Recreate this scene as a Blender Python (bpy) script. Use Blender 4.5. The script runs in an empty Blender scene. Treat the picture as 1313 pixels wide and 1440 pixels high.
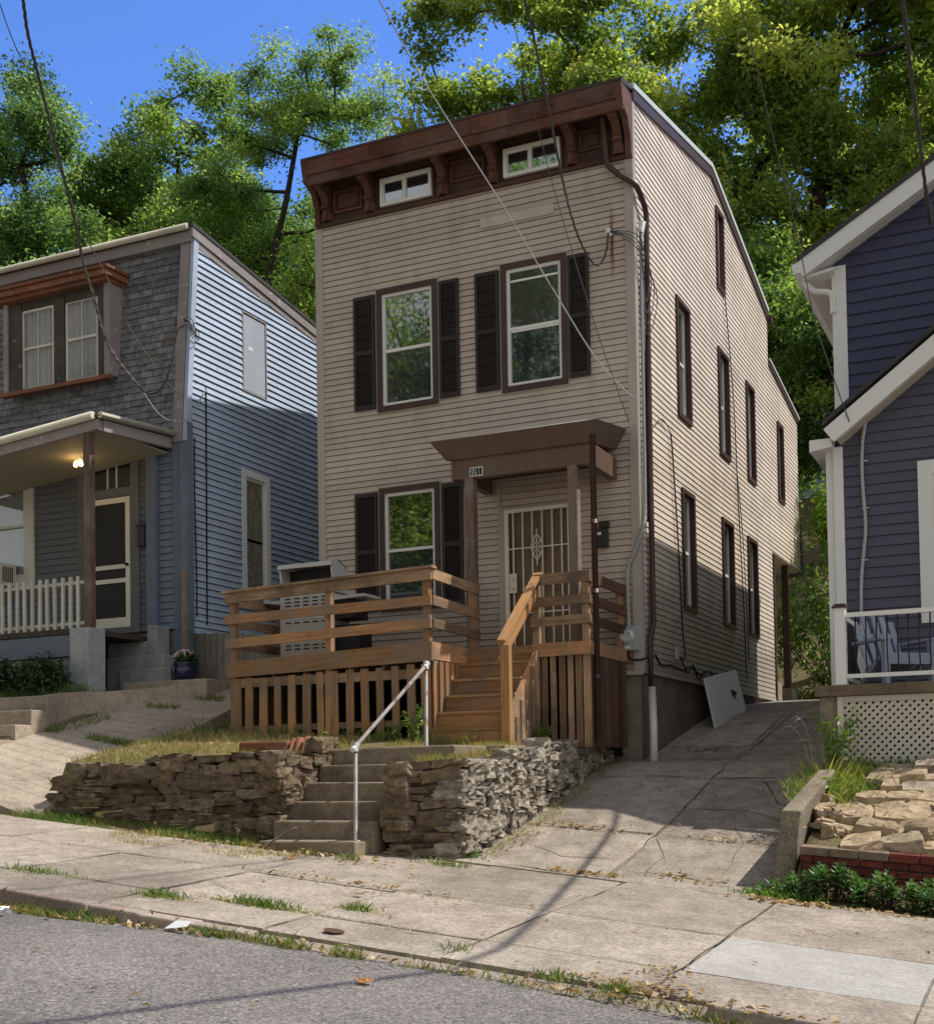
import bpy, math, random
import numpy as np
from mathutils import Vector, Matrix, noise

random.seed(7)
SC = bpy.context.scene
COL = SC.collection
R = random.Random(11)

# ------------------------------------------------------------------ scene helpers
def world_loc(o):
    v = Vector(o.location)
    while o.parent is not None:
        o = o.parent
        v += Vector(o.location)
    return v

def tag(o, label=None, cat=None, group=None, kind=None):
    if label: o['label'] = label
    if cat: o['category'] = cat
    if group: o['group'] = group
    if kind: o['kind'] = kind
    return o

def thing(name, label, cat, loc=(0, 0, 0), group=None):
    o = bpy.data.objects.new(name, None)
    o.empty_display_size = 0.2
    COL.objects.link(o)
    o.location = loc
    return tag(o, label, cat, group)

class MB:
    """collects faces with uv (metres, u along the grain) and a random value per piece"""
    def __init__(s):
        s.v = []; s.f = []; s.uv = []; s.r = []; s.m = []; s.sm = []
    def face(s, pts, uv=None, r=None, mi=0, sm=False):
        i = len(s.v)
        s.v.extend([tuple(p) for p in pts])
        s.f.append(tuple(range(i, i + len(pts))))
        if uv is None:
            uv = [(p[0] + p[1], p[2]) for p in pts]
        s.uv.append(uv); s.r.append(R.random() if r is None else r); s.m.append(mi); s.sm.append(sm)
    def hexa(s, c, r=None, mi=0):
        """c: 8 corners, index = ix + 2*iy + 4*iz"""
        c = [Vector(p) for p in c]
        ex = (c[1] - c[0]).length; ey = (c[2] - c[0]).length; ez = (c[4] - c[0]).length
        r = R.random() if r is None else r
        i = len(s.v)
        s.v.extend([tuple(p) for p in c])
        L = [0, 0, 0]; L[0], L[1], L[2] = ex, ey, ez
        big = max(range(3), key=lambda k: L[k])
        ou, ov = R.random() * 7, R.random() * 7
        def co(k):
            a = [(k & 1) * ex, ((k >> 1) & 1) * ey, ((k >> 2) & 1) * ez]
            o = [j for j in range(3) if j != big]
            return (a[big] + ou, a[o[0]] + a[o[1]] + ov)
        for q in ((0, 2, 3, 1), (4, 5, 7, 6), (0, 1, 5, 4), (2, 6, 7, 3), (0, 4, 6, 2), (1, 3, 7, 5)):
            s.f.append(tuple(i + k for k in q)); s.uv.append([co(k) for k in q])
            s.r.append(r); s.m.append(mi); s.sm.append(False)
    def box(s, x0, x1, y0, y1, z0, z1, r=None, mi=0):
        s.hexa([(x, y, z) for z in (z0, z1) for y in (y0, y1) for x in (x0, x1)], r, mi)
    def wbox(s, W, a0, a1, d0, d1, z0, z1, r=None, mi=0):
        s.hexa([W(a, d, z) for z in (z0, z1) for d in (d0, d1) for a in (a0, a1)], r, mi)
    def beam(s, p, q, w, h, up=(0, 0, 1), r=None, mi=0):
        p = Vector(p); q = Vector(q); d = (q - p).normalized(); up = Vector(up)
        sd = d.cross(up).normalized(); u = sd.cross(d).normalized()
        s.hexa([b + sd * sx * w / 2 + u * sz * h / 2 for sz in (-1, 1) for sx in (-1, 1) for b in (p, q)], r, mi)
    def tube(s, pts, rad, n=8, r=None, caps=True, mi=0, sm=True):
        pts = [Vector(p) for p in pts]; r = R.random() if r is None else r
        rads = rad if isinstance(rad, (list, tuple)) else [rad] * len(pts)
        up = Vector((0.13, 0.21, 1)).normalized(); rings = []; le = 0
        for k, p in enumerate(pts):
            a = pts[max(k - 1, 0)]; b = pts[min(k + 1, len(pts) - 1)]
            d = (b - a)
            d = d.normalized() if d.length > 1e-9 else Vector((0, 0, 1))
            sd = d.cross(up)
            if sd.length < 1e-3: sd = d.cross(Vector((1, 0, 0)))
            sd.normalize(); u = sd.cross(d)
            if k: le += (p - pts[k - 1]).length
            i = len(s.v)
            for j in range(n):
                t = 2 * math.pi * j / n
                s.v.append(tuple(p + (sd * math.cos(t) + u * math.sin(t)) * rads[k]))
            rings.append((i, le))
        for k in range(len(rings) - 1):
            a, la = rings[k]; b, lb = rings[k + 1]
            for j in range(n):
                j2 = (j + 1) % n
                s.f.append((a + j, a + j2, b + j2, b + j))
                w = 2 * math.pi * rads[k] / n
                s.uv.append([(la, j * w), (la, (j + 1) * w), (lb, (j + 1) * w), (lb, j * w)])
                s.r.append(r); s.m.append(mi); s.sm.append(sm)
        if caps:
            for (i, l) in (rings[0], rings[-1]):
                s.f.append(tuple(i + j for j in range(n))); s.uv.append([(0, 0)] * n)
                s.r.append(r); s.m.append(mi); s.sm.append(False)
    def lathe(s, prof, c, n=16, r=None, mi=0):
        c = Vector(c); r = R.random() if r is None else r; i0 = len(s.v)
        for (rr, z) in prof:
            for j in range(n):
                t = 2 * math.pi * j / n
                s.v.append((c.x + rr * math.cos(t), c.y + rr * math.sin(t), c.z + z))
        for k in range(len(prof) - 1):
            for j in range(n):
                a = i0 + k * n; b = a + n; j2 = (j + 1) % n
                s.f.append((a + j, a + j2, b + j2, b + j)); s.uv.append([(0, 0)] * 4)
                s.r.append(r); s.m.append(mi); s.sm.append(True)
    def prism(s, poly, ext, r=None, mi=0):
        """poly: list of 3d points, extruded by ext"""
        poly = [Vector(p) for p in poly]; ext = Vector(ext); r = R.random() if r is None else r
        q = [p + ext for p in poly]; n = len(poly)
        uvp = [(p.x + p.y, p.z) for p in poly]
        s.face(poly, uvp, r, mi); s.face(list(reversed(q)), list(reversed(uvp)), r, mi)
        for k in range(n):
            k2 = (k + 1) % n; l = (poly[k2] - poly[k]).length; e = ext.length
            s.face([poly[k], q[k], q[k2], poly[k2]], [(0, 0), (0, e), (l, e), (l, 0)] if l > e else [(0, 0), (e, 0), (e, l), (0, l)], r, mi)
    def build(s, name, mat, parent=None, label=None, kind=None, cat=None, group=None, bevel=0, smooth=False):
        me = bpy.data.meshes.new(name)
        off = world_loc(parent) if parent is not None else Vector((0, 0, 0))
        vv = np.array(s.v, dtype=np.float64).reshape(-1, 3) - np.array(off)
        me.from_pydata(vv.tolist(), [], s.f)
        ul = me.uv_layers.new(name='UVMap')
        ul.data.foreach_set('uv', np.array([c for f in s.uv for p in f for c in p], dtype=np.float32))
        at = me.attributes.new('rnd', 'FLOAT', 'FACE')
        at.data.foreach_set('value', np.array(s.r, dtype=np.float32))
        mats = mat if isinstance(mat, (list, tuple)) else [mat]
        for m in mats: me.materials.append(m)
        me.polygons.foreach_set('material_index', np.array(s.m, dtype=np.int32))
        me.polygons.foreach_set('use_smooth', np.array([bool(x) or smooth for x in s.sm]))
        me.update()
        o = bpy.data.objects.new(name, me)
        COL.objects.link(o)
        if parent is not None: o.parent = parent
        if bevel:
            md = o.modifiers.new('bevel', 'BEVEL'); md.width = bevel; md.segments = 2; md.limit_method = 'ANGLE'
        return tag(o, label, cat, group, kind)

def spline(P, n=8):
    """Catmull-Rom through the points"""
    P = [Vector(p) for p in P]; out = []
    for i in range(len(P) - 1):
        a = P[max(i - 1, 0)]; b = P[i]; c = P[i + 1]; d = P[min(i + 2, len(P) - 1)]
        for k in range(n):
            t = k / n
            out.append(0.5 * ((2 * b) + (c - a) * t + (2 * a - 5 * b + 4 * c - d) * t * t + (3 * b - a - 3 * c + d) * t ** 3))
    out.append(P[-1])
    return out

# ------------------------------------------------------------------ materials
class NT:
    def __init__(s, name):
        s.m = bpy.data.materials.new(name); s.m.use_nodes = True
        s.t = s.m.node_tree; s.t.nodes.clear()
        s.out = s.n('ShaderNodeOutputMaterial')
    def n(s, typ, **kw):
        x = s.t.nodes.new(typ)
        for k, v in kw.items(): setattr(x, k, v)
        return x
    def l(s, a, b): s.t.links.new(a, b)
    def val(s, sock, v):
        if hasattr(v, 'is_linked') or isinstance(v, bpy.types.NodeSocket): s.l(v, sock)
        else: sock.default_value = v
    def coord(s, which='Object', scale=(1, 1, 1)):
        c = s.n('ShaderNodeTexCoord'); mp = s.n('ShaderNodeMapping')
        s.l(c.outputs[which], mp.inputs['Vector']); mp.inputs['Scale'].default_value = scale
        return mp.outputs['Vector']
    def noise(s, vec, scale, detail=4, rough=0.55, dist=0, w=None):
        x = s.n('ShaderNodeTexNoise'); s.l(vec, x.inputs['Vector'])
        x.inputs['Scale'].default_value = scale; x.inputs['Detail'].default_value = detail
        x.inputs['Roughness'].default_value = rough; x.inputs['Distortion'].default_value = dist
        return x.outputs['Fac']
    def vor(s, vec, scale, feature='F1', out='Distance'):
        x = s.n('ShaderNodeTexVoronoi'); x.feature = feature; s.l(vec, x.inputs['Vector']); x.inputs['Scale'].default_value = scale
        return x.outputs[out]
    def ramp(s, fac, stops, interp='LINEAR'):
        x = s.n('ShaderNodeValToRGB'); s.l(fac, x.inputs['Fac']); x.color_ramp.interpolation = interp
        e = x.color_ramp.elements
        while len(e) < len(stops): e.new(0.5)
        for k, (p, c) in enumerate(stops):
            e[k].position = p; e[k].color = (c, c, c, 1) if isinstance(c, (int, float)) else tuple(c) + (1,)
        return x.outputs['Color']
    def mix(s, fac, a, b, mode='MIX'):
        x = s.n('ShaderNodeMix', data_type='RGBA', blend_type=mode)
        for sock, v in ((x.inputs[0], fac), (x.inputs[6], a), (x.inputs[7], b)):
            if isinstance(v, tuple) and len(v) == 3: v = v + (1,)
            if isinstance(v, bpy.types.NodeSocket): s.l(v, sock)
            else: sock.default_value = v
        return x.outputs[2]
    def math(s, op, a, b=0.5, clamp=False):
        x = s.n('ShaderNodeMath', operation=op); x.use_clamp = clamp
        s.val(x.inputs[0], a); s.val(x.inputs[1], b)
        return x.outputs[0]
    def attr(s, name='rnd'):
        x = s.n('ShaderNodeAttribute'); x.attribute_name = name
        return x
    def bump(s, h, strength=0.3, dist=0.01, normal=None):
        x = s.n('ShaderNodeBump'); x.inputs['Strength'].default_value = strength; x.inputs['Distance'].default_value = dist
        s.l(h, x.inputs['Height'])
        if normal is not None: s.l(normal, x.inputs['Normal'])
        return x.outputs['Normal']
    def bsdf(s, color, rough=0.7, normal=None, metal=0, spec=0.35, **kw):
        x = s.n('ShaderNodeBsdfPrincipled')
        if isinstance(color, tuple) and len(color) == 3: color = color + (1,)
        s.val(x.inputs['Base Color'], color); s.val(x.inputs['Roughness'], rough)
        s.val(x.inputs['Metallic'], metal); s.val(x.inputs['Specular IOR Level'], spec)
        if normal is not None: s.l(normal, x.inputs['Normal'])
        for k, v in kw.items(): s.val(x.inputs[k], v)
        return x.outputs[0]
    def done(s, sh):
        s.l(sh, s.out.inputs['Surface']); return s.m

def cm(c, k): return tuple(min(1, x * k) for x in c)

def m_paint(name, col, var=0.12, rough=0.6, scale=1.5, bump=0.15, dirt=None, dirt_amt=0.35, peel=None, peel_at=0.62, rnd=0.12, metal=0, spec=0.3, streak=False, grime=False):
    """painted / moulded surface: blotches, per-piece tone, optional dirt and peeling"""
    t = NT(name); v = t.coord('Object'); f = t.noise(v, scale, 5, 0.6)
    c = t.ramp(f, [(0.25, cm(col, 1 - var)), (0.75, cm(col, 1 + var))])
    rr = t.attr('rnd').outputs['Fac']
    tone = t.ramp(rr, [(0, 1 - rnd), (1, 1 + rnd)])
    c = t.mix(1.0, c, tone, 'MULTIPLY')
    fine = t.noise(v, 28, 3, 0.6)
    if dirt is not None:
        dv = t.coord('Object', (1.0, 1.0, 0.35) if streak else (1, 1, 1))
        d = t.ramp(t.noise(dv, 3.2 if streak else 1.1, 6, 0.7), [(0.45, 0.0), (0.78, dirt_amt)])
        c = t.mix(d, c, dirt)
    if grime:
        sx = t.n('ShaderNodeSeparateXYZ'); t.l(v, sx.inputs[0])
        gz_ = t.math('ADD', sx.outputs['Z'], t.math('MULTIPLY', t.noise(v, 2.2, 5, .7), -1.6))
        c = t.mix(t.ramp(gz_, [(0.0, .55), (.75, 0)]), c, (.13, .105, .08))
    h = fine
    if peel is not None:
        pv = t.noise(v, 7, 8, 0.7, 0.3)
        pm = t.ramp(pv, [(peel_at - 0.02, 0.0), (peel_at + 0.02, 1.0)])
        c = t.mix(pm, c, peel)
        h = t.math('ADD', fine, t.math('MULTIPLY', pm, -0.8))
    return t.done(t.bsdf(c, rough, t.bump(h, bump, 0.004), metal, spec))

def m_wood(name, light, dark, grey=None, grey_amt=0.5, rough=0.8, stain=0.55):
    """sawn timber: grain along u, knots, per-board tone, weathering"""
    t = NT(name)
    uv = t.coord('UV', (1.6, 26, 1)); f = t.noise(uv, 1.0, 6, 0.65, 0.6)
    c = t.ramp(f, [(0.28, dark), (0.5, cm(tuple((a + b) / 2 for a, b in zip(light, dark)), 1.05)), (0.72, light)])
    rr = t.attr('rnd').outputs['Fac']
    c = t.mix(1.0, c, t.ramp(rr, [(0, 0.62), (1, 1.28)]), 'MULTIPLY')
    ov = t.coord('Object')
    if grey is not None:
        g = t.ramp(t.noise(ov, 1.7, 5, 0.65), [(0.42, 0.0), (0.66, grey_amt)])
        c = t.mix(g, c, grey)
    k = t.ramp(t.noise(t.coord('UV', (3.0, 9, 1)), 1.0, 4, 0.6, 1.2), [(0.60, 0.0), (0.76, stain)])
    c = t.mix(k, c, cm(dark, 0.35))
    return t.done(t.bsdf(c, rough, t.bump(f, 0.25, 0.004), 0, 0.2))

def m_concrete(name, a, b, dark, agg=0.5, rough=0.9, stain_scale=0.55, moss=None):
    t = NT(name); v = t.coord('Object')
    f1 = t.noise(v, stain_scale, 7, 0.62); f2 = t.noise(v, 4.5, 6, 0.7); f3 = t.noise(v, 32, 5, 0.8); vo = t.vor(v, 60)
    c = t.ramp(f1, [(0.33, cm(dark, 1.15)), (0.5, a), (0.72, b)])
    c = t.mix(t.ramp(f2, [(0.32, 0.65), (0.6, 0.0)]), c, dark)
    c = t.mix(t.ramp(t.noise(v, 1.6, 8, 0.75, 0.5), [(0.52, 0.0), (0.7, 0.5)]), c, cm(b, 1.12))
    sp = t.ramp(f3, [(0.3, 0.42), (0.5, 1.0), (0.7, 1.5)])
    c = t.mix(agg, c, t.mix(1.0, c, sp, 'MULTIPLY'))
    peb = t.ramp(vo, [(0.08, 0.65), (0.3, 1.0)])
    c = t.mix(agg * 0.7, c, t.mix(1.0, c, peb, 'MULTIPLY'))
    rr = t.attr('rnd').outputs['Fac']
    c = t.mix(1.0, c, t.ramp(rr, [(0, 0.86), (1, 1.12)]), 'MULTIPLY')
    if moss is not None:
        c = t.mix(t.ramp(t.noise(v, 2.2, 6, 0.7), [(0.55, 0), (0.72, 0.65)]), c, moss)
    h = t.math('ADD', t.math('MULTIPLY', f3, 0.6), t.math('MULTIPLY', f2, 0.8))
    return t.done(t.bsdf(c, rough, t.bump(h, 0.45, 0.012), 0, 0.25))

def m_stone(name, cols, dark, rnd=0.3, lichen=None):
    t = NT(name); v = t.coord('Object')
    rr = t.attr('rnd').outputs['Fac']
    base = t.ramp(rr, [(i / (len(cols) - 1), c) for i, c in enumerate(cols)])
    f = t.noise(v, 9, 7, 0.7); f2 = t.noise(v, 40, 4, 0.7)
    vs = t.coord('Object', (1, 1, 5)); lay = t.noise(vs, 5, 5, 0.65)
    c = t.mix(t.ramp(f, [(0.36, 0.75), (0.6, 0.0)]), base, dark)
    c = t.mix(t.ramp(lay, [(0.55, 0.0), (0.75, 0.4)]), c, cm(cols[-1], 1.25))
    c = t.mix(0.6, c, t.mix(1.0, c, t.ramp(f2, [(0.3, 0.6), (0.7, 1.3)]), 'MULTIPLY'))
    if lichen is not None:
        c = t.mix(t.ramp(t.noise(v, 3.1, 6, 0.75), [(0.56, 0), (0.7, 0.6)]), c, lichen)
    h = t.math('ADD', f, t.math('ADD', t.math('MULTIPLY', f2, 0.5), lay))
    return t.done(t.bsdf(c, 0.92, t.bump(h, 0.7, 0.02), 0, 0.2))

def m_leaf(name, cols, trans=0.45, spread=1.0):
    """thin leaves: lit from behind they glow; colour per leaf from 'rnd'"""
    t = NT(name); rr = t.attr('rnd').outputs['Fac']
    c = t.ramp(rr, [(i / (len(cols) - 1), k) for i, k in enumerate(cols)])
    d = t.bsdf(c, 0.45, None, 0, 0.4)
    tr = t.n('ShaderNodeBsdfTranslucent'); t.l(t.mix(1.0, c, (2.1, 2.1, 1.0), 'MULTIPLY'), tr.inputs['Color'])
    mx = t.n('ShaderNodeMixShader'); mx.inputs[0].default_value = trans
    t.l(d, mx.inputs[1]); t.l(tr.outputs[0], mx.inputs[2])
    return t.done(mx.outputs[0])

def m_glass(name, tint=(0.02, 0.022, 0.025), refl=0.35, rough=0.02, wav=0.015):
    """window pane over a dark room"""
    t = NT(name); v = t.coord('Object')
    nrm = t.bump(t.noise(v, 1.6, 2, 0.5), wav, 0.05)
    d = t.bsdf(tint, 0.4, None, 0, 0.0)
    g = t.n('ShaderNodeBsdfGlossy'); g.inputs['Roughness'].default_value = rough; t.l(nrm, g.inputs['Normal'])
    g.inputs['Color'].default_value = (0.92, 0.97, 0.95, 1)
    mx = t.n('ShaderNodeMixShader'); mx.inputs[0].default_value = refl
    t.l(d, mx.inputs[1]); t.l(g.outputs[0], mx.inputs[2])
    return t.done(mx.outputs[0])

def m_clear(name, refl=0.15, tint=(0.85, 0.88, 0.86)):
    t = NT(name)
    a = t.n('ShaderNodeBsdfTransparent'); a.inputs['Color'].default_value = tint + (1,)
    g = t.n('ShaderNodeBsdfGlossy'); g.inputs['Roughness'].default_value = 0.03
    mx = t.n('ShaderNodeMixShader'); mx.inputs[0].default_value = refl
    t.l(a.outputs[0], mx.inputs[1]); t.l(g.outputs[0], mx.inputs[2])
    return t.done(mx.outputs[0])

def m_emit(name, col, st):
    t = NT(name); e = t.n('ShaderNodeEmission'); e.inputs['Color'].default_value = col + (1,); e.inputs['Strength'].default_value = st
    return t.done(e.outputs[0])

M = {}
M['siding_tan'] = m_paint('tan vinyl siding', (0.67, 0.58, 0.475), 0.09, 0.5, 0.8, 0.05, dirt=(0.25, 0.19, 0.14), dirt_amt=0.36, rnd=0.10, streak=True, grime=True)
# front boards: same siding, toned for its shaded side, with a rust run under the service bracket
t = NT('tan vinyl siding shaded tone'); v = t.coord('Object')
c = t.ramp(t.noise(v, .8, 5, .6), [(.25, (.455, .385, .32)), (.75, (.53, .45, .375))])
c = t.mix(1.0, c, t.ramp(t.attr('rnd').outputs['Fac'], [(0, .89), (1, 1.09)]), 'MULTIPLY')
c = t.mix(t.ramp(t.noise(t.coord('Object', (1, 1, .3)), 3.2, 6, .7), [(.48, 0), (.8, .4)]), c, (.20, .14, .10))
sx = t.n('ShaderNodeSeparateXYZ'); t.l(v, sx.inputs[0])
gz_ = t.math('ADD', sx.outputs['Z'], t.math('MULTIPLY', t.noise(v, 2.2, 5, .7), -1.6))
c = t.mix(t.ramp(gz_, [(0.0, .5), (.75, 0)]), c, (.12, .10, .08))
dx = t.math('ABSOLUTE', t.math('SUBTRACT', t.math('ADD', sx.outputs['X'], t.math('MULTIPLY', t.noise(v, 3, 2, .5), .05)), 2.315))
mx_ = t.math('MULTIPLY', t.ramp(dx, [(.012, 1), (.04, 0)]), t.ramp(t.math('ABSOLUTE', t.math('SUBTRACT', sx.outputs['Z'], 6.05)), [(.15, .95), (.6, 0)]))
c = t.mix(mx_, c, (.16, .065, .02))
M['siding_shaded'] = t.done(t.bsdf(c, .5, None, 0, .3))
M['lap_shade'] = m_paint('painted lap shadow', (0.13, 0.10, 0.085), 0.3, 0.9, 3)  # dark colour standing for the shadow line under each board
M['lap_shade_dark'] = m_paint('painted deep lap shadow', (0.06, 0.065, 0.075), 0.4, 0.9, 3)  # deeper version of the painted lap shadow
M['trim_tan'] = m_paint('tan corner trim', (0.40, 0.36, 0.31), 0.06, 0.5, 1.2, 0.05, dirt=(0.2, 0.17, 0.14), dirt_amt=0.25, rnd=0.05, streak=True)
M['brown_metal'] = m_paint('brown coil stock', (0.066, 0.036, 0.031), 0.15, 0.4, 2.0, 0.05, rnd=0.08)
M['brown_fascia'] = m_paint('brown awning metal', (0.12, 0.078, 0.055), 0.12, 0.42, 1.1, 0.05, dirt=(0.22, 0.17, 0.13), dirt_amt=0.3, rnd=0.06, streak=True)
M['cornice'] = m_wood('flaking red brown cornice boards', (0.165, 0.064, 0.038), (0.048, 0.023, 0.018), (0.15, 0.115, 0.095), 0.5, 0.75, 0.7)
M['cornice_dark'] = m_paint('dark soffit paint', (0.085, 0.042, 0.03), 0.3, 0.75, 3.0, 0.3, dirt=(0.02, 0.014, 0.012), dirt_amt=0.7, peel=(0.2, 0.15, 0.12), peel_at=0.66, rnd=0.2)
M['shutter'] = m_paint('black brown shutter vinyl', (0.030, 0.023, 0.020), 0.2, 0.45, 2.0, 0.05, rnd=0.1)
M['white_vinyl'] = m_paint('white window vinyl', (0.74, 0.74, 0.70), 0.05, 0.4, 2.0, 0.03, dirt=(0.45, 0.42, 0.36), dirt_amt=0.3, rnd=0.04)
M['cream_metal'] = m_paint('cream painted iron', (0.68, 0.64, 0.53), 0.06, 0.4, 3.0, 0.05, rnd=0.04)
M['glass'] = m_glass('window glass', (0.014, 0.016, 0.012), 0.42, .02, .012)
M['glass_green'] = m_glass('glass over drawn shades', (0.055, 0.06, 0.05), 0.10)
M['glass_dim'] = m_glass('dim window glass', (0.03, 0.034, 0.036), 0.16)
M['glass_sky'] = m_glass('attic window glass', (0.03, 0.035, 0.045), 0.5)
M['clear'] = m_clear('clear old glass', 0.10)
M['curtain'] = m_paint('grey curtain cloth', (0.42, 0.375, 0.33), 0.12, 0.9, 3, 0.1, rnd=0.2)
M['blind'] = m_paint('window blind', (0.3, 0.31, 0.27), 0.08, 0.8, 3, 0.05, rnd=0.1)
M['room'] = m_paint('painted dark of rooms and voids', (0.012, 0.012, 0.014), 0.1, 0.9)  # near-black, stands for unlit rooms and voids
M['door_brown'] = m_paint('brown panelled door', (0.19, 0.13, 0.075), 0.15, 0.5, 2.5, 0.1)
M['deck'] = m_wood('weathered deck lumber', (0.51, 0.285, 0.135), (0.24, 0.115, 0.052), (0.20, 0.16, 0.12), 0.9)
M['deck_grey'] = m_wood('grey weathered lumber', (0.42, 0.28, 0.17), (0.18, 0.11, 0.065), (0.07, 0.06, 0.045), 0.75)
M['deck_new'] = m_wood('newer yellow lumber', (0.46, 0.255, 0.10), (0.27, 0.13, 0.05), (0.26, 0.2, 0.14), 0.3)
M['fence'] = m_wood('grey board fence', (0.30, 0.27, 0.235), (0.14, 0.12, 0.10), (0.10, 0.10, 0.085), 0.6)
M['old_post'] = m_wood('bare grey brown post', (0.24, 0.17, 0.13), (0.09, 0.06, 0.045), (0.30, 0.27, 0.25), 0.6)
M['dark_lumber'] = m_wood('dark stained lumber', (0.13, 0.065, 0.04), (0.05, 0.026, 0.018), (0.07, 0.05, 0.04), 0.5)
M['rust_wood'] = m_wood('rotting red brown timber', (0.30, 0.12, 0.06), (0.11, 0.045, 0.025), (0.28, 0.2, 0.16), 0.6)
M['silver'] = m_paint('dull silver metal', (0.55, 0.55, 0.54), 0.08, 0.35, 3, 0.05, metal=0.35, spec=0.5, rnd=0.05)
M['galv'] = m_paint('galvanised pipe', (0.26, 0.245, 0.235), 0.2, 0.5, 5, 0.1, metal=0.2, peel=(0.17, 0.095, 0.07), peel_at=0.56)
M['grey_panel'] = m_paint('grey grill cabinet', (0.44, 0.42, 0.39), 0.07, 0.45, 2, 0.05, rnd=0.05, dirt=(0.2, 0.17, 0.15), dirt_amt=0.4)
M['black'] = m_paint('black plastic', (0.012, 0.012, 0.013), 0.1, 0.5)
M['meter_grey'] = m_paint('grey meter enclosure', (0.33, 0.35, 0.35), 0.06, 0.5, 3, 0.05)
M['conduit'] = m_paint('grey conduit', (0.36, 0.36, 0.36), 0.08, 0.5, 3)
M['pvc'] = m_paint('white pipe', (0.72, 0.72, 0.68), 0.06, 0.4, 3, 0.03, dirt=(0.3, 0.27, 0.2), dirt_amt=0.4)
M['cable_grey'] = m_paint('pale cable jacket', (0.38, 0.37, 0.36), 0.15, 0.6, 4)
M['cable'] = m_paint('dark cable jacket', (0.075, 0.068, 0.065), 0.2, 0.6, 4)
M['cable_black'] = m_paint('black cable jacket', (0.012, 0.012, 0.014), 0.2, 0.6, 4)
M['foundation'] = m_concrete('parged foundation', (0.23, 0.195, 0.155), (0.30, 0.26, 0.21), (0.10, 0.085, 0.07), 0.4, moss=(0.09, 0.10, 0.05))
M['walk'] = m_concrete('old sidewalk concrete', (0.335, 0.287, 0.23), (0.425, 0.368, 0.298), (0.17, 0.142, 0.112), 0.95)
M['drive'] = m_concrete('old driveway concrete', (0.335, 0.29, 0.236), (0.425, 0.37, 0.302), (0.16, 0.135, 0.108), 0.9)
M['new_slab'] = m_concrete('pale new concrete', (0.37, 0.355, 0.32), (0.42, 0.40, 0.36), (0.29, 0.275, 0.245), 0.5)
M['ramp'] = m_concrete('ramp concrete', (0.39, 0.325, 0.255), (0.47, 0.395, 0.315), (0.22, 0.18, 0.135), 0.6)
M['step_conc'] = m_concrete('stained step concrete', (0.26, 0.205, 0.145), (0.33, 0.27, 0.195), (0.11, 0.085, 0.058), 0.6, moss=(0.13, 0.115, 0.06))
M['kerb'] = m_concrete('kerb stone', (0.34, 0.285, 0.235), (0.42, 0.36, 0.30), (0.18, 0.14, 0.11), 0.6)
M['block_conc'] = m_concrete('pebbled concrete', (0.27, 0.23, 0.165), (0.34, 0.29, 0.21), (0.12, 0.10, 0.07), 0.9)
M['blue_conc'] = m_concrete('painted grey concrete', (0.33, 0.35, 0.36), (0.38, 0.39, 0.40), (0.2, 0.21, 0.2), 0.4)
M['joint'] = m_paint('dirt filled joint', (0.07, 0.052, 0.036), 0.4, 1.0, 6, 0.3, rnd=0.4)
M['stone_brown'] = m_stone('brown limestone rubble', [(0.13, 0.096, 0.06), (0.21, 0.155, 0.10), (0.29, 0.225, 0.155)], (0.055, 0.04, 0.026), lichen=(0.14, 0.12, 0.055))
M['stone_grey'] = m_stone('grey limestone rubble', [(0.24, 0.21, 0.17), (0.34, 0.30, 0.24), (0.44, 0.385, 0.305)], (0.105, 0.09, 0.07))
M['mortar'] = m_stone('packed earth and mortar', [(0.055, 0.044, 0.032), (0.09, 0.072, 0.052)], (0.03, 0.024, 0.018))
M['rock_tan'] = m_stone('tan sandstone', [(0.36, 0.275, 0.175), (0.45, 0.345, 0.215), (0.50, 0.385, 0.25), (0.40, 0.31, 0.20), (0.40, 0.37, 0.335)], (0.20, 0.145, 0.09))
M['brick_red'] = m_stone('red brick', [(0.155, 0.036, 0.028), (0.22, 0.058, 0.042)], (0.075, 0.026, 0.02))
M['brick_tan'] = m_stone('brown capping brick', [(0.22, 0.165, 0.12), (0.27, 0.205, 0.15)], (0.15, 0.11, 0.08))
M['slate'] = m_stone('grey slate shingle', [(0.125, 0.13, 0.14), (0.205, 0.21, 0.225), (0.28, 0.285, 0.305), (0.18, 0.165, 0.145)], (0.08, 0.078, 0.078))
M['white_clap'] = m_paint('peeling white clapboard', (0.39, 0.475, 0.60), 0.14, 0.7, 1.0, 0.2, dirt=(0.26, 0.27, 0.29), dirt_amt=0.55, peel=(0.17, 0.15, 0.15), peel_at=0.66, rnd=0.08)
M['grey_clap'] = m_paint('dark grey porch clapboard', (0.115, 0.122, 0.125), 0.1, 0.7, 1.2, 0.15, rnd=0.08)
M['blue_clap'] = m_paint('blue grey clapboard', (0.155, 0.19, 0.24), 0.12, 0.7, 1.5, 0.15, rnd=0.08)
M['screen'] = m_paint('dark insect screen', (0.03, 0.03, 0.028), 0.15, 0.8, 3)
M['glass_blind'] = m_glass('glass over a blind', (0.20, 0.21, 0.20), 0.16)
M['blue_trim'] = m_paint('worn blue grey board', (0.13, 0.165, 0.215), 0.15, 0.7, 2.5, 0.2, dirt=(0.12, 0.11, 0.11), dirt_amt=0.5, peel=(0.34, 0.32, 0.31), peel_at=0.66)
M['old_board'] = m_paint('bare weathered trim', (0.30, 0.27, 0.265), 0.2, 0.8, 2.2, 0.3, dirt=(0.12, 0.09, 0.075), dirt_amt=0.7, peel=(0.5, 0.49, 0.47), peel_at=0.63)
M['gutter'] = m_paint('aged cream gutter', (0.52, 0.50, 0.40), 0.12, 0.5, 2, 0.1, dirt=(0.22, 0.19, 0.13), dirt_amt=0.55)
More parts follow.
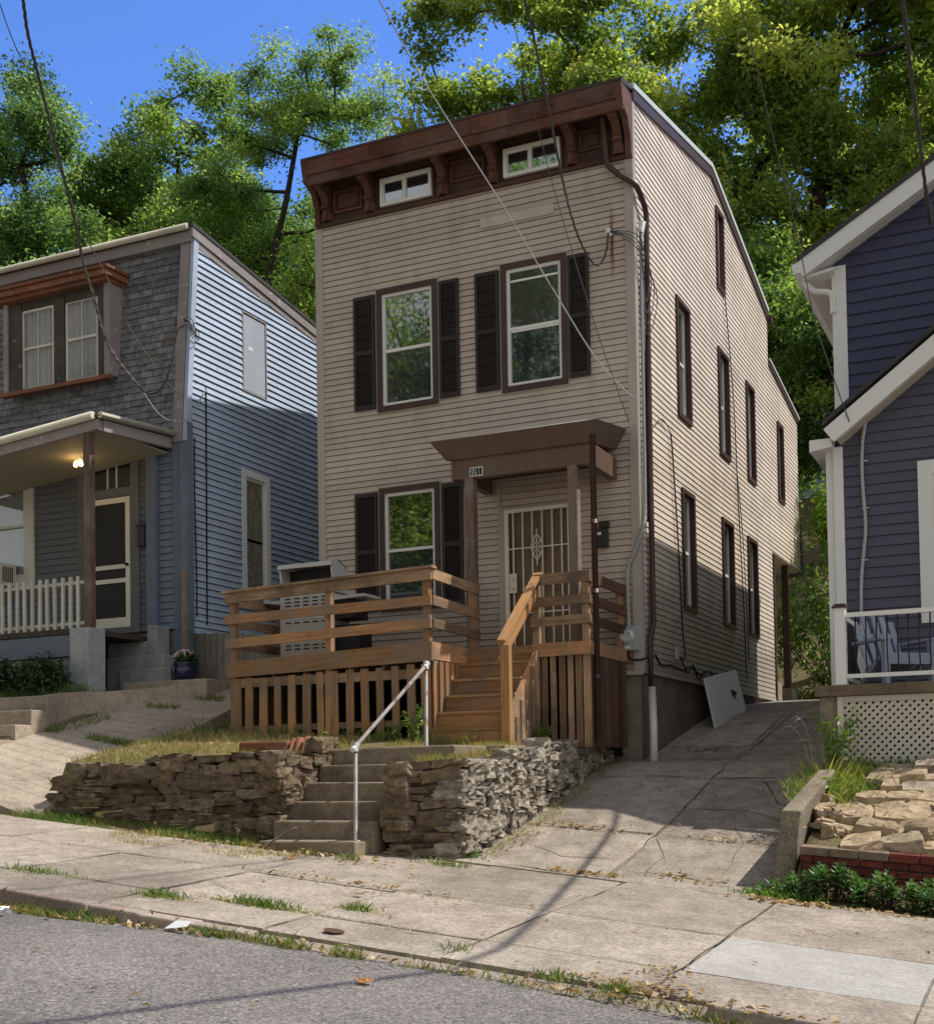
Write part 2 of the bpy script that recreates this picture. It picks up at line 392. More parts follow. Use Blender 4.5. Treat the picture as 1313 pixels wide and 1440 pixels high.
M['porch_ceiling'] = m_paint('cream porch ceiling', (0.36, 0.335, 0.25), 0.08, 0.7, 1, 0.1, peel=(0.33, 0.28, 0.2), peel_at=0.66)
M['rust_trim'] = m_paint('rotten orange trim', (0.20, 0.08, 0.042), 0.3, 0.8, 5, 0.4, dirt=(0.07, 0.05, 0.04), dirt_amt=0.8, peel=(0.33, 0.28, 0.22), peel_at=0.62, rnd=0.2)
M['dormer_wood'] = m_paint('black weathered sash frame', (0.07, 0.058, 0.045), 0.35, 0.8, 5, 0.4, dirt=(0.025, 0.02, 0.018), dirt_amt=0.7, peel=(0.26, 0.23, 0.19), peel_at=0.63)
M['old_white'] = m_paint('worn white paint', (0.56, 0.55, 0.49), 0.1, 0.6, 3, 0.15, dirt=(0.25, 0.22, 0.17), dirt_amt=0.5, peel=(0.2, 0.17, 0.14), peel_at=0.70)
M['roof_dark'] = m_paint('dark roofing', (0.05, 0.05, 0.052), 0.2, 0.85, 3, 0.3)
M['flash'] = m_paint('pale metal flashing', (0.55, 0.58, 0.56), 0.08, 0.35, 2, 0.03)
M['board_pale'] = m_paint('grey glazed panel', (0.36, 0.41, 0.47), 0.12, 0.5, 1.5, 0.1, dirt=(0.28, 0.26, 0.25), dirt_amt=0.5)
M['purple'] = m_paint('slate purple siding', (0.084, 0.086, 0.122), 0.06, 0.5, 0.9, 0.05, rnd=0.05)
M['navy'] = m_paint('dark violet siding', (0.050, 0.055, 0.108), 0.06, 0.5, 0.9, 0.05, rnd=0.05)
M['white_trim'] = m_paint('clean white trim', (0.74, 0.74, 0.72), 0.04, 0.45, 1.2, 0.03, rnd=0.03)
M['soffit'] = m_paint('tan soffit', (0.48, 0.43, 0.36), 0.06, 0.6, 2, 0.05)
M['chair'] = m_paint('pale blue grey resin', (0.25, 0.28, 0.36), 0.05, 0.5, 2, 0.03)
M['porch_deck'] = m_concrete('mossy porch slab', (0.20, 0.15, 0.10), (0.25, 0.2, 0.14), (0.08, 0.06, 0.04), 0.5, moss=(0.08, 0.075, 0.035))
M['lattice'] = m_paint('white lattice', (0.60, 0.56, 0.48), 0.06, 0.6, 2, 0.05, dirt=(0.4, 0.37, 0.3), dirt_amt=0.3)
M['leaf_dry'] = m_leaf('dry fallen leaf', [(0.13, 0.075, 0.035), (0.30, 0.20, 0.10), (0.46, 0.35, 0.20), (0.38, 0.24, 0.09)], 0.15)
M['bark'] = m_stone('bark', [(0.035, 0.028, 0.022), (0.06, 0.048, 0.036)], (0.018, 0.014, 0.011))
M['pot_blue'] = m_paint('glazed navy pot', (0.012, 0.02, 0.06), 0.1, 0.12, 2, 0.02, spec=0.6)
M['petal'] = m_leaf('pale pink petals', [(0.6, 0.42, 0.45), (0.75, 0.62, 0.62)], 0.3)
M['paper'] = m_paint('white paper', (0.75, 0.75, 0.75), 0.05, 0.8)
M['orange_leaf'] = m_leaf('orange maple leaf', [(0.5, 0.2, 0.04), (0.6, 0.28, 0.06)], 0.2)
M['mailbox'] = m_paint('dark mailbox', (0.035, 0.03, 0.028), 0.1, 0.5, 3)
M['number_plate'] = m_paint('white number plate', (0.7, 0.69, 0.66), 0.06, 0.5, 4)
M['pale_house'] = m_paint('pale blue far siding', (0.30, 0.36, 0.44), 0.08, 0.7, 1)
M['bulb'] = m_emit('lit bulb', (1.0, 0.62, 0.22), 14.0)
# ------------------------------------------------------------------ terrain
def lin(x, K):
    if x <= K[0][0]: return K[0][1]
    for (a, va), (b, vb) in zip(K, K[1:]):
        if x <= b: return va + (vb - va) * (x - a) / (b - a)
    return K[-1][1]
GK = [(-5, -.91), (-4.6, -.89), (-2.7, -.50), (-.35, .10), (.3, .16), (3.6, .88), (5.9, 1.17), (8.5, 1.36), (13, 1.5)]
KK = [(-5, -.1), (-2, -.07), (0, -.03), (4, 0)]
def z_road(x, y): return -1.07 - .1 * x - lin(x, [(-1.6, .115), (.2, .035), (3.1, .03), (3.7, .10)]) + .03 * min(-9 - y, 4)
def z_walk(x, y): return -.71 - .1 * x + .04 * y
def z_drive(x, y):
    s = 0
    for k in (-.3, -.15, 0, .15, .3): s += lin(y + k, GK)
    return s / 5 + lin(y, KK) * x if y > -4.6 else lin(y, GK) + lin(y, KK) * x
def z_ramp(x, y):
    zr = lin(y, [(-5.3, -.42), (-1.6, .97), (-1.0, 1.24), (0, 1.55)]); zl = lin(y, [(-5.3, .15), (-1.7, 1.12), (-1.2, 1.36), (0, 1.65)])
    return zr + (zl - zr) * (x + 5.75) / (-1.85)
def z_lawn(x, y):
    z0 = .04 - .03 * (x + .4); z1 = .30 - .07 * (x + .4)
    return lin(y, [(-5, z0), (-2.5, z1), (0, z1 + .12), (4, z1 + .4)])
def z_hill(y, x=0): return 1.5 + .55 * max(0, y - 13) - .06 * max(0, -x - 12)
def z_ground(x, y):
    if y < -9.0: return z_road(x, y) - .25
    if y < -5.05: return z_walk(x, y) - .06
    if y >= 13: return z_hill(y)
    if x < -7.65: z = lin(y, [(-5.05, z_walk(x, -5)), (-3.3, .9), (-2.6, 1.28), (-.4, 1.45), (8, 1.7), (13, 1.5)])
    elif x < -5.72: z = z_ramp(x, y) - .07 if y < .2 else lin(y, [(.2, z_ramp(x, .2) - .07), (13, 1.5)])
    elif -2.62 < x < -.9 and y < (-3.35 if x < -1.2 else -4.75): z = z_walk(x, -5.05) - .05
    elif x < -.55: z = z_lawn(x, max(y, -4.95)) if y > -4.97 + (.4 if x > -1.5 else 0) else z_walk(x, y) - .03
    elif x < 2.95: z = z_drive(x, y) - .08
    else: z = lin(y, [(-5.05, z_walk(x, -5.05)), (-4.42, z_walk(x, -5) + .02), (-4.4, -.78), (-2.1, .0), (0, .1), (8, 1.3), (13, 1.5)])
    return z

def grid(name, xs, ys, zf, mat, kind='structure', uvs=None, jitter=0, **kw):
    nx, ny = len(xs), len(ys)
    vs = [(x, y, zf(x, y) + (noise.noise((x * 2.1, y * 2.1, 3)) * jitter if jitter else 0)) for y in ys for x in xs]
    fs = [(j * nx + i, j * nx + i + 1, (j + 1) * nx + i + 1, (j + 1) * nx + i) for j in range(ny - 1) for i in range(nx - 1)]
    me = bpy.data.meshes.new(name); me.from_pydata(vs, [], fs); me.materials.append(mat)
    me.polygons.foreach_set('use_smooth', np.ones(len(fs), dtype=bool)); me.update()
    o = bpy.data.objects.new(name, me); COL.objects.link(o)
    return tag(o, kind=kind, **kw)

def frange(a, b, s):
    n = max(1, int(round((b - a) / s)))
    return [a + (b - a) * i / n for i in range(n + 1)]

# asphalt
t = NT('worn asphalt'); v = t.coord('Object')
f1 = t.noise(v, .5, 6, .6); f2 = t.noise(v, 55, 5, .9); f3 = t.vor(v, 55, 'F1', 'Color'); f4 = t.noise(v, 7, 5, .7)
c = t.ramp(f1, [(.3, (.112, .102, .092)), (.7, (.19, .174, .158))])
c = t.mix(.9, c, t.mix(1.0, c, t.ramp(f2, [(.36, .2), (.5, 1.0), (.64, 2.4)]), 'MULTIPLY'))
c = t.mix(.55, c, t.mix(1.0, c, t.ramp(f3, [(.1, .45), (.9, 1.8)]), 'MULTIPLY'))
c = t.mix(t.ramp(f4, [(.3, .4), (.48, 0)]), c, (.055, .051, .048))
M['asphalt'] = t.done(t.bsdf(c, .9, t.bump(t.math('ADD', f2, t.math('MULTIPLY', f4, .5)), .5, .012), 0, .25))
# soil with thin dry turf
t = NT('dry turf soil'); v = t.coord('Object')
c = t.ramp(t.noise(v, 1.3, 6, .65), [(.3, (.085, .062, .038)), (.5, (.17, .135, .075)), (.68, (.075, .095, .03))])
c = t.mix(.7, c, t.mix(1.0, c, t.ramp(t.noise(v, 38, 4, .75), [(.3, .45), (.7, 1.5)]), 'MULTIPLY'))
M['soil'] = t.done(t.bsdf(c, 1, t.bump(t.noise(v, 30, 4, .7), .6, .02), 0, .1))

gx = frange(-70, -14, 4)[:-1] + frange(-14, -9, .5)[:-1] + frange(-9, 6, .12)[:-1] + frange(6, 14, .8)[:-1] + frange(14, 70, 4)
gy = frange(-60, -18, 3)[:-1] + frange(-18, -9.3, .6)[:-1] + frange(-9.3, 1, .12)[:-1] + frange(1, 14, .6)[:-1] + frange(14, 110, 4)
grid('ground', gx, gy, z_ground, M['soil'], jitter=.02)
grid('road', frange(-60, 60, 2), frange(-19, -9.02, .5), z_road, M['asphalt'])
# pavement slabs left and right of the drive, each poured separately
def slab(x0, x1, y0, y1, zf, mb, r=None, lift=0., st=.5, skew=(0, 0)):
    xs = frange(x0, x1, st); ys = frange(y0, y1, st); r = R.random() if r is None else r
    tl = [R.uniform(-.006, .006) for _ in range(3)]
    def P(x, y): return (x, y, zf(x, y) + lift + tl[0] + tl[1] * (x - x0) / max(.3, x1 - x0) + tl[2] * (y - y0) / max(.3, y1 - y0) + .004 * noise.noise((x * 1.5, y * 1.5, 1)))
    for i in range(len(xs) - 1):
        for j in range(len(ys) - 1):
            q = [P(xs[i], ys[j]), P(xs[i + 1], ys[j]), P(xs[i + 1], ys[j + 1]), P(xs[i], ys[j + 1])]
            mb.face(q, [(p[0], p[1]) for p in q], r, 0, True)
    for (xa, ya, xb, yb) in ((x0, y0, x1, y0), (x0, y1, x1, y1), (x0, y0, x0, y1), (x1, y0, x1, y1)):   # slab sides
        a = P(xa, ya); b = P(xb, yb)
        mb.face([a, b, (b[0], b[1], b[2] - .09), (a[0], a[1], a[2] - .09)], None, r)
mb = MB()
cols = [-42, -30, -22, -16, -12, -10.4, -8.9, -7.4, -5.9, -4.4, -2.95, -1.45, .05, 1.46, 2.9]
rows = [(-8.84, -8.21), (-8.2, -6.93), (-6.92, -5.06)]
for i in range(len(cols) - 1):
    for (ya, yb) in rows:
        if cols[i] < -2.9 and yb > -5.5: yb = -5.75
        slab(cols[i] + .004, cols[i + 1] - .004, ya, yb, z_walk, mb)
for xa, xb in ((2.904, 4.42), (4.43, 5.9), (5.91, 7.4), (7.41, 12), (12.01, 20), (20.01, 40)):
    slab(xa, xb, -8.84, -8.21, z_walk, mb)
    if xa > 4: slab(xa, xb, -8.2, -6.88, z_walk, mb)
    slab(xa, xb, -6.87, -4.98, z_walk, mb)
mb.build('pavement', M['walk'], kind='structure')
mb = MB(); slab(2.92, 4.42, -8.2, -6.88, z_walk, mb, .5, .006); mb.build('pavement_slab', M['new_slab'], kind='structure')
mb = MB()
ysr = [(-5.05, -3.29), (-3.28, -1.0), (-.99, 1.2), (1.21, 4.0), (4.01, 8), (8.01, 13)]
for (ya, yb) in ysr:
    for (xa, xb) in ((-.55, 1.2), (1.21, 2.9)):
        slab(xa, xb, ya, yb, z_drive, mb, st=.25)
mb.build('driveway', M['drive'], kind='structure')
# kerb: low stones on the left, sunk at the drive, again at the right
mb = MB()
for i in range(30):
    xa = -42 + i * 1.45; xb = xa + 1.43
    if xb > .05: break
    for k in range(3):
        a = xa + (xb - xa) * k / 3; b = xa + (xb - xa) * (k + 1) / 3
        l = .035 * max(0, min(1, (-a - .2) / 2.0)) - .01
        za, zb = z_walk(a, -8.95) + l, z_walk(b, -8.95) + l
        mb.hexa([(a, -9.02, za - .3), (b, -9.02, zb - .3), (a, -8.85, za - .3), (b, -8.85, zb - .3), (a, -9.0, za), (b, -9.0, zb), (a, -8.85, za), (b, -8.85, zb)])
for xa, xb in ((3.3, 4.7), (4.72, 6.2), (6.22, 8), (8.02, 12)):
    za, zb = z_walk(xa, -8.95) + .02, z_walk(xb, -8.95) + .02
    mb.hexa([(xa, -9.02, za - .3), (xb, -9.02, zb - .3), (xa, -8.85, za - .3), (xb, -8.85, zb - .3), (xa, -9.0, za), (xb, -9.0, zb), (xa, -8.85, za), (xb, -8.85, zb)])
xs = frange(.05, 3.3, .4)
for a, b in zip(xs, xs[1:]):
    za, zb = z_walk(a, -8.95) - .02, z_walk(b, -8.95) - .02
    mb.hexa([(a, -9.03, za - .3), (b, -9.03, zb - .3), (a, -8.85, za - .3), (b, -8.85, zb - .3), (a, -9.02, za - .07), (b, -9.02, zb - .07), (a, -8.85, za), (b, -8.85, zb)], .5)
mb.build('kerb', M['kerb'], kind='structure', bevel=.015)

# dirt filled joints and cracks, thin strips lying on the slabs
mb = MB()
def crack(pts, w, zf, lift=.012, jit=.02, seg=.12, r=None):
    pts = [Vector((p[0], p[1], 0)) for p in pts]; L = []
    for a, b in zip(pts, pts[1:]):
        n = max(1, int((b - a).length / seg))
        L += [a.lerp(b, k / n) for k in range(n)]
    L.append(pts[-1]); s = R.random() * 50; prev = None
    for i, p in enumerate(L):
        a = L[max(0, i - 1)]; b = L[min(len(L) - 1, i + 1)]; d = (b - a).normalized(); n = Vector((-d.y, d.x, 0))
        q = p + n * noise.noise((s + i * .35, s, 0)) * jit * 2
        ww = w * (.35 + .9 * abs(noise.noise((s + i * .22, 9, s)) * 2)) * (.3 if i in (0, len(L) - 1) else 1)
        u, v_ = q + n * ww / 2, q - n * ww / 2
        u = (u.x, u.y, zf(u.x, u.y) + lift); v_ = (v_.x, v_.y, zf(v_.x, v_.y) + lift)
        if prev: mb.face([prev[0], u, v_, prev[1]])
        prev = (u, v_)
for pts, w in (([(-4.4, -8.2), (2.9, -8.2)], .022), ([(-9, -8.2), (-4.4, -8.2)], .03), ([(-9, -6.92), (2.9, -6.9)], .02), ([(1.46, -8.8), (1.46, -5.06)], .02),
               ([(2.9, -8.85), (2.9, -5.05)], .02), ([(.05, -8.8), (.05, -5.1)], .012), ([(-1.45, -8.8), (-1.45, -5.6)], .014), ([(-2.95, -8.8), (-2.95, -5.6)], .014),
               ([(-4.4, -8.8), (-4.4, -5.6)], .014), ([(4.42, -8.8), (4.42, -5)], .014), ([(-1.4, -7.6), (-.7, -7.9), (0, -7.5)], .01), ([(3.0, -5.9), (3.6, -6.4), (4.1, -6.3)], .01), ([(2.9, -8.2), (6, -8.2)], .014),
               ([(-.3, -6.2), (.1, -5.7), (.9, -5.5)], .012)):
    crack(pts, w * .75, z_walk, .010, .012)
for pts, w in (([(1.2, -5.05), (1.18, -3), (1.22, -1), (1.3, 1.5), (1.35, 4), (1.4, 8)], .026), ([(-.4, -3.3), (.4, -3.25), (1.2, -3.2)], .03), ([(1.2, -3.25), (2.0, -3.3), (2.75, -3.2)], .016),
               ([(-.3, -1.1), (.5, -.95), (1.2, -.98), (2.6, -.75)], .028), ([(.1, .4), (.7, 1.0), (1.25, 1.1)], .03), ([(1.2, 1.2), (2.6, 1.4)], .02), ([(.2, 2.6), (1.3, 3.0), (2.6, 3.1)], .03),
               ([(1.22, -4.6), (1.7, -4.5), (2.3, -4.7), (2.7, -4.4)], .02), ([(1.2, -3.3), (1.5, -4.0), (1.45, -4.6)], .012), ([(2.2, -4.4), (2.15, -3.3), (1.9, -2.6)], .012),
               ([(.2, -4.9), (.8, -5.0), (1.2, -4.75)], .03), ([(1.9, -1.0), (2.2, -1.8), (2.7, -2.0)], .022), ([(.0, -4.0), (.5, -4.3), (1.1, -4.2)], .01), ([(1.3, -2.2), (1.9, -2.1), (2.6, -2.5)], .02)):
    crack(pts, w * .7, z_drive, .010, .022)
mb.build('pavement_cracks', M['joint'], kind='structure')

# ridged concrete ramp up to the left house, with its side kerb
mb = MB()
ys = frange(-5.3, -.1, .21)
for k in range(len(ys) - 1):
    ya, yb = ys[k], ys[k + 1]
    q = lambda y, x, d=0: (x, y, z_ramp(x, y) + d)
    rr = .5 + R.uniform(-.08, .08)
    xe = -7.62
    if xe < -8: mb.face([q(ya, xe), q(ya, -7.6), q(yb - .02, -7.6), q(yb - .02, xe)], None, rr)
    if yb < -1.9:
        mb.face([q(ya, -7.6), q(ya, -5.8), q(yb - .02, -5.8), q(yb - .02, -7.6)], None, rr)
        mb.face([q(yb - .02, -7.6), q(yb - .02, -5.8), q(yb, -5.8, -.002), q(yb, -7.6, -.002)], None, .25)
    else:
        mb.face([q(ya, -7.6), q(ya, -5.8), q(yb, -5.8), q(yb, -7.6)], None, .6)
for ya, yb in zip(ys, ys[1:]):
    mb.face([(-7.6, ya, z_ramp(-7.6, ya) - 1.2), (-7.6, yb, z_ramp(-7.6, yb) - 1.2), (-7.6, yb, z_ramp(-7.6, yb) - .004), (-7.6, ya, z_ramp(-7.6, ya) - .004)], None, .5)
mb.face([(-7.6, -5.3, -1.2), (-5.8, -5.3, -1.2), (-5.8, -5.3, z_ramp(-5.8, -5.3)), (-7.6, -5.3, z_ramp(-7.6, -5.3))], None, .5)
mb.build('ramp_path', M['ramp'], kind='structure')
mb = MB()
def kerbline(P, w, hf, dep):
    for a, b in zip(P, P[1:]):
        a = Vector(a); b = Vector(b)
        mb.hexa([(a.x - w, a.y, a.z - dep), (a.x, a.y, a.z - dep), (b.x - w, b.y, b.z - dep), (b.x, b.y, b.z - dep), (a.x - w, a.y, a.z + hf), (a.x, a.y, a.z + hf), (b.x - w, b.y, b.z + hf), (b.x, b.y, b.z + hf)], .5)
kerbline([(-5.7, y, z_ramp(-5.8, y)) for y in frange(-5.3, -1.72, .6)], .11, .035, .45)
kerbline([(-5.7, y, z_ramp(-5.8, y)) for y in (-1.69, -.9, -.1)], .11, .045, .45)
mb.build('ramp_edge', M['ramp'], kind='structure')
# ------------------------------------------------------------------ wall and window builders
def clapboard(mb, W, z0, z1, lim, openings=(), expo=.112, lip=.016, seg=3.7, breaks=(), gap=.0088):  # gap: height of the dark strip painted as lap shadow
    """lapped boards on a wall; W(a, d, z) maps along-wall, outward, height to the world"""
    nb = int(math.ceil((z1 - z0) / expo))
    for i in range(nb):
        za, zb = z0 + i * expo, min(z0 + (i + 1) * expo, z1)
        top = z0 + (i + 1) * expo
        zs = {za, zb}
        for o in openings:
            for q in o[2:4]:
                if za < q < zb: zs.add(q)
        for q in breaks:
            if za < q < zb: zs.add(q)
        zs = sorted(zs)
        offs = R.random() * seg
        for lo, hi in zip(zs, zs[1:]):
            if hi - lo < 1e-4: continue
            zm = (lo + hi) / 2
            L0, L1 = lim(lo + 1e-5), lim(hi - 1e-5)
            cuts = sorted([(o[0], o[1]) for o in openings if o[2] < zm < o[3]])
            spans = []; cur = None
            for (ca, cb) in cuts:
                spans.append((cur, ca)); cur = cb
            spans.append((cur, None))
            for (a, b) in spans:
                a0, a1 = (L0[0], L1[0]) if a is None else (a, a)
                b0, b1 = (L0[1], L1[1]) if b is None else (b, b)
                if b0 - a0 < .002 and b1 - a1 < .002: continue
                # split along the length so that neighbouring pieces differ in tone
                n = max(1, int((b0 - a0) / seg + .5))
                for k in range(n):
                    s, e = k / n, (k + 1) / n
                    rr = .5 + .5 * math.sin(i * 12.9 + k * 78.2 + za * 3) * R.random()
                    p = [a0 + (b0 - a0) * s, a0 + (b0 - a0) * e, a1 + (b1 - a1) * e, a1 + (b1 - a1) * s]
                    d0 = lip * (top - lo) / expo + .004; d1 = lip * (top - hi) / expo + .004
                    lb_ = lo + gap if abs(lo - za) < 1e-6 and hi - lo > gap * 2 else lo
                    mb.face([W(p[0], d0, lb_), W(p[1], d0, lb_), W(p[2], d1, hi), W(p[3], d1, hi)], [(p[0], lo), (p[1], lo), (p[2], hi), (p[3], hi)], rr)
                    if lb_ > lo:      # lap edge, then a dark strip painted as its shadow line
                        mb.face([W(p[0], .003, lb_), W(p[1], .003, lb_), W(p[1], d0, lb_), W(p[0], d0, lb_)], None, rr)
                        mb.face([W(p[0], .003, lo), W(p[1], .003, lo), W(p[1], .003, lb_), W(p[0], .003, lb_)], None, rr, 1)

def frame_boxes(mb, W, a0, a1, z0, z1, w, d0, d1, r=None, wt=None, wb=None):
    wt = w if wt is None else wt; wb = w if wb is None else wb
    mb.wbox(W, a0, a0 + w, d0, d1, z0, z1, r); mb.wbox(W, a1 - w, a1, d0, d1, z0, z1, r)
    mb.wbox(W, a0 + w, a1 - w, d0, d1, z1 - wt, z1, r); mb.wbox(W, a0 + w, a1 - w, d0, d1, z0, z0 + wb, r)

def sash_window(parent, W, a0, a1, z0, z1, cas=.09, casd=.05, m_cas='brown_metal', m_sash='white_vinyl', rec=.03, rail=.5, glass='glass', glass_low=None, label=None, sash_w=.045, sill=0):
    """double-hung window: casing is the part, its frame and panes are sub-parts; a0..z1 is the casing's outer size"""
    mb = MB(); frame_boxes(mb, W, a0, a1, z0, z1, cas, -rec - .02, casd)
    if sill: mb.wbox(W, a0 - .03, a1 + .03, 0, casd + sill, z0 - .035, z0 + .0)
    win = mb.build('window', M[m_cas], parent, label)
    i0, i1, k0, k1 = a0 + cas, a1 - cas, z0 + cas, z1 - cas
    mb = MB(); frame_boxes(mb, W, i0, i1, k0, k1, sash_w, -rec, .02 if rec < .05 else -rec + .045)
    zm = k0 + (k1 - k0) * rail
    dd = .012 if rec < .05 else -rec + .03
    mb.wbox(W, i0 + sash_w, i1 - sash_w, -rec, dd, zm - .022, zm + .022)
    mb.build('frame', M[m_sash], win)
    for (za, zb, g, dz) in ((k0 + sash_w, zm - .022, glass_low or glass, -.005), (zm + .022, k1 - sash_w, glass, .004)):
        mb = MB(); d = -rec + .012 + dz
        a, b = i0 + sash_w, i1 - sash_w
        mb.face([W(a, d, za), W(b, d, za), W(b, d, zb), W(a, d, zb)])
        mb.build('pane', M[g], win)
    return win

def shutter(parent, W, a0, a1, z0, z1, split=.5):
    mb = MB(); w = .045
    frame_boxes(mb, W, a0, a1, z0, z1, w, .018, .05, None, .06, .07)
    zm = z0 + (z1 - z0) * split
    mb.wbox(W, a0 + w, a1 - w, .018, .048, zm - .035, zm + .035)
    for (za, zb) in ((z0 + .07, zm - .035), (zm + .035, z1 - .06)):
        n = int((zb - za) / .026); h = (zb - za) / n
        for k in range(n):
            q = za + k * h
            mb.face([W(a0 + w, .044, q), W(a1 - w, .044, q), W(a1 - w, .022, q + h * 1.15), W(a0 + w, .022, q + h * 1.15)], None, .5)
    return mb.build('shutter', M['shutter'], parent)

# ------------------------------------------------------------------ the brown house
WF = lambda a, d, z: (a, -d, z)
WS = lambda a, d, z: (d, a, z)
WL = lambda a, d, z: (-5.2 - d, a, z)
HX = -5.2
house = thing('brown_house', 'tall narrow tan sided house with black shutters, red cornice and number 2208 over its door', 'house', (-2.6, 5.0, 1.4))
mb = MB()
fwin = [(-4.12, -3.08, 5.53, 7.42), (-2.03, -1.0, 5.53, 7.42), (-4.12, -3.09, 2.47, 4.36)]
door_op = (-2.06, -.98, 1.6, 3.83)
clapboard(mb, WF, 1.40, 8.58, lambda z: (HX + .1, -.1), fwin + [door_op]  , .0915, .015)
mb.build('front_wall', [M['siding_shaded'], M['lap_shade']], house)
ROOF = [(0, 9.56), (4.3, 10.40), (8.65, 9.36)]
def side_lim(z):
    y0 = 0.0 if z <= 9.56 else 4.3 * (z - 9.56) / (10.40 - 9.56)
    if z < 4.42: y1 = 8.6
    elif z < 7.91: y1 = 11.58
    elif z < 8.36: y1 = 11.58 - (z - 7.91) / (8.36 - 7.91) * 2.95
    elif z < 9.36: y1 = 8.63
    else: y1 = 8.65 - (z - 9.36) / (10.40 - 9.36) * 4.35
    return (max(y0, .1) if z < 9.56 else y0, y1)
swin = [(1.98, 2.72, 5.47, 7.36), (4.50, 5.22, 5.47, 7.36), (6.56, 7.22, 5.47, 7.36), (9.33, 9.92, 5.62, 7.30),
        (2.06, 2.77, 2.48, 4.37), (4.51, 5.30, 2.48, 4.37), (6.40, 7.17, 2.48, 4.37), (4.56, 5.08, 8.42, 9.86)]
for nm, WW, ops in (('side_wall', WS, swin), ('far_side_wall', WL, [])):
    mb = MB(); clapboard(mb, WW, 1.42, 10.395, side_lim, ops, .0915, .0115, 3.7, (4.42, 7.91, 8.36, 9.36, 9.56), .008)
    mb.build(nm, [M['siding_tan'], M['lap_shade']], house)
mb = MB()   # back wall, overhang floor and its end
mb.box(HX + .02, -.02, 8.55, 8.6, 1.4, 9.3); mb.box(HX + .02, -.02, 11.5, 11.56, 4.44, 7.9); mb.box(HX + .02, -.02, 8.61, 11.5, 4.40, 4.44)
mb.build('rear_wall', M['siding_tan'], house)
mb = MB()
mb.box(HX + .04, -.05, .05, 8.54, -.4, 1.41); mb.box(HX + .02, -.02, .02, 8.58, 1.37, 1.43)
mb.build('foundation', M['foundation'], house)
mb = MB()   # plinth strip below the boards
mb.box(HX, .012, -.018, .03, 1.33, 1.40); mb.box(-.03, .02, .031, 8.6, 1.36, 1.42)
mb.build('base_trim', M['trim_tan'], house)
for (xa, xb, sx0, sx1) in ((HX - .02, HX + .11, HX - .024, HX), (-.11, .02, 0, .024)):
    mb = MB(); mb.box(xa, xb, -.024, .0, 1.40, 8.57); mb.box(sx0, sx1, 0.0, .11, 1.42, 9.5); mb.build('corner_trim', M['trim_tan'], house)
# roofs
def roof_sheet(mb, prof, x0, x1, th=.06):
    for (ya, za), (yb, zb) in zip(prof, prof[1:]):
        mb.hexa([(x0, ya, za), (x1, ya, za), (x0, yb, zb), (x1, yb, zb), (x0, ya, za + th), (x1, ya, za + th), (x0, yb, zb + th), (x1, yb, zb + th)])
mb = MB(); roof_sheet(mb, [(-.40, 9.47), (4.3, 10.42), (8.75, 9.35)], HX - .02, .02); mb.build('roof', M['roof_dark'], house)
mb = MB(); roof_sheet(mb, [(8.64, 8.36), (11.68, 7.89)], HX - .02, .02); mb.build('rear_roof', M['roof_dark'], house)
mb = MB()
for (a, b) in zip(ROOF, ROOF[1:]):
    mb.hexa([(x, y, z + dz) for dz in (-.15, .0) for (y, z) in (a, b) for x in (.02, .045)])
mb.hexa([(x, y, z + dz) for dz in (-.09, .0) for (y, z) in ((8.66, 8.37), (11.6, 7.92)) for x in (.02, .045)])
mb.build('rake_board', M['brown_metal'], house)
mb = MB()
for (a, b) in zip(ROOF, ROOF[1:]):
    mb.hexa([(x, y, z + dz) for dz in (.005, .085) for (y, z) in (a, b) for x in (-.02, .06)])
mb.hexa([(x, y, z + dz) for dz in (.005, .05) for (y, z) in ((8.66, 8.37), (11.7, 7.92)) for x in (-.02, .06)])
mb.build('rake_flashing', M['flash'], house)
mb = MB(); mb.box(HX, .09, 8.70, 8.84, 9.18, 9.33); mb.build('rear_gutter', M['brown_metal'], house)

# cornice
cor = MB(); 
cor.wbox(WF, HX + .02, -.02, -.02, .012, 8.58, 9.42)                       # frieze board
cor.wbox(WF, HX + .05, -.05, .012, .06, 8.575, 8.635)
cor.wbox(WF, HX + .05, -.05, .012, .05, 9.16, 9.24)
cor.hexa([WF(a, d, z) for z in (0, 1) for d in (0.02, .40) for a in (HX + .03, -.03)] if False else
         [WF(HX + .05, .012, 9.25), WF(-.05, .012, 9.25), WF(HX + .05, .37, 9.16), WF(-.05, .37, 9.16), WF(HX + .05, .012, 9.29), WF(-.05, .012, 9.29), WF(HX + .05, .37, 9.20), WF(-.05, .37, 9.20)])
cornice = cor.build('cornice', M['cornice_dark'], house)
mb = MB()
n = 9; xs = frange(HX + .09, .02, .58)
for a, b in zip(xs, xs[1:]):
    mb.wbox(WF, a + .002, b - .002, .36, .405, 9.085, 9.235)
    mb.hexa([WF(a + .001, .37, 9.238), WF(b - .001, .37, 9.238), WF(a + .001, .425, 9.238), WF(b - .001, .425, 9.238), WF(a + .001, .37, 9.44), WF(b - .001, .37, 9.44), WF(a + .001, .475, 9.44), WF(b - .001, .475, 9.44)])
mb.build('crown_moulding', M['cornice'], cornice)
mb = MB(); mb.wbox(WF, HX + .08, .03, -.02, .485, 9.445, 9.465); mb.build('cap_flashing', M['brown_metal'], cornice)
BR = [(.062, 8.64), (.10, 8.64), (.105, 8.80), (.15, 8.82), (.15, 8.86), (.11, 8.9), (.135, 8.97), (.22, 9.04), (.33, 9.06), (.35, 9.08), (.35, 9.155), (.055, 9.24), (.015, 9.24), (.015, 8.64)]
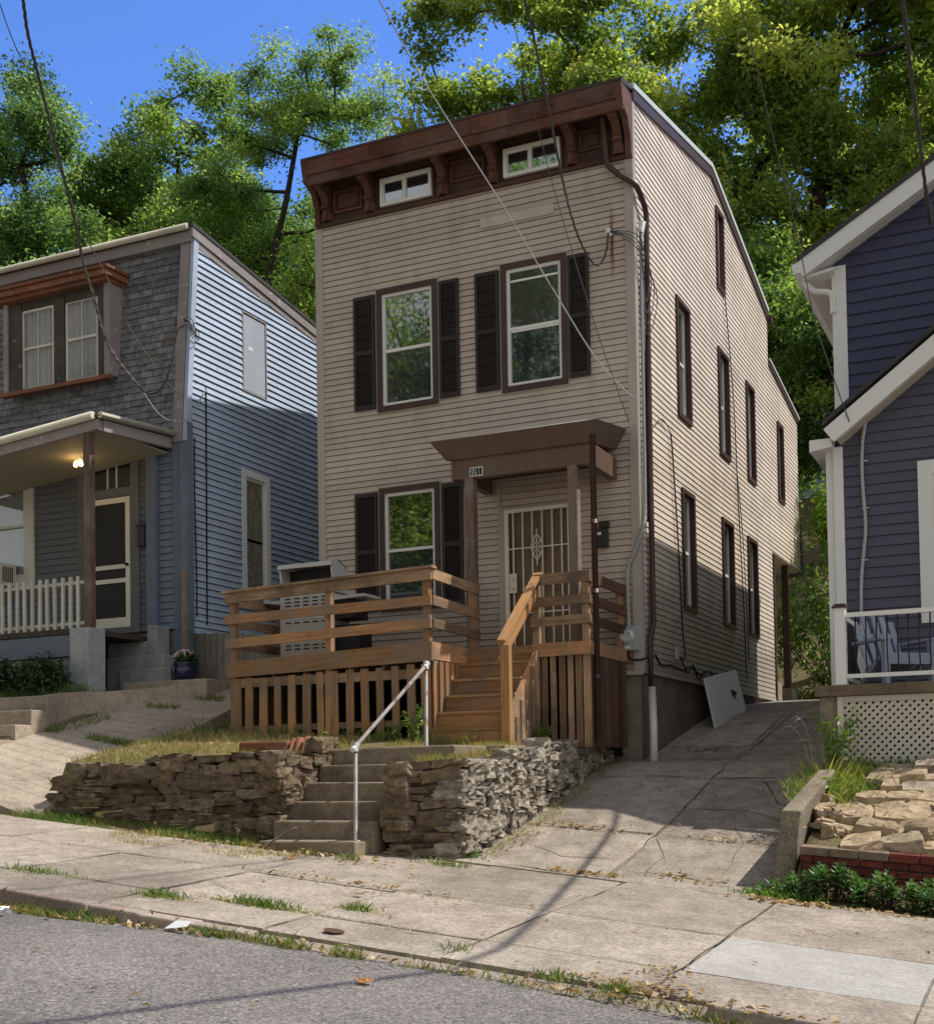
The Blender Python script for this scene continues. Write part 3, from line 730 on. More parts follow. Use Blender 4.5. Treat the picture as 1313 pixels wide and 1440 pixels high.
for bx in (-4.97, -4.2, -2.94, -2.1, -.87, -.17):
    mb = MB(); mb.prism([WF(bx - .06, d, z) for d, z in BR], (.12, 0, 0))
    mb.wbox(WF, bx - .085, bx + .085, .012, .09, 8.64, 8.77); mb.wbox(WF, bx - .08, bx + .08, .02, .36, 9.10, 9.15)
    mb.wbox(WF, bx - .03, bx + .03, .10, .13, 8.66, 8.79)
    mb.build('bracket', M['cornice'], cornice)
END = [(0, 8.57), (.05, 8.57), (.085, 8.62), (.10, 8.86), (.17, 8.98), (.20, 9.06), (.40, 9.14), (.43, 9.24), (.475, 9.44), (0, 9.44)]
for (xa, w) in ((HX + .03, .09), (-.065, .09)):
    mb = MB(); mb.prism([WF(xa, d, z) for d, z in END], (w, 0, 0)); mb.build('end_board', M['cornice'], cornice)
for (a0, a1, z0, z1) in ((-4.86, -4.35, 8.75, 9.1), (-2.82, -2.26, 8.8, 9.12), (-.76, -.41, 8.81, 9.11)):
    mb = MB(); frame_boxes(mb, WF, a0, a1, z0, z1, .035, .012, .045); mb.wbox(WF, a0 + .08, a1 - .08, .012, .028, z0 + .07, z1 - .07)
    mb.build('panel', M['cornice'], cornice)
for (a0, a1) in ((-4.01, -3.13), (-1.94, -1.05)):
    mb = MB(); frame_boxes(mb, WF, a0, a1, 8.68, 9.10, .045, .014, .075); am = (a0 + a1) / 2 - .02
    mb.wbox(WF, am - .022, am + .022, .014, .065, 8.725, 9.055); 
    frame_boxes(mb, WF, a0 + .046, am - .023, 8.726, 9.054, .02, .03, .055)
    win = mb.build('attic_window', M['white_vinyl'], house)
    for (p, q) in ((a0 + .045, am - .022), (am + .022, a1 - .045)):
        mb = MB(); mb.face([WF(p, .04, 8.725), WF(q, .04, 8.725), WF(q, .04, 9.055), WF(p, .04, 9.055)]); mb.build('pane', M['glass_sky'], win)

for k, (a0, a1, z0, z1) in enumerate(fwin):
    win = sash_window(house, WF, a0, a1, z0, z1, .085, .05, rail=.49, glass='glass' if k != 1 else 'glass_green', glass_low='glass_dim',
                      label='front window with a half raised inner sash' if k == 1 else None)
    mb = MB(); frame_boxes(mb, WF, a0 - .022, a1 + .022, z0 - .022, z1 + .022, .02, .0, .03); mb.build('outer_trim', M['trim_tan'], win)
    if k == 1:
        for zz in (7.16, 6.42):
            mb = MB(); mb.wbox(WF, a0 + .14, a1 - .14, -.012, .006, zz - .014, zz + .014); mb.build('inner_rail', M['white_vinyl'], win)
for (a0, a1, z0, z1) in ((-4.53, -4.16, 5.60, 7.36), (-3.05, -2.72, 5.60, 7.36), (-2.45, -2.07, 5.60, 7.36), (-.98, -.66, 5.60, 7.36), (-4.55, -4.16, 2.5, 4.31), (-3.05, -2.71, 2.5, 4.31)):
    shutter(house, WF, a0, a1, z0, z1)
for k, (a0, a1, z0, z1) in enumerate(swin):
    sash_window(house, WS, a0, a1, z0, z1, .07, .045, 'brown_metal', 'white_vinyl', .085, .5, 'glass', sash_w=.05)

# door and iron grille
mb = MB(); frame_boxes(mb, WF, -2.14, -.94, 1.66, 3.86, .1, -.1, .03); mb.wbox(WF, -2.16, -2.10, .0, .035, 3.86, 4.4)
dr = mb.build('door', M['trim_tan'], house)
mb = MB(); mb.wbox(WF, -2.0, -1.03, -.10, -.06, 1.7, 3.8)
for (a0, a1, z0, z1) in ((-1.93, -1.56, 1.8, 2.5), (-1.48, -1.1, 1.8, 2.5), (-1.93, -1.56, 2.62, 3.65), (-1.48, -1.1, 2.62, 3.65)): frame_boxes(mb, WF, a0, a1, z0, z1, .03, -.06, -.045)
mb.build('door_leaf', M['door_brown'], dr)
g = MB(); frame_boxes(g, WF, -2.035, -1.0, 1.70, 3.815, .055, .005, .05)
for a in (-1.905, -1.755, -1.605, -1.45, -1.295, -1.15): g.wbox(WF, a - .009, a + .009, .018, .036, 1.75, 3.76)
for (z, a0, a1) in ((3.24, -1.98, -1.055), (2.74, -1.98, -1.87), (2.72, -1.6, -1.055), (2.3, -1.98, -1.055)): g.wbox(WF, a0, a1, .016, .034, z - .009, z + .009)
for (cx, cz, s) in ((-1.53, 3.24, 1.0), (-1.53, 2.22, 1.0)):
    for sg in (-1, 1):
        g.tube([WF(cx + sg * .085 * s * math.sin(math.pi * k / 8), .04, cz - .19 * s + .38 * s * k / 8) for k in range(9)], .010, 6)
        for q in (-.09, .02, .12):
            g.tube([WF(cx + sg * s * (.008 + .045 * math.sin(2.6 * k / 7)), .045, cz + s * (q + .05 * math.cos(4 * k / 7))) for k in range(8)], .007, 6)
    g.tube([WF(cx, .04, cz - .26 * s), WF(cx, .04, cz + .26 * s)], .012, 6)
g.wbox(WF, -1.975, -1.86, .02, .045, 2.60, 2.88)
gr = g.build('grille', M['cream_metal'], dr)
mb = MB()
for z in (2.79, 2.68): mb.tube([WF(-1.915, .03, z), WF(-1.915, .075, z)], .03, 12)
mb.build('lock', M['silver'], dr)

# awning over the door
aw = MB()
T = [(-2.57, -1.30, 4.57), (-.13, -1.30, 4.57), (-.15, -.02, 4.76), (-2.55, -.02, 4.76)]
Bt = [(-2.40, -1.14, 4.33), (-.29, -1.14, 4.33), (-.31, -.02, 4.50), (-2.39, -.02, 4.50)]
for i, j in ((0, 1), (1, 2), (3, 0)):
    aw.face([Bt[i], Bt[j], T[j], T[i]], None, .5)
aw.face(Bt, None, .3)
awning = aw.build('awning', M['brown_fascia'], house)
mb = MB()
mb.face([(-2.57, -1.3, 4.572), (-.13, -1.3, 4.572), (-.9, -.02, 4.98), (-1.8, -.02, 4.98)]); mb.face([(-.13, -1.3, 4.572), (-.15, -.02, 4.77), (-.9, -.02, 4.98)]); mb.face([(-2.57, -1.3, 4.572), (-1.8, -.02, 4.98), (-2.55, -.02, 4.77)])
mb.build('awning_roof', M['flash'], awning)
mb = MB(); mb.box(-2.34, -.30, -1.10, -.98, 4.06, 4.335); mb.box(-2.34, -2.22, -.975, -.03, 4.07, 4.36); mb.box(-.42, -.30, -.975, -.03, 4.07, 4.36)
mb.build('awning_beam', M['brown_fascia'], awning)
mb = MB(); mb.box(-2.2, -.44, -.97, -.03, 4.28, 4.30); mb.build('awning_soffit', M['cornice_dark'], awning)
for (xa, xb) in ((-2.14, -2.01), (-.62, -.49)):
    mb = MB(); mb.box(xa, xb, -1.11, -.98, 1.67, 4.058); mb.build('awning_post', M['old_post'], awning)
mb = MB(); mb.tube([(-.165, -1.36, 4.36), (-.165, -1.355, .42)], .042, 10)
for z in (3.2, 2.3, 1.2): mb.tube([(-.165, -1.36, z), (-.165, -1.36, z + .05)], .05, 10)
mb.build('awning_downspout', M['brown_metal'], awning)
# house number
def seven(mb, ch, W, a, z, w, h, d):
    S = {'2': 'abged', '0': 'abcdef', '8': 'abcdefg'}[ch]; tck = .016
    seg = {'a': (0, w, h - tck, h), 'g': (0, w, h / 2 - tck / 2, h / 2 + tck / 2), 'd': (0, w, 0, tck), 'f': (0, tck, h / 2, h), 'e': (0, tck, 0, h / 2), 'b': (w - tck, w, h / 2, h), 'c': (w - tck, w, 0, h / 2)}
    for k in S:
        x0, x1, z0, z1 = seg[k]; mb.wbox(W, a + x0, a + x1, d, d + .003, z + z0, z + z1, .5)
WN = lambda a, d, z: (a, -1.10 - d, z)
mb = MB(); mb.wbox(WN, -2.06, -1.86, .0, .008, 4.075, 4.20); npl = mb.build('number_plaque', M['number_plate'], awning)
mb = MB()
for k, ch in enumerate('2208'): seven(mb, ch, WN, -2.048 + k * .046, 4.09, .036, .095, .008)
mb.build('house_number', M['black'], npl)

# meter, conduit, letter box
mb = MB(); mb.wbox(WF, -.32, -.01, .02, .13, 1.66, 2.0); mt = mb.build('electric_meter', M['meter_grey'], house, bevel=.012)
mb = MB(); mb.tube([WF(-.165, .13, 1.86), WF(-.165, .21, 1.86)], [.085, .08], 18); mb.tube([WF(-.165, .13, 1.86), WF(-.165, .15, 1.86)], .098, 18); mb.build('meter_dial', M['silver'], mt)
mb = MB(); mb.wbox(WF, -.2, -.13, .131, .135, 1.69, 1.72); mb.build('meter_tag', M['number_plate'], mt)
mb = MB(); mb.tube(spline([(-.165, -.06, 2.0), (-.165, -.06, 2.75), (-.06, -.06, 3.02), (.055, -.05, 3.32), (.06, .08, 3.7), (.06, .12, 5.8), (.06, .16, 7.6)], 6), .026, 8)
mb.tube([(.06, .16, 7.58), (.10, .14, 7.72)], [.045, .05], 8)
mb.build('service_conduit', M['conduit'], house)
mb = MB(); mb.tube(spline([(-.17, -.08, 1.66), (-.15, -.08, 1.55), (.0, -.06, 1.53), (.1, -.03, 1.56)], 6), .016, 6); mb.build('ground_wire', M['cable_black'], house)
mb = MB(); mb.wbox(WF, -.60, -.44, .02, .12, 3.13, 3.38); mb.wbox(WF, -.57, -.42, .02, .09, 3.40, 3.50); mb.build('letter_box', M['mailbox'], house, bevel=.01)
mb = MB(); mb.wbox(WF, -.59, -.52, .122, .125, 3.30, 3.34); mb.build('letter_box_tag', M['number_plate'], house)
# main downspout
mb = MB(); mb.tube(spline([(-.36, -.16, 9.14), (-.34, -.10, 8.58)], 3) + spline([(-.34, -.10, 8.52), (-.15, -.09, 8.33), (.06, -.07, 8.17), (.09, .10, 8.07), (.09, .33, 7.92), (.09, .33, 7.6)], 5)[1:] + [(.085, .29, 4.85), (.085, .28, 2.06), (.09, .11, 1.8), (.09, .10, 1.14)], .042, 8)
mb.build('downspout', M['brown_metal'], house)
mb = MB(); mb.tube([(.10, .10, 1.16), (.11, .10, .6), (.12, .06, .08)], .055, 12); mb.build('drain_pipe', M['pvc'], house)
# service bracket and the loops that run from it to the mast
mb = MB(); mb.tube([(-.33, -.02, 7.55), (-.33, -.13, 7.55)], .03, 8); mb.tube([(-.33, -.10, 7.50), (-.33, -.10, 7.60)], .035, 8); mb.build('service_bracket', M['white_vinyl'], house)
mb = MB()
for k in range(4):
    mb.tube(spline([(-.31, -.11, 7.55), (-.10, -.16, 7.50 - .03 * k), (.10, -.05, 7.42 - .07 * k), (.13 + .02 * k, .25 + .07 * k, 7.1 - .12 * k), (.1, .2, 6.6 - .15 * k), (.08, .12, 7.6)], 6), .007, 5)
mb.build('service_loop', M['cable'], house)
mb = MB()
for (px, py) in ((.05, .22), (.05, .25)):
    mb.tube(spline([(.06, .2, 7.0), (px, py, 6.2), (px, py + .03, 4.6), (px, py, 3.5)], 6), .009, 5)
mb.tube(spline([(.05, 1.45, 5.05), (.05, 1.55, 4.6), (.05, 1.72, 3.4), (.05, 1.85, 2.2), (.06, 1.92, 1.75), (.07, 1.75, 1.68)], 6), .012, 5)
mb.tube(spline([(.05, 4.98, 8.4), (.05, 5.45, 6.6), (.05, 5.6, 5.0), (.05, 5.85, 3.0), (.06, 5.9, 1.8), (.07, 5.95, 1.65)], 6), .010, 5)
mb.tube(spline([(.05, 5.6, 5.3), (.05, 5.95, 4.0), (.05, 6.15, 2.0)], 6), .008, 5)
mb.tube(spline([(.1, .3, 1.62), (.1, .55, 1.5), (.08, 1.1, 1.53), (.09, 1.7, 1.5), (.09, 2.1, 1.58), (.1, 2.6, 1.5), (.1, 3.2, 1.58), (.08, 3.5, 1.45)], 6), .018, 5)
mb.tube(spline([(.08, 1.6, 1.7), (.1, 1.9, 1.48), (.1, 2.2, 1.62), (.1, 2.5, 1.42), (.1, 2.9, 1.58)], 6), .014, 5)
mb.tube(spline([(.05, 1.45, 5.06), (.04, 1.0, 5.15), (.04, .3, 4.7)], 6), .006, 5)
mb.build('side_wires', M['cable_black'], house)
mb = MB(); mb.box(.02, .07, 1.5, 1.62, 1.66, 1.86); mb.build('phone_box', M['meter_grey'], house)
mb = MB(); mb.hexa([WF(a, d, z) for z in (8.03, 8.17) for d in (.012, .032) for a in (-2.35, -1.18)]); mb.build('loose_board', M['siding_shaded'], house)
# rear posts that carry the overhang
for (py, zb) in ((8.95, 1.3), (10.35, 1.4)):
    mb = MB(); mb.box(-.16, -.02, py - .07, py + .07, zb, 4.40); mb.build('rear_post', M['brown_metal'], house)
mb = MB(); mb.box(HX + .3, .0, 8.9, 9.3, 1.2, 1.78); mb.box(HX + .3, .05, 10.1, 10.7, 1.3, 1.72); mb.build('rear_footing', M['block_conc'], house)
# ------------------------------------------------------------------ wooden deck with its stair
deck = thing('wooden_deck', 'weathered orange wooden deck with slatted skirt, three rail fence and stair at the front door', 'deck', (-2.6, -1.2, .4))
def dz(x): return 1.66 + .045 * (x + 1.97)          # the old deck sags to the left
DW = lambda a, d, z: (a, -2.5 - d, z)
# floor boards
mb = MB(); 
for k in range(17):
    y0 = -2.5 + k * .145
    mb.hexa([(-5.06, y0, dz(-5.06) - .035), (-1.97, y0, dz(-1.97) - .035), (-5.06, y0 + .138, dz(-5.06) - .035), (-1.97, y0 + .138, dz(-1.97) - .035),
             (-5.06, y0, dz(-5.06)), (-1.97, y0, dz(-1.97)), (-5.06, y0 + .138, dz(-5.06)), (-1.97, y0 + .138, dz(-1.97))])
for k in range(10):
    y0 = -1.47 + k * .145; mb.box(-1.965, -.19, y0, y0 + .138, 1.63, 1.665)
mb.build('floor', M['deck'], deck)
# rim boards
mb = MB()
mb.hexa([DW(a, d, z) for z, d, a in ()] or [(-5.06, -2.53, dz(-5.06) - .10), (-1.93, -2.53, dz(-1.93) - .245), (-5.06, -2.495, dz(-5.06) - .10), (-1.93, -2.495, dz(-1.93) - .245),
         (-5.06, -2.53, dz(-5.06) + .05), (-1.93, -2.53, dz(-1.93) + .01), (-5.06, -2.495, dz(-5.06) + .05), (-1.93, -2.495, dz(-1.93) + .01)]) if False else None
mb.hexa([(-5.07, -2.535, 1.36), (-1.93, -2.535, 1.43), (-5.07, -2.497, 1.36), (-1.93, -2.497, 1.43), (-5.07, -2.535, 1.57), (-1.93, -2.535, 1.675), (-5.07, -2.497, 1.57), (-1.93, -2.497, 1.675)])
mb.box(-1.968, -1.93, -2.495, -1.42, 1.45, 1.672); mb.box(-1.0, -.19, -1.53, -1.492, 1.50, 1.672); mb.box(-.225, -.185, -1.49, -.05, 1.50, 1.672); mb.box(-5.08, -5.04, -2.49, -.05, 1.36, 1.56)
mb.box(-1.925, -1.01, -1.47, -1.44, 1.50, 1.64)
mb.build('rim_board', M['deck'], deck)
mb = MB(); mb.box(-4.95, -2.05, -2.49, -2.455, 1.22, 1.34); mb.box(-4.95, -2.05, -2.47, -2.43, .62, .70); mb.build('skirt_rail', M['deck_grey'], deck)
# posts
def post(xa, xb, ya, yb, za, zb, m='deck', name='post'):
    mb = MB(); mb.box(xa, xb, ya, yb, za, zb); return mb.build(name, M[m], deck)
for (xa, xb) in ((-5.05, -4.96), (-3.53, -3.44), (-2.075, -1.985)):
    post(xa, xb, -2.49, -2.40, .35, 2.55 if xa < -4 else 2.6)
post(-2.035, -1.95, -1.26, -1.17, .4, 2.52); post(-5.05, -4.96, -.2, -.11, .5, 2.5); post(-5.05, -4.96, -1.4, -1.31, .5, 2.5)
post(-1.0, -.91, -1.48, -1.39, .35, 2.56, 'deck_grey'); post(-.305, -.215, -1.485, -1.395, .35, 2.57, 'deck_grey'); post(-.305, -.215, -.2, -.11, .35, 2.5, 'deck_grey')
# horizontal rails, front (outside the posts), right side, left side, landing
FR = [((-5.1, 2.47), (-1.93, 2.555), .14, 'deck_grey'), ((-5.12, 2.18), (-1.935, 2.225), .125, 'deck'), ((-5.1, 1.85), (-1.94, 1.94), .125, 'deck')]
for (a, b, h, m) in FR:
    mb = MB(); mb.beam((a[0], -2.515, a[1] - .03), (b[0], -2.515, b[1] - .03), .038, h); mb.build('rail', M[m], deck)
for z0, z1, h in ((2.53, 2.50, .13), (2.20, 2.16, .125), (1.91, 1.88, .12)):
    mb = MB(); mb.beam((-1.935, -2.49, z0), (-1.935, -1.14, z1), .036, h); mb.build('rail', M['deck_grey'], deck)
for z0, h in ((2.42, .13), (2.12, .12), (1.82, .12)):
    mb = MB(); mb.beam((-5.07, -2.48, z0), (-5.07, -.06, z0 + .02), .036, h); mb.build('rail', M['deck_grey'], deck)
for z0, h in ((2.50, .14), (2.21, .125), (1.95, .12)):
    mb = MB(); mb.beam((-1.01, -1.505, z0), (-.18, -1.505, z0 + .01), .036, h); mb.build('rail', M['deck_grey'], deck)
    mb = MB(); mb.beam((-.20, -1.48, z0 - .005), (-.20, -.06, z0 - .005), .036, h); mb.build('rail', M['dark_lumber'], deck)
mb = MB()                                              # mossy cap board on the front rail
mb.hexa([(-5.13, -2.57, 2.505), (-1.90, -2.57, 2.60), (-5.13, -2.42, 2.505), (-1.90, -2.42, 2.60), (-5.13, -2.57, 2.54), (-1.90, -2.57, 2.632), (-5.13, -2.42, 2.54), (-1.90, -2.42, 2.632)])
mb.build('rail_cap', M['deck_grey'], deck)
# skirt slats, one board each
for (a, b) in ((-5.03, -4.88), (-4.81, -4.69), (-4.58, -4.46), (-4.34, -4.24), (-4.12, -4.01), (-3.89, -3.77), (-3.66, -3.56), (-3.54, -3.45), (-3.43, -3.34), (-3.22, -3.11), (-2.99, -2.88), (-2.76, -2.66), (-2.53, -2.43), (-2.31, -2.20), (-2.11, -1.99)):
    mb = MB(); zb = .28 - .065 * (a + .4) + R.uniform(-.02, .03); t0 = 1.40 + .02 * (a + 1.97) + R.uniform(-.01, .01)
    k = R.uniform(-.012, .012)
    mb.hexa([(a, -2.494, zb), (b, -2.494, zb), (a, -2.47, zb), (b, -2.47, zb), (a + k, -2.494, t0), (b + k, -2.494, t0), (a + k, -2.47, t0), (b + k, -2.47, t0)])
    mb.build('skirt_slat', M['deck'], deck)
for k in range(7):
    y0 = -2.46 + k * .155; mb = MB(); mb.box(-1.962, -1.938, y0, y0 + .105, .36, 1.445); mb.build('skirt_slat', M['deck'], deck)
for (a, b) in ((-1.0, -.92), (-.88, -.80), (-.76, -.68), (-.64, -.55), (-.52, -.44), (-.41, -.32), (-.30, -.2)):
    mb = MB(); mb.box(a, b, -1.492, -1.47, .30 + R.uniform(-.02, .03), 1.50); mb.build('skirt_slat', M['deck_grey'], deck)
for k in range(8):
    y0 = -1.46 + k * .17; mb = MB(); mb.box(-.225, -.20, y0, y0 + .155, .32, 1.50); mb.build('skirt_slat', M['dark_lumber'], deck)
mb = MB()
y = -2.46
while y < -.1:
    mb.box(-5.065, -5.045, y, y + .135, .45, 1.40); y += .14
mb.build('added_side_boards', M['deck_grey'], deck)  # solid boards added to keep light out from under the deck
# near-black sheet painting in the shade under the deck
mb = MB(); mb.box(-5.04, -.3, -.04, -.02, .2, 1.60); mb.build('under_deck_shade', M['room'], deck)
# stair: six risers
N = 6; run = .212; top = 1.665; bot = .345; rise = (top - bot) / N
for k in range(N):
    z1 = bot + rise * (k + 1); y = -2.60 + run * k
    mb = MB(); mb.box(-1.935, -.97 if k else -.94, y, y + .022, z1 - rise + .002, z1 - .034); mb.build('riser', M['deck_new'] if k < 2 else M['deck'], deck)
    if k < N - 1:
        mb = MB(); mb.box(-1.935, -.955, y - .025, y + run + .02, z1 - .033, z1); mb.build('tread', M['deck_new'] if k < 2 else M['deck'], deck)
for xa in (-.965, ):
    mb = MB(); mb.prism([(xa, -2.62, bot - .03), (xa, -2.62, bot + rise * .9), (xa, -2.62 + run * 5.2, top - .06), (xa, -1.46, top - .06), (xa, -1.46, top - .42), (xa, -2.4, bot - .03)], (.04, 0, 0)); mb.build('stringer', M['deck'], deck)
for k in range(6):
    y0 = -2.42 + k * .16; mb = MB(); mb.box(-.924, -.905, y0, y0 + .12, .3, bot + rise * (k + .6)); mb.build('skirt_slat', M['deck_grey'], deck)
mb = MB(); mb.box(-.925, -.815, -2.66, -2.57, .28, 1.55); mb.build('newel_post', M['deck_new'], deck)
for dzz, w in ((0, .11), (-.17, .09)):
    mb = MB(); mb.beam((-.93, -2.66, 1.53 + dzz), (-.955, -1.44, 2.53 + dzz), .036, w); mb.build('handrail', M['deck_new'], deck)
mb = MB(); mb.beam((-.90, -2.68, 1.60), (-.925, -1.44, 2.60), .11, .036); mb.build('handrail', M['deck_new'], deck)
# drawing point for the open joists under the floor
mb = MB()
for x in (-4.4, -3.9, -3.2, -2.7): mb.box(x, x + .04, -2.45, -.05, 1.32, 1.50)
mb.build('joist', M['deck_grey'], deck)

# ------------------------------------------------------------------ gas grill on the deck (its back faces the street)
gl = thing('barbecue_grill', 'large grey gas grill with slotted back panel and raised silver hood on the deck', 'grill', (-4.35, -1.4, 1.6))
GW = lambda a, d, z: (a, -1.72 - d, z)
mb = MB(); mb.wbox(GW, -4.77, -3.93, -.5, 0, 1.62, 2.56); mb.build('cabinet', M['grey_panel'], gl, bevel=.01)
mb = MB()
for z in (2.50, 2.45, 2.40, 2.16, 1.84, 1.79):
    for k in range(5):
        a = -4.68 + k * .15
        mb.wbox(GW, a, a + .095, .0005, .004, z - .009, z + .009)
mb.build('vent_slot', M['black'], gl)
mb = MB(); mb.wbox(GW, -4.76, -3.94, .0, .006, 2.21, 2.23); mb.wbox(GW, -4.3, -4.0, .0, .03, 2.28, 2.31); mb.build('panel_seam', M['silver'], gl)
mb = MB()
H = [(-.02, 2.57), (-.05, 2.74), (-.02, 2.90), (-.05, 2.98), (-.20, 3.01), (-.38, 2.94), (-.46, 2.78), (-.48, 2.57)]
mb.prism([GW(-4.79, d, z) for d, z in H], (.025, 0, 0)); mb.prism([GW(-3.94, d, z) for d, z in H], (.025, 0, 0))
mb.hexa([GW(a, d, z) for (d, z) in ((-.0, 2.92), (-.02, 2.985), (-.22, 3.00), (-.22, 3.03)) for a in (-4.80, -3.92)][:0] or [GW(-4.80, .01, 2.93), GW(-3.91, .01, 2.93), GW(-4.80, -.05, 2.93), GW(-3.91, -.05, 2.93), GW(-4.80, .01, 2.985), GW(-3.91, .01, 2.985), GW(-4.80, -.20, 3.035), GW(-3.91, -.20, 3.035)])
mb.face([GW(-4.80, -.2, 3.03), GW(-3.91, -.2, 3.03), GW(-3.91, -.40, 2.95), GW(-4.80, -.40, 2.95)]); mb.face([GW(-4.80, -.4, 2.95), GW(-3.91, -.4, 2.95), GW(-3.91, -.48, 2.57), GW(-4.80, -.48, 2.57)])
mb.build('hood', M['silver'], gl)
mb = MB(); mb.wbox(GW, -4.76, -3.95, -.3, -.25, 2.57, 2.93); mb.build('firebox', M['black'], gl)
mb = MB(); mb.hexa([GW(-3.92, -.02, 2.44), GW(-3.40, -.02, 2.46), GW(-3.92, -.46, 2.44), GW(-3.40, -.46, 2.46), GW(-3.92, -.02, 2.49), GW(-3.40, -.02, 2.50), GW(-3.92, -.46, 2.49), GW(-3.40, -.46, 2.50)])
mb.build('side_shelf', M['silver'], gl)
mb = MB(); mb.wbox(GW, -3.93, -3.60, -.44, -.05, 2.18, 2.43); mb.wbox(GW, -3.93, -3.55, -.45, -.1, 1.62, 2.1); mb.build('side_cabinet', M['black'], gl)
mb = MB(); mb.hexa([GW(-5.05, -.02, 2.47), GW(-4.78, -.02, 2.44), GW(-5.05, -.44, 2.47), GW(-4.78, -.44, 2.44), GW(-5.05, -.02, 2.5), GW(-4.78, -.02, 2.49), GW(-5.05, -.44, 2.5), GW(-4.78, -.44, 2.49)]); mb.build('side_shelf', M['grey_panel'], gl)
mb = MB()
for a in (-4.72, -4.0): mb.tube([GW(a, -.03, 1.63), GW(a, -.47, 1.63)], .04, 8)
mb.build('wheel', M['black'], gl)

# ------------------------------------------------------------------ concrete entry steps and pipe handrail
st = thing('concrete_steps', 'worn stained concrete steps rising from the sidewalk between two stone walls', 'steps', (-1.8, -5.2, -.8))
tops = [-.655, -.465, -.27, -.07, .125, .315]; ys = [-5.52, -5.24, -4.96, -4.68, -4.40, -4.12]
for k in range(6):
    a0 = -2.42 + .0 * k; a1 = (-1.24, -1.20, -1.10, -1.05, -.98, -.82)[k]
    if k >= 4: a0 += .02; 
    mb = MB(); y1 = (ys[k] + .31) if k < 5 else -3.3
    z0 = tops[k] - .34
    sl = R.uniform(-.008, .008)
    mb.hexa([(a0, ys[k], z0), (a1, ys[k], z0), (a0, y1, z0), (a1, y1, z0), (a0, ys[k] + R.uniform(-.01, .01), tops[k] + sl), (a1, ys[k] + R.uniform(-.01, .01), tops[k] - sl), (a0, y1, tops[k] + sl), (a1, y1, tops[k] - sl)])
    mb.build('step', M['step_conc'], st, bevel=.022)
mb = MB(); mb.box(-1.95, -.6, -3.28, -2.62, .1, .325); mb.build('landing', M['step_conc'], st, bevel=.01)
hr = thing('pipe_handrail', 'galvanised and rusty pipe handrail on two posts along the concrete steps', 'handrail', (-1.33, -5.38, -.66))
for (p, q) in (((-1.31, -5.39, -.66), (-1.31, -5.37, .25)), ((-1.31, -3.86, .30), (-1.31, -3.84, 1.20))):
    mb = MB(); mb.tube([p, q], .021, 10); mb.tube([q, (q[0], q[1], q[2] + .09)], .032, 10); mb.tube([(p[0], p[1], p[2]), (p[0], p[1], p[2] + .012)], .06, 10); mb.build('post', M['galv'], hr)
mb = MB(); mb.tube([(-1.31, -5.40, .28), (-1.31, -3.82, 1.25)], .020, 10); mb.build('rail', M['galv'], hr)
mb = MB(); mb.tube([(-1.31, -5.43, .262), (-1.31, -5.33, .323)], .029, 10); mb.tube([(-1.31, -3.88, 1.213), (-1.31, -3.79, 1.268)], .029, 10); mb.build('fitting', M['silver'], hr)
# ------------------------------------------------------------------ the old house on the left
lh = thing('shingle_house', 'weathered grey house with slate mansard front, sagging porch and peeling white clapboard side', 'house', (-10.2, 3, 1.5))
LX, LY = -7.4, -.45
WQ = lambda a, d, z: (a, LY - d, z)
WR = lambda a, d, z: (LX + d, a, z)
def ytop(z): return LY + .27 * max(0, z - 5.55) / 3.3
WMn = lambda a, d, z: (a, ytop(z) - d, z)
XL = -13.5
def rtop(y): return 8.92 - .135 * (y + .2)
def l_lim(z):
    y0 = ytop(z) + .02
    return (y0, 7.5 if z < 7.88 else min(7.5, -.2 + (8.92 - z) / .135))
sw = [(1.0, 1.69, 6.64, 8.03), (.94, 1.73, 2.9, 5.28)]
mb = MB(); clapboard(mb, WR, 2.32, 8.9, l_lim, sw, 0.108, .024, 2.6, (7.88, 5.55), .013); mb.build('side_wall', [M['white_clap'], M['lap_shade_dark']], lh)
mb = MB(); clapboard(mb, WQ, 2.4, 5.5, lambda z: (-7.96, -7.64), [], .112, .018); mb.build('front_wall', [M['blue_clap'], M['lap_shade_dark']], lh)
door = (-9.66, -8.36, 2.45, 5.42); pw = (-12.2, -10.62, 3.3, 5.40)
mb = MB(); clapboard(mb, WQ, 2.4, 5.42, lambda z: (XL, -8.16), [door, pw], .112, .014); mb.build('porch_wall', [M['grey_clap'], M['lap_shade_dark']], lh)
mb = MB(); mb.box(XL, -7.43, .0, 7.4, 1.2, 8.3); mb.box(XL, -7.43, LY + .05, .0, 1.4, 5.5)
mb.build('foundation', M['stone_grey'], lh)
mb = MB(); mb.box(-7.66, -7.39, -.475, .5, 1.95, 2.40); mb.build('base_board', M['blue_trim'], lh)
# boards at the corner
mb = MB(); mb.wbox(WQ, -7.66, -7.53, .0, .04, 2.4, 5.55); mb.wbox(WQ, -7.52, -7.38, .0, .045, 2.4, 5.55); mb.wbox(WR, LY - .04, LY + .1, .0, .037, 2.35, 5.72); mb.build('corner_board', M['blue_trim'], lh)
mb = MB(); mb.wbox(WQ, -8.16, -7.97, .0, .10, 2.45, 5.35); mb.build('pilaster', M['blue_trim'], lh)
mb = MB()
mb.hexa([WMn(a, d, z) for z in (5.4, 8.85) for d in (.0, .07) for a in (-7.64, -7.45)]); cb = mb.build('mansard_corner', M['old_board'], lh)
mb = MB(); mb.hexa([(LX + d, ytop(z) + a, z) for z in (5.4, 8.85) for a in (-.075, .04) for d in (-.03, .035)]); mb.build('corner_strip', M['white_clap'], lh)
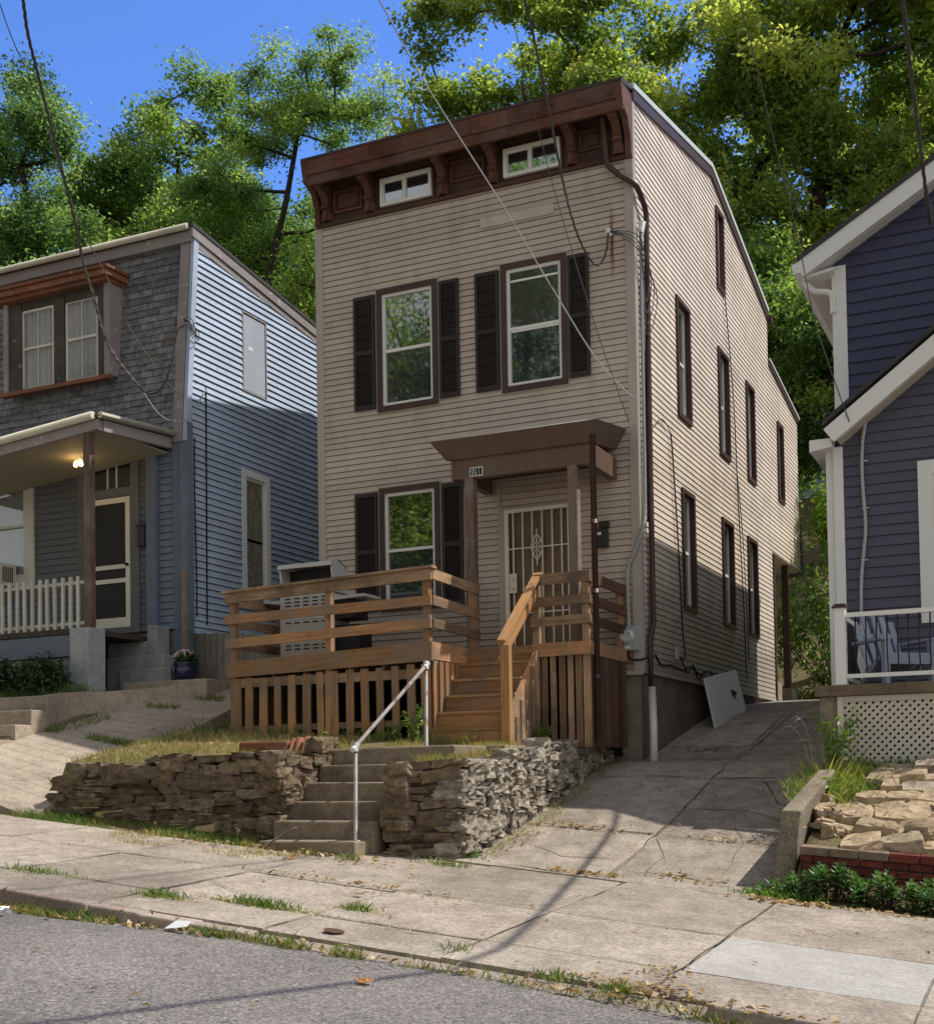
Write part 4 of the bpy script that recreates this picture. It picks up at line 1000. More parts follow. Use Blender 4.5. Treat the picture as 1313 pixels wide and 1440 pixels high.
# slate shingles, courses of separate slates
mb = MB()
e = .1165; row = 0; z = 5.42
dorm = (-11.12, -8.99, 6.68, 8.36)
while z < 8.78:
    x = XL + R.uniform(0, .25); x = XL + (row % 2) * .13
    while x < -7.64:
        w = .255 + R.uniform(-.03, .03); xa, xb = x + .004, min(x + w - .004, -7.64); x += w
        if xb - xa < .03: continue
        if dorm[0] < (xa + xb) / 2 < dorm[1] and dorm[2] < z + .05 < dorm[3]: continue
        zt = z + e * 1.35; zb_ = z + R.uniform(-.006, .004); q = R.uniform(-.004, .004)
        if R.random() < .004: continue
        r = min(1, max(0, .5 + .5 * noise.noise((x * .7, z * .9, 2)) + R.uniform(-.3, .3)))
        dd = .022 + R.uniform(0, .008)
        c = [WMn(xa, dd, zb_ + q), WMn(xb, dd, zb_ - q), WMn(xb, .004, zt), WMn(xa, .004, zt)]
        mb.face(c, None, r)
        mb.face([WMn(xa, .004, zb_ + q), WMn(xb, .004, zb_ - q), c[1], c[0]], None, r * .5)
        mb.face([c[1], WMn(xb, .0, zb_), WMn(xb, 0, zt), c[2]], None, r * .5)
    z += e; row += 1
mb.build('mansard', M['slate'], lh)
mb = MB(); mb.hexa([WMn(a, d, z) for z in (5.46, 8.8) for d in (-.04, .0) for a in (XL, -7.68)]); mb.build('mansard_boarding', M['dormer_wood'], lh)
# eave, gutter and roof
mb = MB(); mb.box(XL, -7.38, -.30, -.16, 8.72, 8.90); mb.build('fascia', M['old_board'], lh)
mb = MB(); mb.tube([(XL, -.36, 8.95), (-7.42, -.36, 8.94)], .05, 8); mb.build('gutter', M['gutter'], lh)
mb = MB(); mb.hexa([(x, y, rtop(y) + d) for d in (.0, .06) for y in (-.34, 7.6) for x in (XL, -7.33)]); mb.build('roof', M['roof_dark'], lh)
mb = MB(); mb.hexa([(x, y, rtop(y) + d) for d in (-.16, -.003) for y in (-.32, 7.6) for x in (-7.40, -7.345)]); mb.hexa([(x, y, rtop(y) + d) for d in (-.27, -.17) for y in (-.24, 7.6) for x in (-7.40, -7.37)])
mb.build('rake_board', M['old_board'], lh)
# dormer with two sashes and curtains
WD = lambda a, d, z: (a - .13, -.55 - d, z + .03)
mb = MB()
for (a, b) in ((-10.96, -10.68), (-9.95, -9.72), (-8.99, -8.84)): mb.wbox(WD, a, b, -.06, .0, 6.64, 8.2)
mb.wbox(WD, -10.67, -9.96, -.06, -.01, 8.03, 8.22); mb.wbox(WD, -9.71, -9.0, -.06, -.01, 8.0, 8.22)
mb.wbox(WD, -10.98, -8.83, -.06, -.003, 8.221, 8.32)
dm = mb.build('dormer', M['dormer_wood'], lh)
for (a, b) in ((-8.838, -8.72), (-11.06, -10.962)):
    mb = MB(); mb.hexa([WD(x, d, z) for (z, db) in ((6.64, -.18), (8.2, -.4)) for d in (db, .03) for x in (a, b)]); mb.build('dormer_cheek', M['old_board'], dm)
mb = MB(); mb.wbox(WD, -11.1, -8.72, -.05, .07, 6.57, 6.635); mb.build('dormer_sill', M['rust_trim'], dm)
mb = MB()
for k, (d0, z0, z1, ex) in enumerate(((.14, 8.17, 8.23, .10), (.20, 8.235, 8.33, .16), (.24, 8.335, 8.385, .20))):
    mb.wbox(WD, -11.2, -8.78 + ex, -.5, d0, z0, z1)
mb.build('dormer_cornice', M['rust_trim'], dm)
for (a, b) in ((-10.68, -9.96), (-9.71, -9.0)):
    mb = MB(); frame_boxes(mb, WD, a + .004, b - .004, 6.645, 8.02, .04, -.055, -.02); zm = 7.36
    mb.wbox(WD, a + .045, b - .045, -.055, -.012, zm - .025, zm + .02)
    mb.wbox(WD, (a + b) / 2 - .012, (a + b) / 2 + .012, -.05, -.02, 6.69, zm - .027); mb.wbox(WD, (a + b) / 2 - .012, (a + b) / 2 + .012, -.05, -.02, zm + .022, 7.97)
    w = mb.build('dormer_window', M['old_white'], dm)
    mb = MB(); mb.face([WD(a + .04, -.035, 6.68), WD(b - .04, -.035, 6.68), WD(b - .04, -.035, 7.98), WD(a + .04, -.035, 7.98)]); mb.build('pane', M['clear'], w)
    mb = MB(); n = 26
    for k in range(n):
        p, q = a + (b - a) * k / n, a + (b - a) * (k + 1) / n
        f = lambda s: -.10 - .025 * math.sin(s * 41) - .012 * math.sin(s * 97 + 1)
        mb.face([WD(p, f(p), 6.66), WD(q, f(q), 6.66), WD(q, f(q), 8.0), WD(p, f(p), 8.0)], None, .3 + .5 * noise.noise((p * 5, 0, 0)), 0, True)
    mb.build('curtain', M['curtain'], w)
# side openings
mb = MB(); frame_boxes(mb, WR, 1.0, 1.69, 6.64, 8.03, .025, -.02, .028); w = mb.build('boarded_window', M['old_board'], lh)
mb = MB(); mb.wbox(WR, 1.04, 1.65, -.01, .012, 6.68, 7.99); mb.build('panel', M['board_pale'], w)
mb = MB(); mb.wbox(WR, 1.18, 1.30, .0125, .014, 7.40, 7.46); mb.build('sticker', M['paper'], w)
sash_window(lh, WR, .94, 1.73, 2.9, 5.28, .11, .035, 'white_trim', 'white_trim', .06, .5, 'glass_dim', 'glass_dim')
mb = MB(); mb.tube([(LX + .03, .0, 6.4), (LX + .03, -.03, 2.5)], .012, 6); mb.tube(spline([(LX + .03, -.3, 5.5), (LX + .05, -.33, 4.4), (LX + .03, -.28, 3.2), (LX + .04, -.3, 2.6)], 6), .011, 5); mb.build('side_wire', M['cable_black'], lh)
# porch front window, air conditioner, door
sash_window(lh, WQ, pw[0], pw[1], pw[2], pw[3], .19, .05, 'old_white', 'old_white', .04, .52, 'glass_blind', 'glass_blind', sash_w=.06)
mb = MB(); mb.wbox(WQ, -11.7, -11.05, .0, .36, 3.33, 3.72); ac = mb.build('air_conditioner', M['old_white'], lh, bevel=.01)
mb = MB()
for k in range(9): mb.wbox(WQ, -11.66, -11.35, .361, .365, 3.37 + k * .036, 3.385 + k * .036)
for k in range(6): mb.box(-11.049, -11.045, LY - .3 + k * .04, LY - .28 + k * .04, 3.4, 3.66)
mb.build('vent_grille', M['black'], ac)
mb = MB(); frame_boxes(mb, WQ, door[0], door[1], 2.40, 5.42, .17, -.05, .035); mb.wbox(WQ, door[0] + .17, door[1] - .17, -.04, .025, 4.66, 4.80)
df = mb.build('front_door', M['grey_clap'], lh)
mb = MB(); mb.wbox(WQ, -9.48, -8.54, -.12, -.09, 2.46, 5.24); mb.build('door_void_shade', M['room'], df)
mb = MB(); frame_boxes(mb, WQ, -9.45, -8.55, 2.50, 4.64, .085, .0, .04, None, .09, .16)
for z, h in ((3.50, .035), (3.27, .035)): mb.wbox(WQ, -9.365, -8.635, .0, .038, z - h, z + h)
sd = mb.build('storm_door', M['cream_metal'], df)
for (za, zb) in ((2.66, 3.235), (3.305, 3.465), (3.535, 4.55)):
    mb = MB(); mb.face([WQ(-9.365, .012, za), WQ(-8.635, .012, za), WQ(-8.635, .012, zb), WQ(-9.365, .012, zb)]); mb.build('screen', M['screen'], sd)
mb = MB(); mb.tube([WQ(-8.59, .04, 3.52), WQ(-8.59, .09, 3.52)], .025, 8); mb.build('handle', M['black'], sd)
mb = MB(); mb.face([WQ(-9.48, -.03, 4.8), WQ(-8.54, -.03, 4.8), WQ(-8.54, -.03, 5.24), WQ(-9.48, -.03, 5.24)]); tr = mb.build('transom', M['glass_dim'], df)
mb = MB(); 
for a in (-9.05, -8.86): mb.wbox(WQ, a - .012, a + .012, -.03, -.01, 4.81, 5.22)
mb.build('muntin', M['old_white'], tr)
mb = MB(); mb.wbox(WQ, -8.33, -8.19, .02, .11, 3.78, 4.1); mb.wbox(WQ, -8.35, -8.17, .02, .13, 4.1, 4.13); mb.build('mailbox', M['mailbox'], lh)
# porch: floor, skirt, roof, post, railing, lamp
mb = MB(); mb.box(XL, -8.02, -2.12, LY, 2.2, 2.28); mb.build('porch_floor', M['dormer_wood'], lh)
mb = MB(); mb.box(XL, -8.25, -2.10, -2.04, 1.87, 2.19); mb.build('porch_skirt', M['blue_trim'], lh)
mb = MB(); mb.box(XL, -8.25, -2.02, -1.7, 1.0, 1.86); mb.build('porch_wall_base', M['blue_conc'], lh)
mb = MB(); mb.box(-8.16, -7.80, -2.22, -1.86, 1.1, 2.265); mb.build('porch_pier', M['blue_conc'], lh, bevel=.015)
mb = MB(); mb.box(-7.98, -7.865, -2.10, -1.985, 2.266, 5.2); mb.build('porch_post', M['old_post'], lh)
zg = lambda x: 5.42 + .085 * (x + 7.65)
def zr(x, y): return zg(x) + (.12 + .0 * x) * (y + 2.1) / 1.65
mb = MB()
mb.hexa([(x, y, zr(x, y) + d) for d in (-.02, .03) for y in (-2.14, LY) for x in (-11.8, -7.62)]); mb.build('porch_roof', M['roof_dark'], lh)
mb = MB(); mb.tube([(-11.8, -2.17, zg(-11.8) + .0), (-7.72, -2.17, zg(-7.72) + .0)], .06, 8); mb.tube([(-7.62, -2.14, zg(-7.62) - .01), (-7.60, -.5, zr(-7.6, -.5) + .0)], .05, 8); mb.build('porch_gutter', M['gutter'], lh)
mb = MB(); mb.hexa([(x, y, zg(x) + d) for d in (-.20, -.05) for y in (-2.12, -2.02) for x in (-11.8, -7.68)]); mb.hexa([(x, y, zr(x, y) + d) for d in (-.22, -.05) for y in (-2.01, LY - .05) for x in (-7.74, -7.66)])
mb.build('porch_beam', M['old_board'], lh)
mb = MB(); mb.hexa([(x, y, zg(x) - .17 + d) for d in (0, .02) for y in (-2.0, LY - .05) for x in (-11.8, -7.75)]); mb.build('porch_ceiling', M['porch_ceiling'], lh)
mb = MB()
mb.beam((-12.8, -2.03, 2.97), (-8.02, -2.03, 2.97), .05, .05); mb.beam((-12.8, -2.03, 2.36), (-8.02, -2.03, 2.36), .05, .05)
rl = mb.build('railing', M['old_white'], lh)
x = -8.12
k = 0
while x > -12.6:
    mb = MB(); w = R.uniform(.022, .026); dx = R.uniform(-.01, .01); mb.hexa([(x - w, -2.09, 2.28), (x + w, -2.09, 2.28), (x - w, -2.056, 2.28), (x + w, -2.056, 2.28), (x - w + dx, -2.09, 3.06), (x + w + dx, -2.09, 3.06), (x - w + dx, -2.056, 3.06), (x + w + dx, -2.056, 3.06)])
    mb.build('baluster', M['old_white'], rl); x -= .152
zc = zg(-8.92) - .17
mb = MB(); mb.tube([(-8.92, -1.2, zc), (-8.92, -1.2, zc - .05)], .06, 12); lp = mb.build('porch_lamp', M['old_white'], lh)
for dx in (-.055, .055):
    mb = MB(); mb.lathe([(.0, -.145), (.028, -.135), (.034, -.11), (.022, -.07), (.016, -.05)], (-8.92 + dx, -1.2 - abs(dx) * .4, zc), 12); mb.build('bulb', M['bulb'], lp)
pl = bpy.data.lights.new('porch_light', 'POINT'); pl.energy = 1.6; pl.color = (1, .6, .25); pl.shadow_soft_size = .05
plo = bpy.data.objects.new('porch_light', pl); COL.objects.link(plo); plo.location = (-8.92, -1.3, zc - .2)

ls = thing('porch_steps', 'grey concrete steps beside the porch pier of the slate house', 'steps', (-7.6, -1.4, 1.4))
for (xa, xb, ya, yb, z0, z1) in ((-8.75, -7.95, -.78, -.5, 1.5, 2.2), (-8.6, -7.46, -.98, -.5, 1.4, 1.95), (-8.2, -7.2, -1.14, -.55, 1.3, 1.725), (-8.0, -6.4, -1.3, -.5, .9, 1.50)):
    mb = MB(); mb.box(xa, xb, ya, yb, z0, z1); mb.build('step', M['blue_conc'] if z1 > 1.5 else M['ramp'], ls, bevel=.02)
mb = MB(); mb.box(-7.93, -7.73, -.82, -.50, 1.6, 2.44); mb.build('newel_block', M['blue_conc'], ls, bevel=.03)

# left garden steps and the curved retaining kerb beside the ramp
gs = thing('garden_steps', 'pale concrete side steps with stepped edge at the far left beside the ramp', 'steps', (-8.3, -3.4, .6))
for k, (y, z) in enumerate(((-4.05, .56), (-3.78, .775), (-3.5, .985), (-3.21, 1.20))):
    mb = MB(); mb.box(-9.6, -7.6, y, y + .295 if k < 3 else -2.9, z - 1.3, z); mb.build('step', M['ramp'], gs, bevel=.012)
mb = MB(); P = spline([(-7.6, -3.2, 1.20), (-7.6, -2.7, 1.27), (-7.56, -2.1, 1.31), (-7.4, -1.65, 1.36), (-7.05, -1.36, 1.41), (-6.55, -1.29, 1.47)], 6)
for a, b in zip(P, P[1:]):
    d = (b - a); nrm = Vector((-d.y, d.x, 0)).normalized() * .16
    bot = lambda p: (p.x, p.y, z_ramp(max(p.x, -7.6), p.y) - .1)
    A = [bot(a), bot(b), bot(a + nrm), bot(b + nrm), tuple(a), tuple(b), tuple(a + nrm), tuple(b + nrm)]
    mb.hexa(A, .5)
mb.build('curved_kerb', M['ramp'], gs)

# flower pot, board fence between the houses
fp = thing('flower_pot', 'dark blue glazed pot of pale pink flowers on the landing', 'flower pot', (-7.0, -1.02, 1.50))
mb = MB(); mb.lathe([(0, 0), (.13, 0), (.19, .09), (.205, .17), (.19, .24), (.21, .27), (.205, .28), (.18, .265), (0, .26)], (-7.0, -1.02, 1.50), 20); mb.build('pot', M['pot_blue'], fp)
def leaf_blob(mb, c, rad, n, size, rlo=0., rhi=1., flat=1.0, up=.3):
    for _ in range(n):
        d = Vector((R.gauss(0, 1), R.gauss(0, 1), R.gauss(0, 1))).normalized() * (R.random() ** .45)
        p = Vector(c) + Vector((d.x * rad[0], d.y * rad[1], d.z * rad[2]))
        nrm = (Vector((d.x, d.y, d.z + up)) + Vector((R.gauss(0, .5), R.gauss(0, .5), R.gauss(0, .5)))).normalized()
        t = nrm.cross(Vector((R.gauss(0, 1), R.gauss(0, 1), R.gauss(0, 1)))).normalized(); b = nrm.cross(t)
        s = size * R.uniform(.6, 1.2)
        mb.face([p - t * s, p + b * s * .38 + nrm * s * .12, p + t * s, p - b * s * .38 + nrm * s * .12], None, R.uniform(rlo, rhi))
M['leaf_dark'] = m_leaf('dark shrub leaves', [(.012, .035, .012), (.025, .06, .018), (.045, .10, .03)], .25)
mb = MB(); leaf_blob(mb, (-7.0, -1.02, 1.85), (.19, .19, .10), 240, .06); mb.build('plant', M['leaf_dark'], fp)
mb = MB(); leaf_blob(mb, (-7.0, -1.04, 1.91), (.19, .19, .08), 90, .045); mb.build('blossom', M['petal'], fp)
bf = thing('board_fence', 'low grey vertical board fence closing the gap between the two houses', 'fence', (-6.3, -.35, 1.4))
mb = MB(); x = -7.36
while x < -5.25:
    w = R.uniform(.105, .125); zt = 2.32 - .07 * (x + 7.4) + R.uniform(-.015, .015); mb.box(x, x + w - .006, -.36, -.335, 1.2, zt); x += w
mb.build('boards', M['fence'], bf)
mb = MB(); mb.box(-7.36, -5.25, -.33, -.29, 1.6, 1.68); mb.box(-7.36, -5.25, -.33, -.29, 2.0, 2.08); mb.build('fence_rail', M['fence'], bf)
mb = MB(); mb.box(-7.42, -7.33, -.60, -.52, 1.45, 3.3); mb.build('fence_post', M['old_post'], bf)
# ------------------------------------------------------------------ dry stone walls
def stone(mb, c, s, ax, rough=.16, r=None, n=4, fl=.14):
    """irregular block: c centre, s half sizes along axes ax"""
    r = R.random() if r is None else r; sd = R.random() * 90; idx = {}
    c = Vector(c); jit = [Vector((R.uniform(-.14, .14), R.uniform(-.14, .14), R.uniform(-.14, .14))) for _ in range(8)]
    def P(i, j, k):
        key = (i, j, k)
        if key in idx: return idx[key]
        u = Vector((2 * i / n - 1, 2 * j / n - 1, 2 * k / n - 1)); sp = u.normalized() * max(abs(u.x), abs(u.y), abs(u.z)) * 1.12
        v = u.lerp(sp, fl)
        for q in range(8):
            w = (1 + (1 if q & 1 else -1) * u.x) * (1 + (1 if q & 2 else -1) * u.y) * (1 + (1 if q & 4 else -1) * u.z) / 8
            v += jit[q] * w
        v += u * rough * noise.noise((u.x * 1.3 + sd, u.y * 1.3, u.z * 1.3)) + u * rough * .75 * noise.noise((u.x * 3.1 + sd, u.y * 3.1 + 5, u.z * 3.1))
        p = c + ax[0] * (v.x * s[0]) + ax[1] * (v.y * s[1]) + ax[2] * (v.z * s[2])
        mb.v.append(tuple(p)); idx[key] = len(mb.v) - 1
        return idx[key]
    for f in range(6):
        a, side = f // 2, (f % 2) * n
        for i in range(n):
            for j in range(n):
                q = []
                for (di, dj) in ((0, 0), (1, 0), (1, 1), (0, 1)):
                    t = [0, 0, 0]; t[a] = side; t[(a + 1) % 3] = i + di; t[(a + 2) % 3] = j + dj
                    q.append(P(*t))
                mb.f.append(tuple(q if side else reversed(q))); mb.uv.append([(0, 0)] * 4); mb.r.append(r); mb.m.append(0); mb.sm.append(False)

def tilt(ax, t):
    c_, s_ = math.cos(t), math.sin(t)
    return (ax[0] * c_ + ax[2] * s_, ax[1], ax[2] * c_ - ax[0] * s_)
def rubble(mb, W, a0, a1, zb, zt, depth=.26, hr=(.07, .19), lr=(.16, .55), rough=.16, out=.03):
    """courses of stones between curves zb(a), zt(a); W maps (a, d, z)"""
    o = Vector(W(0, 0, 0)); ax = (Vector(W(1, 0, 0)) - o, Vector(W(0, 1, 0)) - o, Vector(W(0, 0, 1)) - o)
    z = min(zb(a0), zb(a1)) - .05; zmax = max(zt(a0 + (a1 - a0) * k / 10) for k in range(11))
    while z < zmax:
        h = R.uniform(*hr); a = a0 - R.uniform(0, .1)
        while a < a1:
            l = R.uniform(*lr) * (1.25 if h > .14 else 1); l = min(l, a1 - a + .06)
            am = a + l / 2; dzj = R.uniform(-.02, .02) + .06 * noise.noise((am * 1.4, z * 2, 4))
            if zb(min(max(am, a0), a1)) - .1 < z + h / 2 < zt(min(max(am, a0), a1)) + .02 and l > .05:
                hh = h
                if R.random() < .2 and h > .13:      # two thin stones instead of one
                    for q in (0, 1):
                        stone(mb, W(am, out * R.uniform(-1, 1) - depth / 2 + .02, z + h * (.25 + .5 * q) + dzj), (l / 2 * .97, depth / 2, h / 4 * .93), ax, rough)
                else:
                    stone(mb, W(am, out * R.uniform(-1.2, 1.2) - depth / 2 + .02, z + h / 2 + dzj), (l / 2 * R.uniform(.95, 1.05), depth / 2, h / 2 * R.uniform(.95, 1.25)), tilt(ax, R.uniform(-.13, .13)), rough)
            a += l
        z += h * .97
lw = thing('stone_wall', 'low brown rubble retaining wall left of the concrete steps, tapering at its far end', 'wall', (-4.1, -4.9, -.6))
WA = lambda a, d, z: (a, -5.0 - d, z)
zt_l = lambda a: lin(a, [(-5.75, -.12), (-5.45, .10), (-5.1, .17), (-3.6, .22), (-3.0, .24), (-2.75, .20), (-2.42, .22)])
mb = MB(); rubble(mb, WA, -5.72, -2.46, lambda a: z_walk(a, -5.05), zt_l, .30, (.07, .17), (.15, .5), .2, .035); mb.build('front_face', M['stone_brown'], lw)
WB = lambda a, d, z: (-2.42 + d, a, z)
mb = MB(); rubble(mb, WB, -5.05, -4.0, lambda a: lin(a, [(-5, -.7), (-4, .1)]), lambda a: lin(a, [(-5, .2), (-4.2, .33), (-4.0, .36)]), .28, (.08, .16), (.18, .42), .2, .03); mb.build('side_face', M['stone_brown'], lw)
mb = MB()
for xa, xb in zip(frange(-5.7, -2.5, .35), frange(-5.7, -2.5, .35)[1:]):
    mb.hexa([(x, y, z) for z, zz in ((-1.0, 0), (0, 1)) for y in (-4.93, -4.78) for x in (xa, xb)] if False else
            [(xa, -4.955, -1), (xb, -4.955, -1), (xa, -4.76, -1), (xb, -4.76, -1), (xa, -4.955, zt_l(xa) - .07), (xb, -4.955, zt_l(xb) - .07), (xa, -4.76, zt_l(xa) - .05), (xb, -4.76, zt_l(xb) - .05)])
mb.box(-2.6, -2.46, -4.9, -4.0, -.9, .14)
mb.build('core', M['mortar'], lw)
rw = thing('stone_wall', 'rubble retaining wall right of the concrete steps, turning the corner up the driveway', 'wall', (-.8, -4.4, -.8))
_u = Vector((.89, .30, 0)).normalized()
WC = lambda a, d, z: (-1.23 + _u.x * a + _u.y * d, -5.16 + _u.y * a - _u.x * d, z)
mb = MB(); rubble(mb, WC, .15, .9, lambda a: z_walk(-1.2 + a, -5), lambda a: lin(a, [(0, .10), (.4, .15), (.95, .07)]), .3, (.07, .17), (.2, .55), .17, .03); mb.build('front_face', M['stone_brown'], rw)
WE = lambda a, d, z: (-.40 - .018 * a - .04 + d, a, z)
zt_r = lambda a: lin(a, [(-4.9, .05), (-3.6, .19), (-2.7, .30), (-1.6, .36), (-.9, .42), (-.25, .40)])
mb = MB(); rubble(mb, WE, -4.90, -.2, lambda a: z_drive(-.4, a), zt_r, .3, (.08, .19), (.12, .30), .30, .03); mb.build('side_face', M['stone_grey'], rw)
WG = lambda a, d, z: (-1.09 - d, a, z)
mb = MB(); rubble(mb, WG, -5.1, -3.9, lambda a: lin(a, [(-5.1, -.8), (-4, .0)]), lambda a: .12, .25, (.08, .16), (.2, .4), .2, .02); mb.build('step_face', M['stone_brown'], rw)
mb = MB()
mb.hexa([WC(a, d, z) for z in (-1.1, .05) for d in (-.015, -.6) for a in (.18, .9)])
for ya, yb in zip(frange(-4.8, -.25, .4), frange(-4.8, -.25, .4)[1:]):
    mb.hexa([(-.62, ya, -1.1), (-.455 - .018 * ya, ya, -1.1), (-.62, yb, -1.1), (-.455 - .018 * yb, yb, -1.1), (-.62, ya, zt_r(ya) - .06), (-.455 - .018 * ya, ya, zt_r(ya) - .06), (-.62, yb, zt_r(yb) - .06), (-.455 - .018 * yb, yb, zt_r(yb) - .06)])
mb.build('core', M['mortar'], rw)

# red brown timber edging on the lawn
te = thing('timber_edging', 'rotting red brown log edging lying on the grass before the deck', 'edging', (-3.2, -4.0, .3))
mb = MB(); mb.hexa([(x + s, y, z) for z, s in ((.27, 0), (.43, .01)) for y in (-4.08, -3.97) for x in (-3.74, -3.05)]); mb.build('log', M['rust_wood'], te, bevel=.03)
for k in range(5):
    x = -3.02 + k * .095; mb = MB(); mb.tube([(x, -4.03, .24), (x + .05 + R.uniform(-.02, .02), -4.0, .46 + R.uniform(-.02, .02))], [.045, .042], 8); mb.build('stake', M['rust_wood'], te)

# white board leaning on the foundation
lb = MB()
q0 = [Vector(p) for p in ((.36, 2.42, z_drive(.36, 2.42) + .005), (.36, 4.45, z_drive(.36, 4.45) + .005), (.12, 4.75, 1.72), (.12, 2.70, 1.44))]
nn = (q0[1] - q0[0]).cross(q0[3] - q0[0]).normalized() * .03
lb.prism(q0, nn); lbo = lb.build('leaning_panel', M['white_trim'], None, 'scuffed white panel with a knob leaning on the foundation in the driveway', None, 'panel')
mb = MB(); u = (q0[1] - q0[0]); w = (q0[3] - q0[0]); c = q0[0] + u * .70 + w * .45
s = nn.normalized() * (1 if nn.x > 0 else -1); base = nn if nn.x > 0 else Vector((0, 0, 0))
mb.tube([c + base, c + base + s * .012], .075, 14); mb.tube([c + base + s * .012 + u.normalized() * .02, c + base + s * .05 + u.normalized() * .02], .035, 10); mb.build('knob_plate', M['dormer_wood'], lbo)

# ------------------------------------------------------------------ the purple house on the right
rh = thing('purple_house', 'dark purple sided house with white trim and a railed front porch', 'house', (5, 3, .9))
WP = lambda a, d, z: (a, -.2 - d, z)
WU = lambda a, d, z: (a, .8 - d, z)
wing_t = lambda x: 4.20 + .735 * (x - 2.75)
rx = 5.2
def wl(z): 
    a = 2.72 if z < 4.16 else 2.75 + (z - 4.2) / .735
    return (min(a, rx), max(rx, 2 * rx - a))
pwin = (3.73, 4.95, 1.77, 3.80)
mb = MB(); clapboard(mb, WP, .93, 5.99, wl, [pwin], .132, .018); mb.build('front_wall', [M['purple'], M['lap_shade_dark']], rh)
ur = 4.95
def ul(z):
    a = 2.62 if z < 6.98 else 2.62 + (z - 6.98) / .565
    return (min(a, ur), max(ur, 2 * ur - a))
mb = MB(); clapboard(mb, WU, 4.0, 8.3, ul, [], .165, .02); mb.build('gable_wall', [M['navy'], M['lap_shade_dark']], rh)
mb = MB(); mb.box(2.62, 7.28, .86, 8.5, .3, 7.0); mb.box(2.76, 7.65, -.14, .85, .0, 4.16); mb.build('body', M['navy'], rh)
mb = MB()
mb.box(2.605, 2.625, .8, 8.5, .9, 6.95); mb.build('side_wall', M['navy'], rh)
mb = MB(); mb.wbox(WP, 2.60, 2.695, -.3, .0, .93, 4.12); mb.wbox(WP, 2.70, 2.82, -.02, .035, .93, 4.10); mb.build('corner_trim', M['white_trim'], rh)
mb = MB(); mb.wbox(WU, 2.58, 2.77, -.02, .03, 4.2, 6.85); mb.build('upper_corner_trim', M['white_trim'], rh)
mb = MB(); mb.hexa([(2.44, -.45, 4.02), (2.72, -.45, 4.06), (2.44, .7, 4.02), (2.72, .7, 4.06), (2.44, -.45, 4.17), (2.72, -.45, 4.17), (2.44, .7, 4.17), (2.72, .7, 4.17)]); mb.build('eave_return', M['white_trim'], rh)
def rake(name, tip, slope, length, y0, y1, hgt, mat, soff=None):
    mb = MB(); a = Vector((tip[0], 0, tip[1])); b = a + Vector((1, 0, slope)) * length; d = Vector((-slope, 0, 1)).normalized() * hgt
    mb.hexa([(p.x + o.x, y, p.z + o.z) for o in (Vector((0, 0, 0)), d) for y in (y0, y1) for p in (a, b)]); mb.build(name, mat, rh)
rake('lower_rake', (2.76, 4.10), .735, 2.45, -.53, -.47, .21, M['white_trim'])
rake('lower_soffit', (2.80, 4.12), .735, 2.4, -.465, -.17, .03, M['soffit'])
rake('upper_rake', (2.24, 6.69), .565, 2.72, .52, .58, .22, M['white_trim'])
rake('upper_soffit', (2.30, 6.72), .565, 2.66, .585, .83, .03, M['white_trim'])
mb = MB(); a = (2.2, 6.86); 
mb.hexa([(x, y, a[1] + .03 + (x - 2.2) * .565 + d) for d in (.03, .10) for y in (.5, 8.6) for x in (2.16, ur)]); mb.hexa([(x, y, a[1] + .03 + (ur - 2.2) * .565 - (x - ur) * .565 + d) for d in (.03, .10) for y in (.5, 8.6) for x in (ur, 7.75)]); mb.build('upper_roof', M['roof_dark'], rh)
mb = MB(); mb.hexa([(x, y, 4.24 + (x - 2.66) * .735 + d) for d in (.10, .16) for y in (-.55, .78) for x in (2.62, rx)]); mb.hexa([(x, y, 4.24 + (rx - 2.66) * .735 - (x - rx) * .735 + d) for d in (.10, .16) for y in (-.55, .78) for x in (rx, 7.8)]); mb.build('lower_roof', M['roof_dark'], rh)
mb = MB(); mb.hexa([(2.22, .6, 6.68), (2.63, .6, 6.74), (2.22, 8.5, 6.68), (2.63, 8.5, 6.74), (2.22, .6, 6.72), (2.63, .6, 6.78), (2.22, 8.5, 6.72), (2.63, 8.5, 6.78)]); mb.build('eave_soffit', M['white_trim'], rh)
mb = MB(); mb.hexa([(2.11, .5, 6.74), (2.22, .5, 6.74), (2.11, 8.6, 6.74), (2.22, 8.6, 6.74), (2.09, .5, 6.87), (2.22, .5, 6.87), (2.09, 8.6, 6.87), (2.22, 8.6, 6.87)]); mb.tube(spline([(2.2, .72, 6.72), (2.35, .74, 6.55), (2.57, .76, 6.48), (2.59, .77, 6.2)], 5), .04, 8); mb.build('eave_gutter', M['white_trim'], rh)
win = sash_window(rh, WP, *pwin, .17, .045, 'white_trim', 'white_vinyl', .03, .5, 'glass', label=None)
mb = MB(); mb.tube(spline([(3.42, -.26, 4.72), (3.17, -.25, 4.47), (3.09, -.25, 4.23), (3.06, -.25, 3.87), (3.065, -.25, 3.5), (3.085, -.25, 3.05), (3.05, -.25, 2.69), (3.01, -.25, 2.24), (2.99, -.25, 1.0)], 5), .022, 8)
for z, x in ((3.88, 3.07), (3.28, 3.07), (2.62, 3.04)): mb.tube([(x - .04, -.235, z), (x + .06, -.235, z)], .012, 6)
mb.build('cable_conduit', M['conduit'], rh)
